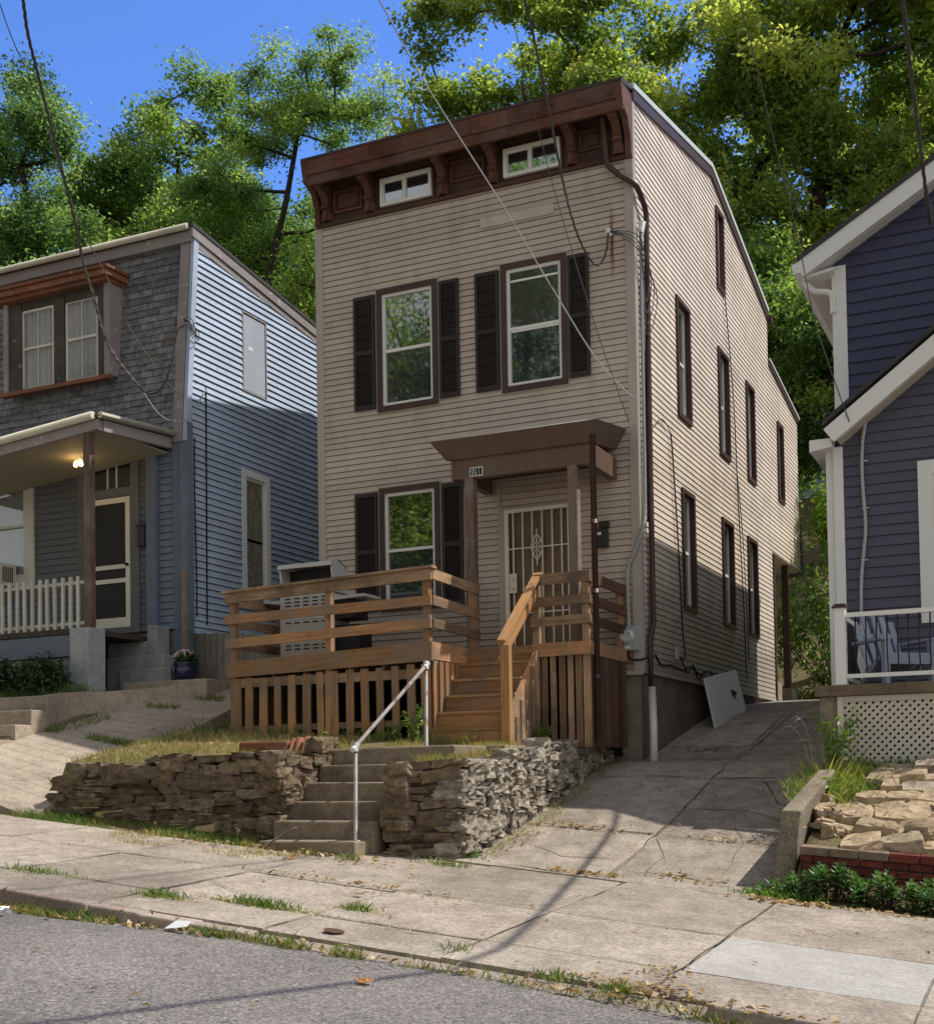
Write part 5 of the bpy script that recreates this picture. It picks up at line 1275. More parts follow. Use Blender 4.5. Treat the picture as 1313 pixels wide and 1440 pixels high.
# porch
mb = MB(); mb.box(2.72, 7.5, -2.06, -.2, .80, .925); mb.build('porch_slab', M['porch_deck'], rh, bevel=.01)
mb = MB(); mb.box(2.76, 2.955, -1.98, -1.7, -.4, .797); mb.build('porch_pier', M['block_conc'], rh)
mb = MB(); mb.box(2.8, 7.4, -1.6, -1.55, -.4, .79); mb.build('under_porch_shade', M['room'], rh)
WT = lambda a, d, z: (a, -1.99 - d, z)
mb = MB(); frame_boxes(mb, WT, 2.96, 6.5, .02, .795, .06, -.02, .012); lt = mb.build('lattice_panel', M['lattice'], rh)
mb = MB(); a0, a1, z0, z1 = 3.0, 6.45, .05, .75
def clip_strip(mb, c, sg, w, d0, d1):
    """diagonal strip a = c + sg*(z - z0), clipped to the panel"""
    h = z1 - z0; P = [(c - w * .707, 0), (c + w * .707, 0), (c + w * .707 + sg * h, h), (c - w * .707 + sg * h, h)]
    for lim_, s_ in ((a0, 1), (a1, -1)):
        Q = []
        for p, q in zip(P, P[1:] + P[:1]):
            ip, iq = s_ * (p[0] - lim_) >= 0, s_ * (q[0] - lim_) >= 0
            if ip: Q.append(p)
            if ip != iq:
                t_ = (lim_ - p[0]) / (q[0] - p[0]); Q.append((lim_, p[1] + t_ * (q[1] - p[1])))
        P = Q
        if len(P) < 3: return
    mb.face([WT(p[0], d1, z0 + p[1]) for p in P], None, .5)
    for p, q in zip(P, P[1:] + P[:1]): mb.face([WT(p[0], d0, z0 + p[1]), WT(q[0], d0, z0 + q[1]), WT(q[0], d1, z0 + q[1]), WT(p[0], d1, z0 + p[1])], None, .4)
c = 2.2
while c < 7.2:
    clip_strip(mb, c, 1, .036, -.018, -.010); clip_strip(mb, c, -1, .036, -.028, -.02); c += .0885
mb.build('lattice_strips', M['lattice'], lt)
mb = MB(); mb.box(2.2, 2.955, -1.985, -1.97, 0, .1); 
WV = lambda a, d, z: (a, -2.0 - d, z)
mb = MB(); mb.box(2.955, 3.075, -2.05, -1.93, .926, 1.80); rp = mb.build('railing_post', M['white_trim'], rh, bevel=.006)
mb = MB(); mb.box(2.935, 3.095, -2.07, -1.91, 1.80, 1.825); mb.box(2.955, 3.075, -2.05, -1.93, 1.825, 1.845); mb.build('post_cap', M['brown_metal'], rp)
mb = MB(); mb.box(3.076, 6.5, -2.025, -1.955, 1.69, 1.74); mb.box(3.076, 6.5, -2.02, -1.96, 1.0, 1.045); mb.box(2.99, 3.04, -1.925, -.22, 1.69, 1.74); mb.box(2.99, 3.04, -1.925, -.22, 1.0, 1.045); mb.box(2.97, 3.06, -.45, -.36, .926, 1.76)
rr_ = mb.build('railing', M['white_trim'], rh)
def bal(p, q, out):
    mb = MB(); p = Vector(p); q = Vector(q); o = Vector(out)
    mb.tube([p, p.lerp(q, .15), p.lerp(q, .4) + o * .045, p.lerp(q, .62) + o * .03, p.lerp(q, .85), q], .009, 6); mb.build('baluster', M['black'], rr_)
x = 3.18
while x < 5.6: bal((x, -1.99, 1.045), (x, -1.99, 1.69), (0, -1, 0)); x += .115
for y in frange(-1.8, -.55, .125): bal((3.015, y, 1.045), (3.015, y, 1.69), (-1, 0, 0))
# resin chair on the porch
ch = thing('adirondack_chair', 'pale blue grey slatted garden chair behind the white porch railing', 'chair', (3.5, -1.15, .925))
ch.rotation_euler = (0, 0, math.radians(38))
def cb_(name, f):
    mb = MB(); f(mb); o = mb.build(name, M['chair'], None); o.parent = ch; return o
def seat(mb):
    for k in range(5): mb.hexa([(x, -.30 + k * .105 + y, .36 - k * .03 - (.0 if y == 0 else .028) + z) for z in (0, .025) for y in (0, .095) for x in (-.27, .27)])
cb_('seat', seat)
def back(mb):
    for k in range(5):
        x = -.22 + k * .11; h = .70 - .06 * abs(k - 2)
        mb.hexa([(x * (1 + .12 * t) + s, .18 + .30 * t - (0 if q else .0) + q * .022, .26 + h * t) for t in (0, 1) for q in (0, 1) for s in (-.036, .036)])
    mb.hexa([(x, .36 + y, .62 + z) for z in (0, .06) for y in (.02, .045) for x in (-.27, .27)])
cb_('backrest', back)
for s in (-1, 1):
    cb_('armrest', lambda mb: mb.hexa([(s * .33 + x, y, .53 + z) for z in (0, .03) for y in (-.36, .30) for x in (-.065, .065)]))
    cb_('leg', lambda mb: mb.hexa([(s * .30 + x, -.30 + y - t * .0, t * .53) for t in (0, 1) for y in (-.045, .045) for x in (-.03, .03)]))
    cb_('leg', lambda mb: mb.hexa([(s * .30 + x, (.30 + y) * (1 - t) + (-.2 + y) * t, t * .34) for t in (0, 1) for y in (-.05, .05) for x in (-.03, .03)]))
cb_('apron', lambda mb: mb.hexa([(x, -.33 + y, .25 + z) for z in (0, .13) for y in (0, .025) for x in (-.27, .27)]))

# concrete kerb wall, brick edging and rock garden
kw = MB()
kw.hexa([(2.68, -4.4, -1.25), (2.88, -4.4, -1.25), (2.72, -2.7, -.9), (2.95, -2.7, -.9), (2.80, -4.4, -.40), (2.985, -4.4, -.41), (2.86, -2.7, -.02), (3.04, -2.7, -.02)])
kw.build('kerb_wall', M['block_conc'], None, 'leaning pebbly concrete kerb wall between the driveway and rock garden', None, 'wall', bevel=.02)
be = thing('brick_edging', 'low red brick edging with brown capping bricks in front of the rock garden', 'edging', (4, -4.4, -1.1))
mb = MB(); tp = lambda x: -.735 - .075 * (x - 3.0)
for k in range(3):
    x = 2.99 + (.115 if k % 2 else 0) - .1; 
    while x < 7.5:
        zt = tp(x) - .085 - k * .078
        mb.hexa([(max(x, 2.98), -4.47, zt - .066), (x + .205, -4.47, zt - .066 - .015), (max(x, 2.98), -4.37, zt - .066), (x + .205, -4.37, zt - .08), (max(x, 2.98), -4.47, zt), (x + .205, -4.47, zt - .015), (max(x, 2.98), -4.37, zt), (x + .205, -4.37, zt - .015)]); x += .215
mb.build('brick_courses', M['brick_red'], be, bevel=.006)
mb = MB(); mb.hexa([(2.98, -4.455, -1.4), (7.5, -4.455, -1.75), (2.98, -4.38, -1.4), (7.5, -4.38, -1.75), (2.98, -4.455, tp(2.98) - .08), (7.5, -4.455, tp(7.5) - .08), (2.98, -4.38, tp(2.98) - .08), (7.5, -4.38, tp(7.5) - .08)]); mb.build('mortar_bed', M['mortar'], be)
capt, capr = MB(), MB(); x = 2.985; k = 0
while x < 7.5:
    m_ = capt if k < 3 else capr
    l = .27
    m_.hexa([(x, -4.50, tp(x) - .08), (x + l - .008, -4.50, tp(x + l) - .08), (x, -4.33, tp(x) - .08), (x + l - .008, -4.33, tp(x + l) - .08), (x, -4.50, tp(x)), (x + l - .008, -4.50, tp(x + l)), (x, -4.33, tp(x) + .01), (x + l - .008, -4.33, tp(x + l) + .01)]); x += l; k += 1
capt.build('brown_capping', M['brick_tan'], be, bevel=.008); capr.build('red_capping', M['brick_red'], be, bevel=.008)
def gz(x, y): return lin(y, [(-4.35, -.77 - .07 * (x - 3)), (-2.2, -.04), (0, .05)])
RR = random.Random(5)
ny_, step_y = 8, .27; cells = []
xs0 = [[2.97 + i * .34 + (.17 if j % 2 else 0) for i in range(10)] for j in range(ny_)]
ed = [[RR.uniform(-.085, .085) for i in range(12)] for j in range(ny_)]
yj = [[RR.uniform(-.035, .035) for i in range(26)] for j in range(ny_ + 1)]
for j in range(ny_):
    ya, yb = -4.40 + j * step_y, -4.40 + (j + 1) * step_y
    for i in range(9):
        xa, xb = xs0[j][i] + ed[j][i], xs0[j][i + 1] + ed[j][i + 1]
        if xa < 3.0 + .10 * max(0, j - 3): continue
        f = lambda row, x: yj[row][int((x - 2.8) * 5) % 26]
        xm = (xa + xb) / 2 + RR.uniform(-.04, .04); k1, k2 = RR.uniform(-.02, .05), RR.uniform(-.05, .02)
        cells.append([(xa - k1, ya + f(j, xa)), (xm, ya + f(j, xm) + RR.uniform(-.03, .03)), (xb - k2, ya + f(j, xb)), (xb + k2 * .6 + RR.uniform(-.02, .02), (ya + yb) / 2), (xb + k2, yb + f(j + 1, xb)), (xm, yb + f(j + 1, xm)), (xa + k1, yb + f(j + 1, xa)), (xa - RR.uniform(-.02, .02), (ya + yb) / 2)])
for poly in cells:
    cx = sum(p[0] for p in poly) / 8; cy = sum(p[1] for p in poly) / 8
    if RR.random() < .03: continue
    poly = [((p[0] - cx) * RR.uniform(1.0, 1.1), (p[1] - cy) * RR.uniform(1.0, 1.1)) for p in poly]
    poly = [(p[0] * (.93 if i in (0, 2, 4, 6) else 1.05), p[1] * (.93 if i in (0, 2, 4, 6) else 1.05)) for i, p in enumerate(poly)]
    th = RR.uniform(.03, .11); tx, ty = RR.uniform(-.12, .12), RR.uniform(-.10, .10)
    mb = MB(); z0 = gz(cx, cy) + .045 + RR.uniform(-.02, .02); rr = RR.random() ** 1.3; n = 8; sd_ = RR.random() * 40
    def P(px, py, k, s): return (cx + px * s, cy + py * s, z0 + (.29 + ty) * py + tx * px + k + .022 * noise.noise((px * 6 + sd_, py * 6, k * 4)))
    L = [(-.10, 1.0), (.0, 1.03), (th * .5, 1.0), (th * .92, .985), (th * 1.0, .95), (th * 1.0, .5)]
    rings = []
    for (k, s) in L:
        i0 = len(mb.v)
        for q in range(n * 3):
            a_, b_ = poly[q // 3], poly[(q // 3 + 1) % n]; f = (q % 3) / 3
            px, py = a_[0] + (b_[0] - a_[0]) * f, a_[1] + (b_[1] - a_[1]) * f
            s2 = s * (1 + .06 * noise.noise((px * 16 + sd_, py * 16, k * 30)))
            mb.v.append(P(px, py, k, s2))
        rings.append(i0)
    N3 = n * 3
    for a_, b_ in zip(rings, rings[1:]):
        for q in range(N3):
            mb.f.append((a_ + q, a_ + (q + 1) % N3, b_ + (q + 1) % N3, b_ + q)); mb.uv.append([(0, 0)] * 4); mb.r.append(rr); mb.m.append(0); mb.sm.append(False)
    mb.f.append(tuple(rings[-1] + q for q in range(N3))); mb.uv.append([(0, 0)] * N3); mb.r.append(rr); mb.m.append(0); mb.sm.append(False)
    mb.build('rock', M['rock_tan'], None, 'flat tan sandstone slab laid on the sloping bed above the brick edging', None, 'rock', 'sandstone slabs of the rock garden')

for k in range(34):
    x = RR.uniform(3.0, 3.25) if k < 12 else RR.uniform(3.0, 5.0); y = RR.uniform(-4.3, -3.3) if k < 12 else RR.choice((-4.27, -4.02, -3.74, -3.47, -3.2)) + RR.uniform(-.04, .04)
    h_ = RR.uniform(.035, .075); mb = MB(); a_ = RR.uniform(0, 3.1)
    stone(mb, (x, y, gz(x, y) + .05 + h_ * .5), (h_ * RR.uniform(1.1, 1.8), h_ * RR.uniform(.9, 1.3), h_ * RR.uniform(.6, .9)), (Vector((math.cos(a_), math.sin(a_), .1)), Vector((-math.sin(a_), math.cos(a_), .25)), Vector((0, -.2, 1))), .22, None, 3)
    mb.build('rock', M['rock_tan'], None, 'small broken sandstone lump wedged between the larger slabs of the bed', None, 'rock', 'small lumps in the rock garden')
# ------------------------------------------------------------------ vegetation
def leaf_mesh(name, C, Nn, S, rnd, mat, parent=None, wr=.52, kind=None, curl=.15):
    """C centres, Nn normals, S half lengths (numpy) -> one mesh of folded diamond leaves"""
    n = len(C); rg = np.random.default_rng(n + 3)
    t = np.cross(Nn, rg.normal(size=(n, 3))); t /= np.linalg.norm(t, axis=1)[:, None] + 1e-9
    b = np.cross(Nn, t); s = S[:, None]
    V = np.empty((n, 4, 3)); V[:, 0] = C - t * s; V[:, 1] = C + b * s * wr + Nn * s * curl; V[:, 2] = C + t * s; V[:, 3] = C - b * s * wr + Nn * s * curl
    if parent is not None: V -= np.array(world_loc(parent))
    me = bpy.data.meshes.new(name); me.vertices.add(n * 4); me.vertices.foreach_set('co', V.ravel())
    me.loops.add(n * 4); me.loops.foreach_set('vertex_index', np.arange(n * 4, dtype=np.int32))
    me.polygons.add(n); me.polygons.foreach_set('loop_start', np.arange(0, n * 4, 4, dtype=np.int32)); me.polygons.foreach_set('loop_total', np.full(n, 4, dtype=np.int32))
    at = me.attributes.new('rnd', 'FLOAT', 'FACE'); at.data.foreach_set('value', np.clip(rnd, 0, 1).astype(np.float32))
    me.materials.append(mat); me.update(calc_edges=True); me.validate()
    o = bpy.data.objects.new(name, me); COL.objects.link(o)
    if parent is not None: o.parent = parent
    return tag(o, kind=kind)

DENS = 3.0
def tree(name, label, base, trunk, lobes, nclump, per, leaf, mat, seed, trunk_r=.28, spread=.6, cat='tree', group=None, gap=0.0, droop=.0, branch=True, limit=9):
    """trunk: list of points from the base up; lobes: (centre, radii, weight)"""
    rg = np.random.default_rng(seed); root = thing(name, label, cat, base, group)
    w = np.array([l[2] for l in lobes], float); w /= w.sum(); cl = []
    while len(cl) < nclump:
        k = rg.choice(len(lobes), p=w); c, r, _ = lobes[k]
        d = rg.normal(size=3); d /= np.linalg.norm(d); d = d * rg.random() ** .4
        p = np.array(c) + d * np.array(r)
        if noise.noise((p[0] * .35 + seed, p[1] * .35, p[2] * .35)) < gap - .35: continue
        cl.append(p)
    cl = np.array(cl)
    # skeleton
    T = spline(trunk, 5); nodes = [Vector(p) for p in T]; par = [i - 1 for i in range(len(T))]
    order = np.argsort(np.linalg.norm(cl - np.array(T[-1]), axis=1)); tips = []
    NA = np.array([tuple(v) for v in nodes])
    k0 = len(T) // 3
    for ci in order:
        p = cl[ci]; d = np.linalg.norm(NA - p, axis=1) + .9 * np.maximum(0, NA[:, 2] - p[2] + .3); d[:k0] += 6
        j = int(np.argmin(d)); a = Vector(NA[j]); b = Vector(p); prev = j; L = (b - a).length; m = max(1, int(L / 1.1))
        for q in range(1, m + 1):
            f = q / m; v = a.lerp(b, f) + Vector((0, 0, -.12 * L * math.sin(f * 3.14))) * (1 if q < m else 0) + Vector(rg.normal(size=3) * .09 * (1 if q < m else 0))
            nodes.append(v); par.append(prev); prev = len(nodes) - 1
        NA = np.array([tuple(v) for v in nodes])
        tips.append(prev)
    cnt = [0] * len(nodes)
    for t_ in tips:
        i = t_
        while i >= 0: cnt[i] += 1; i = par[i]
    rad = lambda i: min(trunk_r, .012 + .8 * trunk_r * (cnt[i] / max(1, len(tips))) ** .62)
    for i in range(len(T)): cnt[i] = max(cnt[i], 1)
    mb = MB(); sides = 7
    mb.tube(T, [max(rad(i), trunk_r * (1 - .7 * i / len(T))) for i in range(len(T))], 9, .5)
    for i in range(len(T), len(nodes)):
        if cnt[i] >= 1: mb.tube([nodes[par[i]], nodes[i]], [min(rad(par[i]), rad(i) * 1.5), rad(i)], 5 if rad(i) < .08 else 7, .5, False)
    mb.build('trunk', M['bark'], root)
    per = int(per * DENS); leaf = leaf * .80; spread = spread * .76
    n = nclump * per
    cc = np.repeat(np.arange(nclump), per); cs = rg.uniform(.65, 1.25, nclump)
    g = rg.normal(size=(n, 3)) * np.array([spread, spread, spread * .62]) * cs[cc][:, None]
    g = np.clip(g, -2.1 * spread, 2.1 * spread)
    g[:, 2] -= droop * (g[:, 0] ** 2 + g[:, 1] ** 2)
    C = cl[cc] + g
    N_ = rg.normal(size=(n, 3)) * .75 + np.array([.15, .0, .75]); N_ /= np.linalg.norm(N_, axis=1)[:, None]
    ctone = rg.normal(.47, .23, nclump)
    rnd = ctone[cc] + rg.normal(0, .13, n) + .05 * g[:, 2] / spread
    leaf_mesh('crown', C, N_, leaf * rg.uniform(.65, 1.25, n), rnd, mat, root)
    return root

L_ = {
 'maple': m_leaf('yellow green maple leaves', [(.05, .09, .03), (.145, .21, .06), (.28, .345, .105), (.46, .46, .17)], .6),
 'green': m_leaf('mid green leaves', [(.036, .075, .030), (.095, .165, .055), (.175, .265, .085), (.29, .36, .13)], .58),
 'cool': m_leaf('cool green leaves', [(.033, .072, .034), (.085, .155, .066), (.15, .25, .10), (.25, .34, .15)], .56),
 'olive': m_leaf('olive leaves', [(.05, .075, .034), (.125, .155, .058), (.22, .24, .09), (.34, .32, .14)], .58),
 'bright': m_leaf('bright shrub leaves', [(.04, .11, .014), (.10, .21, .025), (.20, .31, .035), (.32, .40, .06)], .48),
}
hz = lambda y: z_hill(y) - .2
# trees on the slope behind, left to right
tree('locust_tree', 'airy locust tree with a visible forked dark trunk behind the slate house', (-20.6, 20, hz(20)),
     [(-20.6, 20, hz(20)), (-20.5, 20, 11), (-20.7, 20, 15.5), (-20.3, 20, 18.2), (-19.6, 20, 20.4), (-19.0, 20, 23)],
     [((-18.3, 20, 23.6), (3.0, 2.5, 2.6), 3), ((-20.8, 20, 21.2), (3.0, 2.5, 2.0), 2), ((-16.6, 20, 20.2), (2.0, 2.0, 1.9), 1.6), ((-22.5, 20.5, 18.2), (2.2, 2, 1.6), 1), ((-18.3, 20.5, 16.4), (2.2, 2, 2.0), 1.3)], 150, 130, .085, L_['green'], 21, .17, .44, gap=.24)
tree('leafy_tree', 'tall dense tree with a brownish top behind the middle of the slate house roof', (-29, 25, hz(25)),
     [(-29, 25, hz(25)), (-29, 25, 14), (-28.6, 25, 20), (-28.4, 25, 26)],
     [((-32.6, 25.5, 25.0), (2.8, 2.6, 2.8), 1.7), ((-28.5, 25, 27.0), (3.6, 3, 3.2), 2.4), ((-30.4, 25, 21.5), (2.8, 3, 3), 1.6), ((-26.3, 25, 21.5), (3.0, 3, 3.2), 1.8), ((-28, 24, 18), (4, 3, 3), 1.5)], 190, 150, .125, L_['green'], 22, .35, .62, gap=.12)
tree('leafy_tree', 'pale green feathery tree at the far left edge', (-33, 20, hz(20)),
     [(-33, 20, hz(20)), (-33, 20, 12), (-32.6, 20, 18), (-32.2, 20, 23)],
     [((-33.4, 20, 26.0), (3.1, 2.5, 3.2), 2.8), ((-31.0, 20, 21.2), (2.8, 2.5, 2.8), 2), ((-33.8, 20, 18), (3, 2.5, 3), 1.5), ((-29.4, 20, 18.4), (2.3, 2.2, 2.4), 1.6)], 140, 150, .11, L_['cool'], 23, .3, .6, gap=.2)
tree('leafy_tree', 'dark green bushy tree rising just above the left part of the slate house roof', (-25, 15.5, hz(15.5)),
     [(-25, 15.5, hz(15.5)), (-25, 15.5, 8), (-24.6, 15.5, 13)],
     [((-25.5, 15.5, 15.0), (3.6, 2.4, 2.8), 2), ((-22.0, 15.5, 15.2), (2.8, 2.4, 2.8), 1.6), ((-24, 15, 11.4), (4.2, 2.4, 2.4), 1.6)], 130, 170, .115, L_['cool'], 24, .26, .58, gap=.05, droop=.25)
tree('leafy_tree', 'mid green tree with drooping sprays behind the slate house', (-23.5, 22, hz(22)),
     [(-23.5, 22, hz(22)), (-23.4, 22, 13), (-23.6, 22, 19)],
     [((-24, 22, 20.5), (3.0, 2.5, 2.6), 2), ((-21.8, 22, 17), (2.8, 2.5, 2.8), 1.6), ((-25.5, 21.5, 16.8), (2.8, 2.5, 2.6), 1.5)], 120, 150, .115, L_['green'], 25, .26, .58, gap=.1, droop=.2)
tree('slender_tree', 'slim light green tree seen between the two old houses', (-16.9, 17, hz(17)),
     [(-16.9, 17, hz(17)), (-16.8, 17, 8), (-16.7, 17, 12), (-16.2, 17, 15)],
     [((-16.4, 17.3, 15.2), (2.0, 1.6, 2.0), 1.6), ((-15.4, 17.3, 12.6), (1.8, 1.6, 1.8), 1.4), ((-17.8, 17.4, 11.6), (1.7, 1.5, 1.5), 1), ((-14.8, 17.2, 9.6), (1.6, 1.5, 1.6), 1)], 85, 130, .10, L_['maple'], 26, .17, .5, gap=.2)
tree('understorey_tree', 'low yellowish tree filling the gap behind the slate house', (-18.5, 24, hz(24)),
     [(-18.5, 24, hz(24)), (-18.4, 24, 12), (-18.2, 24, 15)],
     [((-18.8, 24, 16.5), (3.6, 2.5, 3.2), 2), ((-16.4, 24, 19.0), (2.4, 2.5, 2.6), 1.2), ((-19, 24, 12.5), (4, 2.5, 2.6), 1.2)], 110, 150, .12, L_['maple'], 27, .2, .6, gap=.08)
tree('maple_tree', 'overhanging maple branches above the brown house cornice', (-8.5, 19, hz(19)),
     [(-8.5, 19, hz(19)), (-8.6, 19, 12), (-9.2, 19, 17), (-9.8, 19, 22)],
     [((-10.6, 19, 23.4), (3.0, 2.6, 2.4), 2.2), ((-12.2, 19, 21.6), (2.0, 2.2, 1.9), 1.3), ((-8.2, 19, 22.0), (2.8, 2.5, 3.0), 2.0), ((-10.5, 18.5, 18.4), (2.0, 2.2, 1.4), .9), ((-6.6, 19, 18.5), (2.4, 2.4, 3.0), 1.6)], 150, 150, .125, L_['maple'], 28, .17, .48, gap=.2)
tree('maple_tree', 'broad sunlit yellow green maple filling the sky right of the brown house', (-2.0, 21, hz(21)),
     [(-2.0, 21, hz(21)), (-2.1, 21, 10.5), (-1.6, 21, 14), (-.8, 21, 18), (-.2, 21, 22)],
     [((-2.6, 21, 22.0), (4.2, 3, 3.2), 3), ((-4.6, 21, 18.0), (3.0, 3, 3.6), 2.2), ((.6, 21, 18.6), (3.4, 3, 3.2), 2.4), ((-1.6, 20.5, 14.6), (3.6, 3, 2.6), 2), ((2.2, 20.5, 22.6), (2.6, 2.5, 2.4), 1.4)], 260, 170, .125, L_['maple'], 29, .36, .56, gap=.27)
tree('maple_tree', 'green maple behind the purple house gable at the right edge', (4.0, 24, hz(24)),
     [(4.0, 24, hz(24)), (3.9, 24, 13), (3.7, 24, 18), (3.1, 24, 23)],
     [((2.9, 24, 23), (3.3, 2.8, 3.2), 2), ((2.0, 24, 18), (3.0, 2.8, 3.0), 1.8), ((5.4, 24, 18.3), (3.4, 2.8, 4), 1.5), ((.7, 23.5, 14.4), (2.5, 2.3, 2.3), 1.2)], 150, 160, .12, L_['maple'], 30, .3, .54, gap=.24)
tree('understorey_tree', 'dark trunked tree with deep green leaves in the gap beside the purple house', (.35, 14.5, hz(14.5)),
     [(.35, 14.5, hz(14.5)), (.3, 14.5, 5), (.45, 14.5, 8.4), (.2, 14.5, 11)],
     [((-.9, 14.8, 11.4), (2.3, 1.8, 2.0), 2), ((1.6, 14.8, 9.9), (2.0, 1.6, 2.0), 1.5), ((-1.3, 15, 8.8), (1.7, 1.5, 1.7), 1.3)], 110, 150, .095, L_['green'], 31, .2, .48, gap=.08)
tree('understorey_tree', 'small leafy tree glimpsed over the rear roof of the brown house', (-3.6, 17, hz(17)),
     [(-3.6, 17, hz(17)), (-3.5, 17, 8), (-3.2, 17, 12)],
     [((-2.8, 17, 12.8), (2.2, 2, 2.2), 2), ((-4.6, 17, 15), (2.2, 2, 2.4), 1.5)], 80, 150, .11, L_['green'], 32, .2, .55, gap=.1)
# far row that closes the hillside
rgf = random.Random(3)
for k, (x, y, h, kind) in enumerate(((-54, 36, 21, 'green'), (-47, 34, 21, 'olive'), (-41, 37, 22, 'green'), (-35.5, 34, 17.5, 'cool'), (-30, 37, 16.5, 'green'), (-24.5, 36, 11.5, 'olive'), (-17.5, 35, 8.5, 'maple'), (-11, 34, 11, 'green'), (-5, 36, 15, 'maple'), (1.5, 34, 15, 'green'), (8, 33, 16, 'maple'), (14, 28, 17, 'green'))):
    b = hz(y); c = b + h * .62
    tree('hillside_tree', 'distant leafy tree high on the wooded slope behind the houses', (x, y, b), [(x, y, b), (x + .2, y, b + h * .4), (x, y, b + h * .75)],
         [((x, y, c + h * .12), (3.8, 3, h * .27), 2), ((x - 2, y, c - h * .15), (3.2, 3, h * .24), 1.2), ((x + 2, y, c - h * .15), (3.2, 3, h * .24), 1.2), ((x, y, c - h * .42), (4, 3, h * .2), .9)], 90, 70, .19, L_[kind], 60 + k, .3, .85, group='trees on the wooded slope', gap=.05)
# trees across the street: they stand behind the camera and fill the window reflections
for k, (x, y, h, kind) in enumerate(((-46, -42, 28, 'green'), (-34, -38, 34, 'maple'), (-27, -36, 31, 'maple'), (-23, -39, 27, 'green'), (-18.5, -38, 36, 'cool'), (-7, -40, 27, 'green'), (6, -42, 25, 'maple'), (20, -40, 26, 'green'))):
    b = -2.5; c = b + h * .6
    tree('street_tree', 'leafy tree across the street', (x, y, b), [(x, y, b), (x, y, b + h * .35), (x + .5, y, b + h * .7)],
         [((x, y, c + h * .14), (4.6, 3.5, h * .26), 2), ((x - 2.5, y, c - h * .12), (3.6, 3, h * .25), 1.3), ((x + 2.5, y, c - h * .12), (3.6, 3, h * .25), 1.3)], 210, 62, .16, L_[kind], 90 + k, .35, 1.15, group='trees across the street', gap=.1)

def shrub(name, label, base, lobes, n, leaf, mat, seed, group=None, cat='shrub', stems=5, spread=.13, up=.6):
    rg = np.random.default_rng(seed); root = thing(name, label, cat, base, group)
    w = np.array([l[2] for l in lobes], float); w /= w.sum(); C = []; mb = MB(); per = 22; nc = max(1, n // per)
    cl = []
    for _ in range(nc):
        k = rg.choice(len(lobes), p=w); c, r, _w = lobes[k]; d = rg.normal(size=3); d /= np.linalg.norm(d)
        cl.append(np.array(c) + d * rg.random() ** .35 * np.array(r))
    cl = np.array(cl)
    for i in range(0, nc, max(1, nc // max(1, stems * 4))):
        a = Vector(base) + Vector((rg.normal() * .05, rg.normal() * .05, 0)); b = Vector(cl[i]); m = a.lerp(b, .5) + Vector((rg.normal() * .05, rg.normal() * .05, .05))
        mb.tube([a, m, b], [.014, .010, .005], 5, .5, False)
    mb.build('stems', M['bark'], root)
    cc = np.repeat(np.arange(nc), per); g = rg.normal(size=(nc * per, 3)) * spread
    N_ = g / (np.linalg.norm(g, axis=1)[:, None] + 1e-6) * .6 + rg.normal(size=g.shape) * .4 + np.array([0, 0, up]); N_ /= np.linalg.norm(N_, axis=1)[:, None]
    rnd = np.random.default_rng(seed + 1).normal(.5, .16, nc)[cc] + rg.normal(0, .12, nc * per)
    leaf_mesh('foliage', cl[cc] + g, N_, leaf * rg.uniform(.6, 1.25, nc * per), rnd, mat, root, .4)
    return root
# bright growth at the end of the drive
shrub('bush', 'tall bright green leafy bush at the end of the driveway', (1.7, 11.6, 1.45), [((1.5, 11.6, 5.2), (.95, .7, 1.35), 2), ((1.8, 11.6, 3.2), (1.0, .7, 1.2), 1.2), ((.75, 11.9, 5.6), (.6, .5, .9), .8)], 5200, .10, L_['bright'], 41, spread=.22)
shrub('bush', 'dark shaded bush behind the rear posts of the brown house', (.6, 12.6, 1.5), [((.5, 12.6, 3.4), (1.0, .7, 1.3), 2), ((-.8, 12.8, 3.6), (1.2, .7, 1.6), 1.5)], 3200, .09, L_['green'], 42, spread=.2)
shrub('bush', 'small yellow green bush low beside the driveway end', (1.55, 11.2, 1.45), [((1.5, 11.2, 2.2), (.42, .35, .36), 2), ((1.1, 11.4, 2.6), (.3, .3, .3), 1), ((1.8, 11.3, 1.8), (.3, .3, .3), 1)], 1100, .06, m_leaf('yellowing shrub leaves', [(.12, .14, .02), (.3, .3, .03), (.45, .4, .06)], .4), 43, spread=.12)
shrub('bush', 'pale shrub among dry stalks by the rear footing', (.55, 10.9, 1.4), [((.5, 11.2, 1.9), (.5, .3, .4), 2), ((1.2, 12, 1.9), (.6, .4, .35), 1)], 700, .06, L_['olive'], 44, spread=.13)
# yard shrubs on the left
for k, (x, y, z, lab) in enumerate(((-9.3, -2.6, 1.3, 'dark green low shrub at the far left below the porch railing'), (-8.75, -2.45, 1.3, 'dark glossy shrub with reddish stems left of the porch pier'), (-8.3, -2.6, 1.25, 'small dark shrub touching the porch pier'))):
    shrub('yard_shrub', lab, (x, y, z), [((x, y, z + .24), (.36, .26, .2), 1), ((x + .1, y, z + .36), (.2, .2, .12), .5)], 1000, .052, M['leaf_dark'], 46 + k, 'shrubs below the porch', spread=.08)
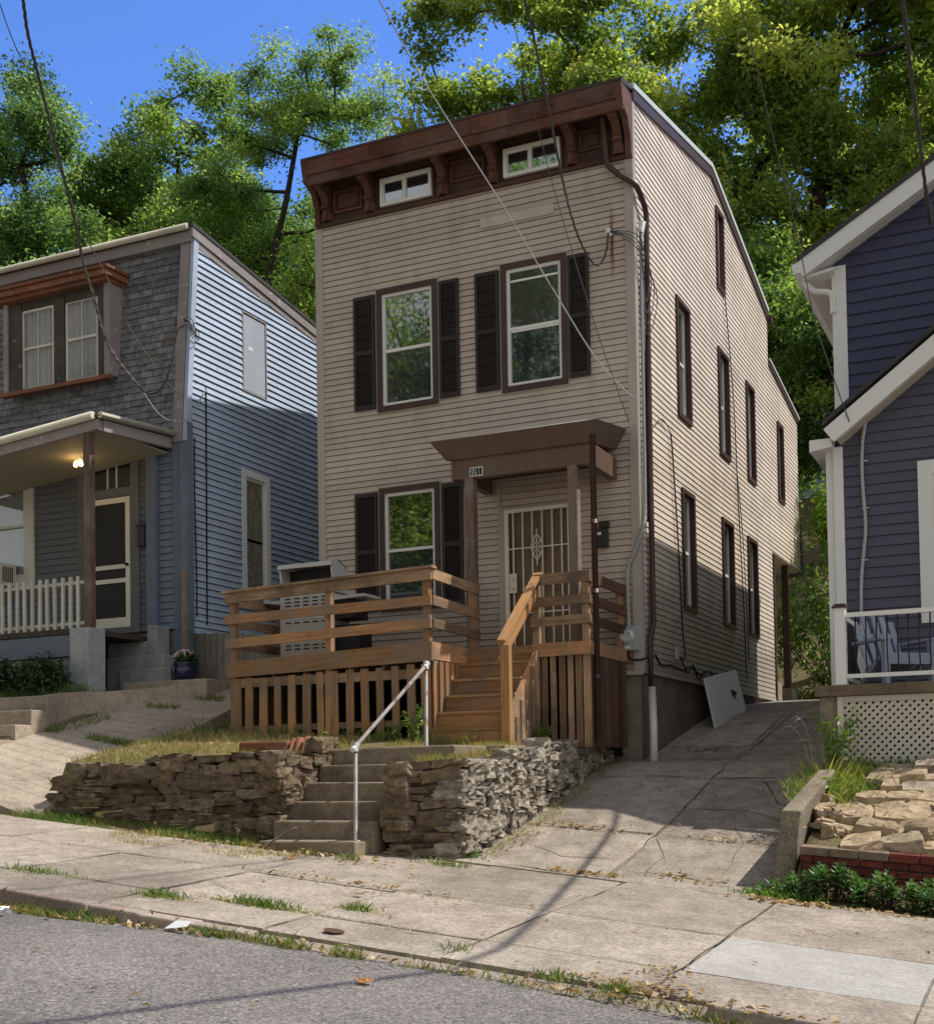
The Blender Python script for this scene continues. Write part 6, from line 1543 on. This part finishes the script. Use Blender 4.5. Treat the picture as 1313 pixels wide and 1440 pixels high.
# row of small shrubs in front of the brick edging
M['leaf_fresh'] = m_leaf('fresh dark leaves', [(.018, .055, .018), (.04, .105, .03), (.075, .16, .045), (.13, .22, .06)], .28)
for k, x in enumerate((2.83, 3.08, 3.3, 3.56, 3.82, 4.06, 4.34, 4.62, 4.9)):
    y = -4.72 + R.uniform(-.07, .05); z = z_walk(x, -5) - .02; h = (.16, .26, .33, .28, .34, .27, .3, .33, .3)[k]
    lab = 'low green weed at the foot of the kerb wall' if k == 0 else 'leafy dark green plant in front of the brick edging'
    root = thing('leafy_plant', lab, 'plant', (x, y, z), None if k == 0 else 'plants along the brick edging')
    mb = MB(); C = []; N_ = []; S = []; rn = []
    for s in range(20):
        tx, ty, tz = x + R.gauss(0, .10), y + R.gauss(0, .10), z + h * R.uniform(.35, 1.08)
        mb.tube([(x + (tx - x) * .4, y + (ty - y) * .4, z - .03), (tx, ty, tz)], [.006, .004], 4, .5, False)
        tone = R.uniform(.1, .8)
        for lv in range(3):
            for q in range(6):
                t_ = q * 1.047 + R.uniform(-.3, .3) + lv * .5; el = .25 + .4 * lv + R.uniform(-.15, .15); l = .052 - .012 * lv
                d = Vector((math.cos(t_) * math.cos(el), math.sin(t_) * math.cos(el), math.sin(el)))
                C.append(tuple(Vector((tx, ty, tz - .035 * (2 - lv))) + d * l)); 
                n_ = Vector((-math.cos(t_) * math.sin(el), -math.sin(t_) * math.sin(el), math.cos(el))); N_.append((tuple(n_), tuple(d))); S.append(l); rn.append(tone + R.uniform(-.15, .2) + .1 * lv)
    mb.build('stems', M['bark'], root)
    # oriented leaves
    lm = MB()
    for c, (n_, d), s, r in zip(C, N_, S, rn):
        c = Vector(c); n_ = Vector(n_); d = Vector(d); b = n_.cross(d)
        lm.face([c - d * s, c + b * s * .33 + n_ * s * .12, c + d * s, c - b * s * .33 + n_ * s * .12], None, min(1, max(0, r)))
    lm.build('leaves', M['leaf_fresh'], root)

# ------------------------------------------------------------------ grass, weeds and litter (uncountable)
M['grass'] = m_leaf('grass blades', [(.06, .12, .02), (.11, .19, .035), (.24, .23, .07), (.38, .30, .13), (.44, .35, .18)], .3)
M['weed'] = m_leaf('weed leaves', [(.03, .09, .015), (.07, .16, .025), (.15, .24, .05), (.33, .31, .11)], .35)
class Blades:
    def __init__(s): s.v = []; s.r = []
    def add(s, x, y, z, h, w, lean, r):
        t = R.uniform(0, 6.283); dx, dy = math.cos(t), math.sin(t); l = h * lean
        u = R.uniform(0, 6.283); lx, ly = math.cos(u) * l, math.sin(u) * l
        s.v.append(((x - dx * w, y - dy * w, z), (x + dx * w, y + dy * w, z), (x + lx * .5 + dx * w * .8, y + ly * .5 + dy * w * .8, z + h * .6), (x + lx, y + ly, z + h)))
        s.r.append(min(1, max(0, r)))
    def build(s, name, mat, kind, **kw):
        n = len(s.v); V = np.array(s.v).reshape(-1, 3)
        me = bpy.data.meshes.new(name); me.vertices.add(n * 4); me.vertices.foreach_set('co', V.ravel())
        me.loops.add(n * 4); me.loops.foreach_set('vertex_index', np.arange(n * 4, dtype=np.int32)); me.polygons.add(n)
        me.polygons.foreach_set('loop_start', np.arange(0, n * 4, 4, dtype=np.int32)); me.polygons.foreach_set('loop_total', np.full(n, 4, dtype=np.int32))
        at = me.attributes.new('rnd', 'FLOAT', 'FACE'); at.data.foreach_set('value', np.array(s.r, dtype=np.float32))
        me.materials.append(mat); me.update(calc_edges=True)
        o = bpy.data.objects.new(name, me); COL.objects.link(o); return tag(o, kind=kind, **kw)
B = Blades()
def patch(x0, x1, y0, y1, n, zf, h=(.03, .09), tone=(.3, 1.0), bias=0., thr=-1, w=.004, lean=.7, sc=1.6):
    for _ in range(n):
        x, y = R.uniform(x0, x1), R.uniform(y0, y1); q = noise.noise((x * sc, y * sc, 7 + bias))
        if q < thr: continue
        r = R.uniform(*tone) - .45 * q
        B.add(x, y, zf(x, y) - .01, R.uniform(*h) * (1 + .5 * q), w * R.uniform(.7, 1.4), R.uniform(.2, lean), r)
ground_z = lambda x, y: z_ground(x, y)
patch(-5.65, -2.65, -4.85, -2.5, 9000, ground_z, (.03, .10), (.35, 1.0), 0, -.35)
patch(-1.15, -.6, -4.5, -2.6, 2600, ground_z, (.03, .12), (.3, 1.0), 1, -.4)
patch(-2.3, -.6, -3.3, -2.6, 900, ground_z, (.03, .1), (.4, 1.0), 1, -.1)
patch(-2.75, -2.42, -4.9, -3.6, 700, ground_z, (.03, .11), (.0, .6), 1, -.3)
patch(-7.6, -2.5, -5.72, -5.05, 7500, ground_z, (.03, .11), (-.1, .55), 2, -.2)
patch(-4.2, -1.6, -6.4, -5.5, 2400, z_walk, (.02, .06), (.5, 1.0), 3, .05)
patch(-5.6, -.8, -2.75, -2.55, 700, ground_z, (.05, .22), (.0, .5), 4, -.1)
patch(-14, -9.5, -5.5, -3, 1500, ground_z, (.04, .12), (.0, .6), 4, -.4)
patch(-9.7, -7.7, -3.0, -2.1, 1500, ground_z, (.04, .2), (-.1, .3), 4, -.4, .005)
kz = lambda x, y: z_road(x, y) + .0
for (xa, xb, n) in ((-8, -2.2, 1500), (-2.2, -.2, 1200), (-.2, 1.0, 500), (1.0, 3.2, 260), (3.2, 7, 900)):
    patch(xa, xb, -9.13, -9.01, n, lambda x, y: z_road(x, y), (.03, .10), (.0, .8), 5, -.15, .004, .9, 2.5)
for (cx, cy, rx_, n) in ((-1.25, -8.36, .2, 220), (-.45, -8.16, .32, 420), (.2, -7.82, .14, 130), (-2.7, -8.2, .4, 200), (-3.4, -8.5, .25, 220), (2.3, -8.9, .12, 110), (2.75, -8.93, .1, 90), (1.45, -8.6, .1, 40), (-.3, -5.35, .25, 160), (-1.2, -5.7, .12, 80)):
    for _ in range(n):
        x, y = R.gauss(cx, rx_ * .5), R.gauss(cy, .05); B.add(x, y, z_walk(x, y), R.uniform(.02, .08), .005, R.uniform(.3, 1.1), R.uniform(-.1, .5))
for (xa, ya, xb, yb, n) in ((-6.9, -3.25, -6.05, -3.1, 420), (-6.35, -3.9, -5.9, -3.4, 160), (-6.2, -4.6, -5.85, -4.2, 150), (-7.2, -1.75, -6.6, -1.6, 160), (-6.6, -1.35, -6.1, -1.2, 200), (-7.6, -3.1, -7.2, -2.3, 200), (-6.0, -4.2, -5.8, -2.4, 300), (-7.56, -3.3, -7.4, -3.1, 120)):
    for _ in range(n):
        x, y = R.uniform(xa, xb), R.uniform(ya, yb); B.add(x, y, z_ramp(x, y), R.uniform(.02, .1), .005, R.uniform(.3, 1.), R.uniform(-.1, .6))
for (xa, xb, yc, n) in ((-4.4, 1.3, -8.205, 420), (-6, 2.8, -6.925, 420), (-1.6, -.1, -8.2, 260), (-3.6, -2.0, -8.2, 200), (1.5, 2.9, -8.2, 60)):
    for _ in range(n):
        x = R.uniform(xa, xb); q = noise.noise((x * 1.7, yc, 3))
        if q < .02: continue
        B.add(x, R.gauss(yc, .018), z_walk(x, yc), R.uniform(.008, .03), .004, R.uniform(.6, 1.6), R.uniform(.0, 1.1))
for (xc, yc, sx_, n) in ((-1.25, -8.36, .16, 260), (-.45, -8.16, .26, 420), (.2, -7.82, .12, 160), (-3.4, -8.5, .2, 240)):
    for _ in range(n):
        x, y = R.gauss(xc, sx_), R.gauss(yc, .05); B.add(x, y, z_walk(x, y), R.uniform(.008, .028), .005, R.uniform(.8, 1.8), R.uniform(.2, 1.2))
B.build('grass', M['grass'], 'stuff', label='short patchy grass and dry turf on the lawn and verge')
B = Blades()
# weeds by the kerb wall and lattice
gk = lambda x, y: gz(x, y) if x > 2.95 else z_drive(x, y) + .25
for _ in range(2600):
    x, y = R.gauss(3.05, .2), R.gauss(-2.75, .3)
    if y > -2.05: continue
    B.add(x, y, gz(max(x, 2.95), y), R.uniform(.04, .19), .004, R.uniform(.4, 1.2), R.uniform(.25, 1.2))
for _ in range(900):
    x, y = R.uniform(3.2, 5.2), R.gauss(-2.2, .12); B.add(x, y, gz(x, y), R.uniform(.04, .16), .006, R.uniform(.3, 1.1), R.uniform(-.2, .5))
for _ in range(70):
    x, y = R.gauss(2.93, .1), R.gauss(-2.5, .2); B.add(x, y, gz(3, y) - .05, R.uniform(.18, .42), .0035, R.uniform(.2, .8), R.uniform(.6, 1.2))
for _ in range(800):
    x, y = R.gauss(2.85, .16), R.gauss(-4.85, .06); B.add(x, y, z_walk(x, -5), R.uniform(.03, .1), .006, R.uniform(.3, 1.1), R.uniform(.0, .8))
for _ in range(420):
    y = R.uniform(-4.6, -.4); x = R.gauss(-.30 - .018 * y, .05); B.add(x, y, z_drive(x, y), R.uniform(.02, .08), .004, R.uniform(.3, 1.1), R.uniform(.6, 1.4))
for _ in range(260):
    x, y = R.gauss(-.42, .1), R.gauss(-4.72, .05); B.add(x, y, z_walk(x, -5), R.uniform(.03, .12), .006, R.uniform(.3, 1.1), R.uniform(-.2, .4))
for _ in range(1500):
    x, y = R.uniform(-.8, 2.4), R.uniform(10.6, 13); B.add(x, y, z_ground(x, y), R.uniform(.1, .5), .012, R.uniform(.2, .8), R.uniform(.1, 1.0))
B.build('weeds', M['weed'], 'stuff', label='scruffy weeds at the edges of drive and garden')
def fan_plant(pos, n, h, sd, lab):
    root = thing('weed_plant', lab, 'weed', pos); mb = MB(); rg = np.random.default_rng(sd); C = []
    for k in range(n):
        t_ = rg.uniform(0, 6.28); tip = Vector(pos) + Vector((math.cos(t_) * h * .35, math.sin(t_) * h * .35, h * rg.uniform(.6, 1.05)))
        mb.tube([pos, Vector(pos).lerp(tip, .5) + Vector((0, 0, h * .12)), tip], [.006, .005, .003], 4, .5, False)
        for q in range(12): C.append(np.array(Vector(pos).lerp(tip, .3 + .7 * q / 11)) + rg.normal(size=3) * .025)
    mb.build('stems', M['weed'], root); C = np.array(C); N_ = rg.normal(size=C.shape) * .6 + np.array([0, 0, .6]); N_ /= np.linalg.norm(N_, axis=1)[:, None]
    leaf_mesh('leaves', C, N_, rg.uniform(.03, .06, len(C)), rg.normal(.55, .2, len(C)), M['weed'], root, .35)
fan_plant((2.98, -2.3, gz(3, -2.3)), 16, .72, 1, 'tall green weed growing beside the lattice corner')
fan_plant((3.0, -3.1, gz(3, -3.1)), 9, .22, 2, 'small leafy weed on top of the kerb wall')
fan_plant((-2.15, -2.62, .42), 9, .42, 3, 'green weed climbing the deck skirt beside the stair')
fan_plant((-2.45, -2.62, .42), 6, .22, 4, 'low weed at the foot of the deck skirt')
fan_plant((-2.75, -3.9, .28), 10, .2, 5, 'clump of broad green weeds beside the timber edging')
fan_plant((-.75, -1.75, .36), 9, .22, 6, 'dark weed below the landing boards')
# seed heads
sh = thing('foxtail_grass', 'drooping tan seed heads leaning over the driveway edge', 'weed', (2.85, -2.6, -.1))
for k in range(9):
    x, y = R.gauss(2.86, .06), R.gauss(-2.55, .15); h = R.uniform(.35, .65); dx, dy = R.uniform(-.35, .05), R.uniform(-.15, .1)
    P = spline([(x, y, gz(3, y) - .05), (x + dx * .3, y + dy * .3, -.1 + h * .6), (x + dx * .8, y + dy * .8, -.08 + h), (x + dx * 1.25, y + dy * 1.2, -.12 + h)], 4)
    mb = MB(); mb.tube(P, [.003] * (len(P) - 4) + [.008, .010, .009, .003], 5, .5, False); mb.build('stalk', M['fence'], sh)
# fallen leaves
C = []; S = []
def litter(cx, cy, sx, sy, n, zf, s=(.018, .045), dz_=.012):
    for _ in range(n):
        x, y = R.gauss(cx, sx), R.gauss(cy, sy); C.append((x, y, zf(x, y) + dz_ + R.uniform(0, .015))); S.append(R.uniform(*s))
zroad1 = lambda x, y: z_road(x, y) if y < -9.02 else z_walk(x, y)
for x in np.arange(-9, 1.0, .3): litter(x, -9.08, .2, .03, 14 if x < -.2 else 9, zroad1)
for x in np.arange(1.0, 3.3, .3): litter(x, -9.06, .15, .025, 9, zroad1)
litter(2.75, -8.8, .22, .07, 110, zroad1, (.014, .034)); litter(2.85, -8.4, .08, .12, 40, zroad1, (.014, .03)); litter(3.3, -8.95, .4, .06, 90, zroad1, (.016, .04)); litter(4.2, -8.98, .5, .05, 60, zroad1)
litter(.95, -4.9, .2, .05, 90, lambda x, y: surf_z(x, y) if False else (z_walk(x, y) if y < -5.05 else z_drive(x, y))); litter(.3, -3.2, .25, .05, 50, z_drive); litter(1.9, -4.6, .25, .07, 40, z_drive); litter(2.0, -3.25, .4, .04, 30, z_drive)
litter(.6, .9, .4, .12, 45, z_drive); litter(-.2, -3.6, .1, .7, 170, z_drive, (.012, .03)); litter(-1.4, -5.75, .5, .08, 60, z_walk); litter(-2.5, -5.9, .5, .12, 70, z_walk); litter(-.2, -6.9, .6, .06, 60, z_walk); litter(-4.5, -5.4, 1.2, .2, 70, z_ground)
litter(3.6, -3.9, .5, .3, 50, lambda x, y: gz(x, y) + .13, (.015, .03)); litter(2.9, -5.1, .2, .08, 80, z_walk, (.02, .05)); litter(3.6, -5.1, .5, .06, 60, z_walk); litter(-4, -3.8, 1.2, .6, 90, z_ground); litter(-.9, -3.6, .2, .5, 40, z_ground); litter(2.74, -3.6, .05, .4, 50, z_drive)
litter(-3, -10.5, 4, 1.0, 45, z_road, (.015, .035)); litter(1, -7, 3, 1.2, 60, z_walk, (.012, .03)); litter(-5.9, -3.0, .3, .8, 30, z_ramp); litter(1.2, -2, .8, 1.2, 40, z_drive, (.012, .03))
C = np.array(C); rg = np.random.default_rng(8); N_ = rg.normal(size=C.shape) * .35 + np.array([0, 0, 1.]); N_ /= np.linalg.norm(N_, axis=1)[:, None]
leaf_mesh('fallen_leaves', C, N_, np.array(S), rg.uniform(0, 1, len(C)), M['leaf_dry'], None, .5, 'stuff', .3)
def single_leaf(x, y, zf, s, mat, lab, nm='fallen_leaf'):
    mb = MB(); z = zf(x, y) + .012; n = 14; P = []
    for k in range(n):
        t_ = 2 * math.pi * k / n; r_ = s * (1.0 if k % 2 == 0 else .55) * R.uniform(.85, 1.1); P.append((x + math.cos(t_) * r_, y + math.sin(t_) * r_ * .8, z + (.35 * s if k % 2 == 0 else .05 * s) * R.uniform(.5, 1.3)))
    c = (x, y, z)
    for k in range(n): mb.face([c, P[k], P[(k + 1) % n]], None, R.random())
    mb.build(nm, mat, None, lab, None, 'leaf')
single_leaf(1.46, -9.79, z_road, .075, M['orange_leaf'], 'curled orange leaf lying alone on the road')
single_leaf(-.1, -7.3, z_walk, .06, M['leaf_dry'], 'tan curled leaf in the middle of the sidewalk')
single_leaf(-1.6, -6.1, z_walk, .05, M['orange_leaf'], 'yellow leaf on the sidewalk near the foot of the steps')
# ------------------------------------------------------------------ overhead wires
def wire(name, lab, P, r, mat, twist=False):
    pts = spline(P, 7)
    mb = MB(); mb.tube(pts, r, 6)
    if twist:
        for ph in (0, 2.1, 4.2):
            Q = []; acc = 0; fine = spline(P, 26)
            for a, b in zip(fine, fine[1:]):
                acc += (b - a).length; Q.append(a + Vector((math.cos(acc * 14 + ph), math.sin(acc * 14 + ph), 0)) * r * .9)
            mb.tube(Q, r * .62, 5)
    return mb.build(name, M[mat], None, lab, None, 'wire')
wire('service_cable', 'thick twisted service cable hanging to the white bracket on the brown house', [(.5, -9.2, 11.2), (-.05, -4.2, 9.45), (-.3, -3.0, 9.15), (-.38, -2.52, 8.93), (-.49, -1.86, 8.49), (-.60, -1.14, 7.92), (-.56, -.88, 7.44), (-.52, -.55, 7.15), (-.43, -.3, 7.02), (-.34, -.19, 7.23), (-.32, -.13, 7.53)], .012, 'cable', True)
wire('phone_wire', 'thin wire crossing the right shutter to the front corner of the brown house', [(1.04, -9.2, 10.4), (-.15, -4.2, 9.04), (-.35, -3.36, 8.95), (-.6, -2.1, 8.4), (-.64, -1.5, 7.85), (-.56, -1.02, 7.09), (-.36, -.6, 6.03), (-.11, -.05, 4.87)], .006, 'cable')
wire('phone_wire', 'long thin wire slanting across the upper windows of the brown house', [(-2.07, -9.2, 11.24), (-2.07, -4.2, 9.69), (-2.07, -3.36, 9.43), (-1.95, -2.4, 8.85), (-1.38, -1.5, 7.65), (-.93, -.9, 6.67), (-.42, -.42, 5.66), (-.01, -.05, 5.15)], .009, 'cable_grey')
wire('service_cable', 'thick dark cable drooping past the dormer to the slate house corner', [(-2.47, -9.8, 12.1), (-6.53, -4.8, 10.75), (-7.26, -3.9, 10.53), (-7.6, -3.48, 10.37), (-7.95, -2.88, 9.96), (-8.27, -2.22, 9.29), (-8.52, -1.68, 8.7), (-8.69, -1.32, 8.2), (-8.65, -1.1, 7.61), (-8.51, -1.0, 6.98), (-8.14, -.9, 6.43), (-7.81, -.85, 6.12), (-7.61, -.75, 6.25), (-7.46, -.7, 6.66), (-7.42, -.6, 7.15), (-7.34, -.5, 7.28)], .017, 'cable', True)
wire('phone_wire', 'thin wire beside the thick cable running to the slate house mansard', [(-3.95, -9.5, 12.0), (-7.28, -4.5, 10.75), (-7.68, -3.9, 10.6), (-7.93, -3.42, 10.39), (-8.12, -2.82, 10.0), (-8.39, -2.1, 9.26), (-8.54, -1.44, 8.58), (-8.43, -1.08, 8.01), (-8.2, -.82, 7.23), (-7.66, -.62, 6.36), (-7.46, -.5, 6.15)], .008, 'cable')
wire('phone_wire', 'slack loop of wire hanging below the cable at the slate house corner', [(-8.0, -.86, 6.3), (-7.91, -.85, 6.14), (-7.73, -.72, 5.82), (-7.53, -.62, 5.70), (-7.33, -.52, 5.74), (-7.3, -.31, 6.01), (-7.36, .0, 6.38)], .008, 'cable_grey')
wire('phone_wire', 'thin wire reaching down to the lower white rake of the purple house', [(2.4, -8.6, 10.6), (2.26, -3.6, 8.79), (2.24, -2.88, 8.53), (2.28, -2.22, 8.07), (2.32, -1.68, 7.57), (2.46, -1.02, 6.6), (2.61, -.8, 5.58), (2.83, -.6, 4.75), (2.96, -.53, 4.32)], .007, 'cable')
wire('service_cable', 'thick cable dropping to the gable of the purple house at the right edge', [(3.99, -8.0, 10.49), (3.92, -3.0, 8.68), (3.91, -2.28, 8.42), (3.9, -1.5, 8.04), (3.91, -.72, 7.58), (3.92, .0, 7.09), (3.915, .3, 7.0), (3.93, .45, 7.12), (3.92, .52, 7.4)], .017, 'cable', True)
wire('service_cable', 'cable sagging over the driveway to the purple house, seen by its shadow', [(4.76, .5, 7.25), (4.93, -.6, 6.7), (5.25, -2.78, 6.25), (5.9, -5.3, 6.2), (6.2, -6.07, 6.5), (6.29, -6.75, 7.0), (6.37, -7.5, 7.6), (6.5, -9, 8.7)], .034, 'cable_black')
mb = MB()
for k in range(4):
    c = Vector((-7.36 + .02 * k, -.42 + .04 * k, 7.32 - .05 * k)); mb.tube([c + Vector((.03 * math.sin(t * .9 + k), .09 * math.sin(t), .10 * math.cos(t * 1.1 + k))) for t in np.linspace(0, 6.3, 16)], .007, 5)
mb.tube([(-7.37, -.45, 7.35), (-7.37, -.52, 7.35)], .025, 6)
o = mb.build('wire_coil', M['cable'], lh)
# ------------------------------------------------------------------ small things on road and pavement
def flat(name, lab, cat, pts, mat):
    mb = MB(); mb.face(pts); return mb.build(name, M[mat], None, lab, None, cat)
x, y = -.5, -9.09; z = z_road(x, y) + .03
mb = MB(); mb.face([(x - .09, y - .03, z), (x + .11, y - .02, z + .02), (x + .1, y + .04, z + .05), (x - .05, y + .06, z + .05)]); mb.face([(x - .13, y - .03, z), (x - .05, y + .06, z + .05), (x - .1, y + .09, z + .02)])
mb.build('paper_scrap', M['paper'], None, 'white scrap of paper lying against the kerb', None, 'litter')
x, y = -1.9, -9.3; z = z_road(x, y) + .01
mb = MB()
for k in range(10):
    a = R.uniform(0, 6.28); mb.face([(x + R.uniform(-.06, .06), y + R.uniform(-.05, .05), z + R.uniform(0, .07)) for _ in range(3)])
mb.build('crumpled_wrapper', M['paper'], None, 'crumpled pale wrapper on the road at the far left', None, 'litter')
mb = MB(); cx, cy = .5, -8.62; n = 18
mb.face([(cx + .075 * math.cos(2 * math.pi * k / n), cy + .075 * math.sin(2 * math.pi * k / n), z_walk(cx, cy) + .014 - .013 * math.cos(2 * math.pi * k / n)) for k in range(n)])
mb.build('valve_cover', M['dark_lumber'], None, 'small rusty round valve cover set in the sidewalk', None, 'cover')
st_ = MB(); st_.tube([(-2.25, -5.62, z_walk(-2.2, -5.6) + .02), (-1.98, -5.58, z_walk(-2, -5.6) + .18), (-1.9, -5.57, z_walk(-2, -5.6) + .22)], .012, 6)
st_.build('fallen_stick', M['fence'], None, 'pale broken stick leaning on the bottom concrete step', None, 'stick')
# far pale house between the trees
ph = thing('pale_house', 'pale blue house half hidden by trees beyond the driveway', 'house', (-2.5, 31, 10))
mb = MB(); clapboard(mb, lambda a, d, z: (a, 28 - d, z), 9.6, 16.4, lambda z: (-6.5, 2.2), [(-1.6, -.6, 12.0, 14.0), (-4.6, -3.6, 12, 14)], .2, .02); mb.build('wall', [M['pale_house'], M['lap_shade_dark']], ph)
mb = MB(); mb.box(-6.5, 2.2, 28.05, 34, 9, 16.4); mb.build('body', M['pale_house'], ph)
mb = MB(); mb.prism([(-7, 27.5, 16.3), (-7, 34.5, 16.3), (-7, 31, 18.9)], (9.7, 0, 0)); mb.build('roof', M['roof_dark'], ph)
for a in (-1.6, -4.6): sash_window(ph, lambda p, d, z: (p, 28 - d, z), a, a + 1.0, 12.0, 14.0, .1, .04, 'white_trim', 'white_vinyl', .03)
# ------------------------------------------------------------------ light, sky, camera
SUN = Vector((1.0, .57, 1.70)).normalized()
W_ = bpy.data.worlds.new('World'); SC.world = W_; W_.use_nodes = True
nt = W_.node_tree; nt.nodes.clear()
sky = nt.nodes.new('ShaderNodeTexSky'); sky.sky_type = 'NISHITA'; sky.sun_disc = False
sky.sun_elevation = math.asin(SUN.z); sky.sun_rotation = math.atan2(SUN.x, SUN.y)
sky.altitude = 150; sky.air_density = 1.0; sky.dust_density = 0.6; sky.ozone_density = 2.5
bg = nt.nodes.new('ShaderNodeBackground'); bg.inputs['Strength'].default_value = .15
wo = nt.nodes.new('ShaderNodeOutputWorld')
# deep blue north sky; unseen south half warmed and greyed to fill shaded fronts
def graded(sat, val, mul):
    h = nt.nodes.new('ShaderNodeHueSaturation'); h.inputs['Saturation'].default_value = sat; h.inputs['Value'].default_value = val
    m = nt.nodes.new('ShaderNodeMix'); m.data_type = 'RGBA'; m.blend_type = 'MULTIPLY'; m.inputs[0].default_value = 1; m.inputs[7].default_value = mul + (1,)
    nt.links.new(sky.outputs[0], h.inputs['Color']); nt.links.new(h.outputs[0], m.inputs[6]); return m.outputs[2]
tc = nt.nodes.new('ShaderNodeTexCoord'); sp = nt.nodes.new('ShaderNodeSeparateXYZ'); nt.links.new(tc.outputs['Generated'], sp.inputs[0])
mr = nt.nodes.new('ShaderNodeMapRange'); mr.interpolation_type = 'SMOOTHSTEP'; mr.inputs['From Min'].default_value = -.05; mr.inputs['From Max'].default_value = .6
nt.links.new(sp.outputs['Y'], mr.inputs['Value'])
mxw = nt.nodes.new('ShaderNodeMix'); mxw.data_type = 'RGBA'
nt.links.new(mr.outputs[0], mxw.inputs[0]); nt.links.new(graded(.34, 1.2, (1.08, 1.0, .93)), mxw.inputs[6]); nt.links.new(graded(1.08, 1.25, (.72, .93, 1.38)), mxw.inputs[7])
nt.links.new(mxw.outputs[2], bg.inputs['Color']); nt.links.new(bg.outputs[0], wo.inputs['Surface'])
sl = bpy.data.lights.new('sun', 'SUN'); sl.energy = 5.0; sl.angle = math.radians(.53); sl.color = (1, .94, .85)
so = bpy.data.objects.new('sun', sl); COL.objects.link(so); so.location = (20, 12, 34)
so.rotation_euler = SUN.to_track_quat('Z', 'Y').to_euler()

cd = bpy.data.cameras.new('camera'); cam = bpy.data.objects.new('camera', cd); COL.objects.link(cam); SC.camera = cam
cd.sensor_width = 36; cd.sensor_fit = 'AUTO'; cd.lens = 1704.45 / 1440 * 36
cd.shift_x = (656.5 - 749.47) / 1440; cd.shift_y = (1034.8 - 720) / 1440
cd.clip_start = .05; cd.clip_end = 2000
yaw, pit, rol = [math.radians(a) for a in (23.3438, 1.7388, -1.0554)]
f_ = Vector((-math.sin(yaw) * math.cos(pit), math.cos(yaw) * math.cos(pit), math.sin(pit)))
r_ = Vector((math.cos(yaw), math.sin(yaw), 0)); u_ = r_.cross(f_)
r2 = math.cos(rol) * r_ + math.sin(rol) * u_; u2 = -math.sin(rol) * r_ + math.cos(rol) * u_
cam.matrix_world = Matrix(((r2.x, u2.x, -f_.x, 5.2295), (r2.y, u2.y, -f_.y, -15.9638), (r2.z, u2.z, -f_.z, 0), (0, 0, 0, 1)))
SC.view_settings.view_transform = 'Standard'; SC.view_settings.look = 'None'; SC.view_settings.exposure = 0
SC.render.engine = 'CYCLES'
SC.cycles.max_bounces = 8; SC.cycles.transparent_max_bounces = 8; SC.cycles.diffuse_bounces = 4
SC.cycles.use_denoising = True
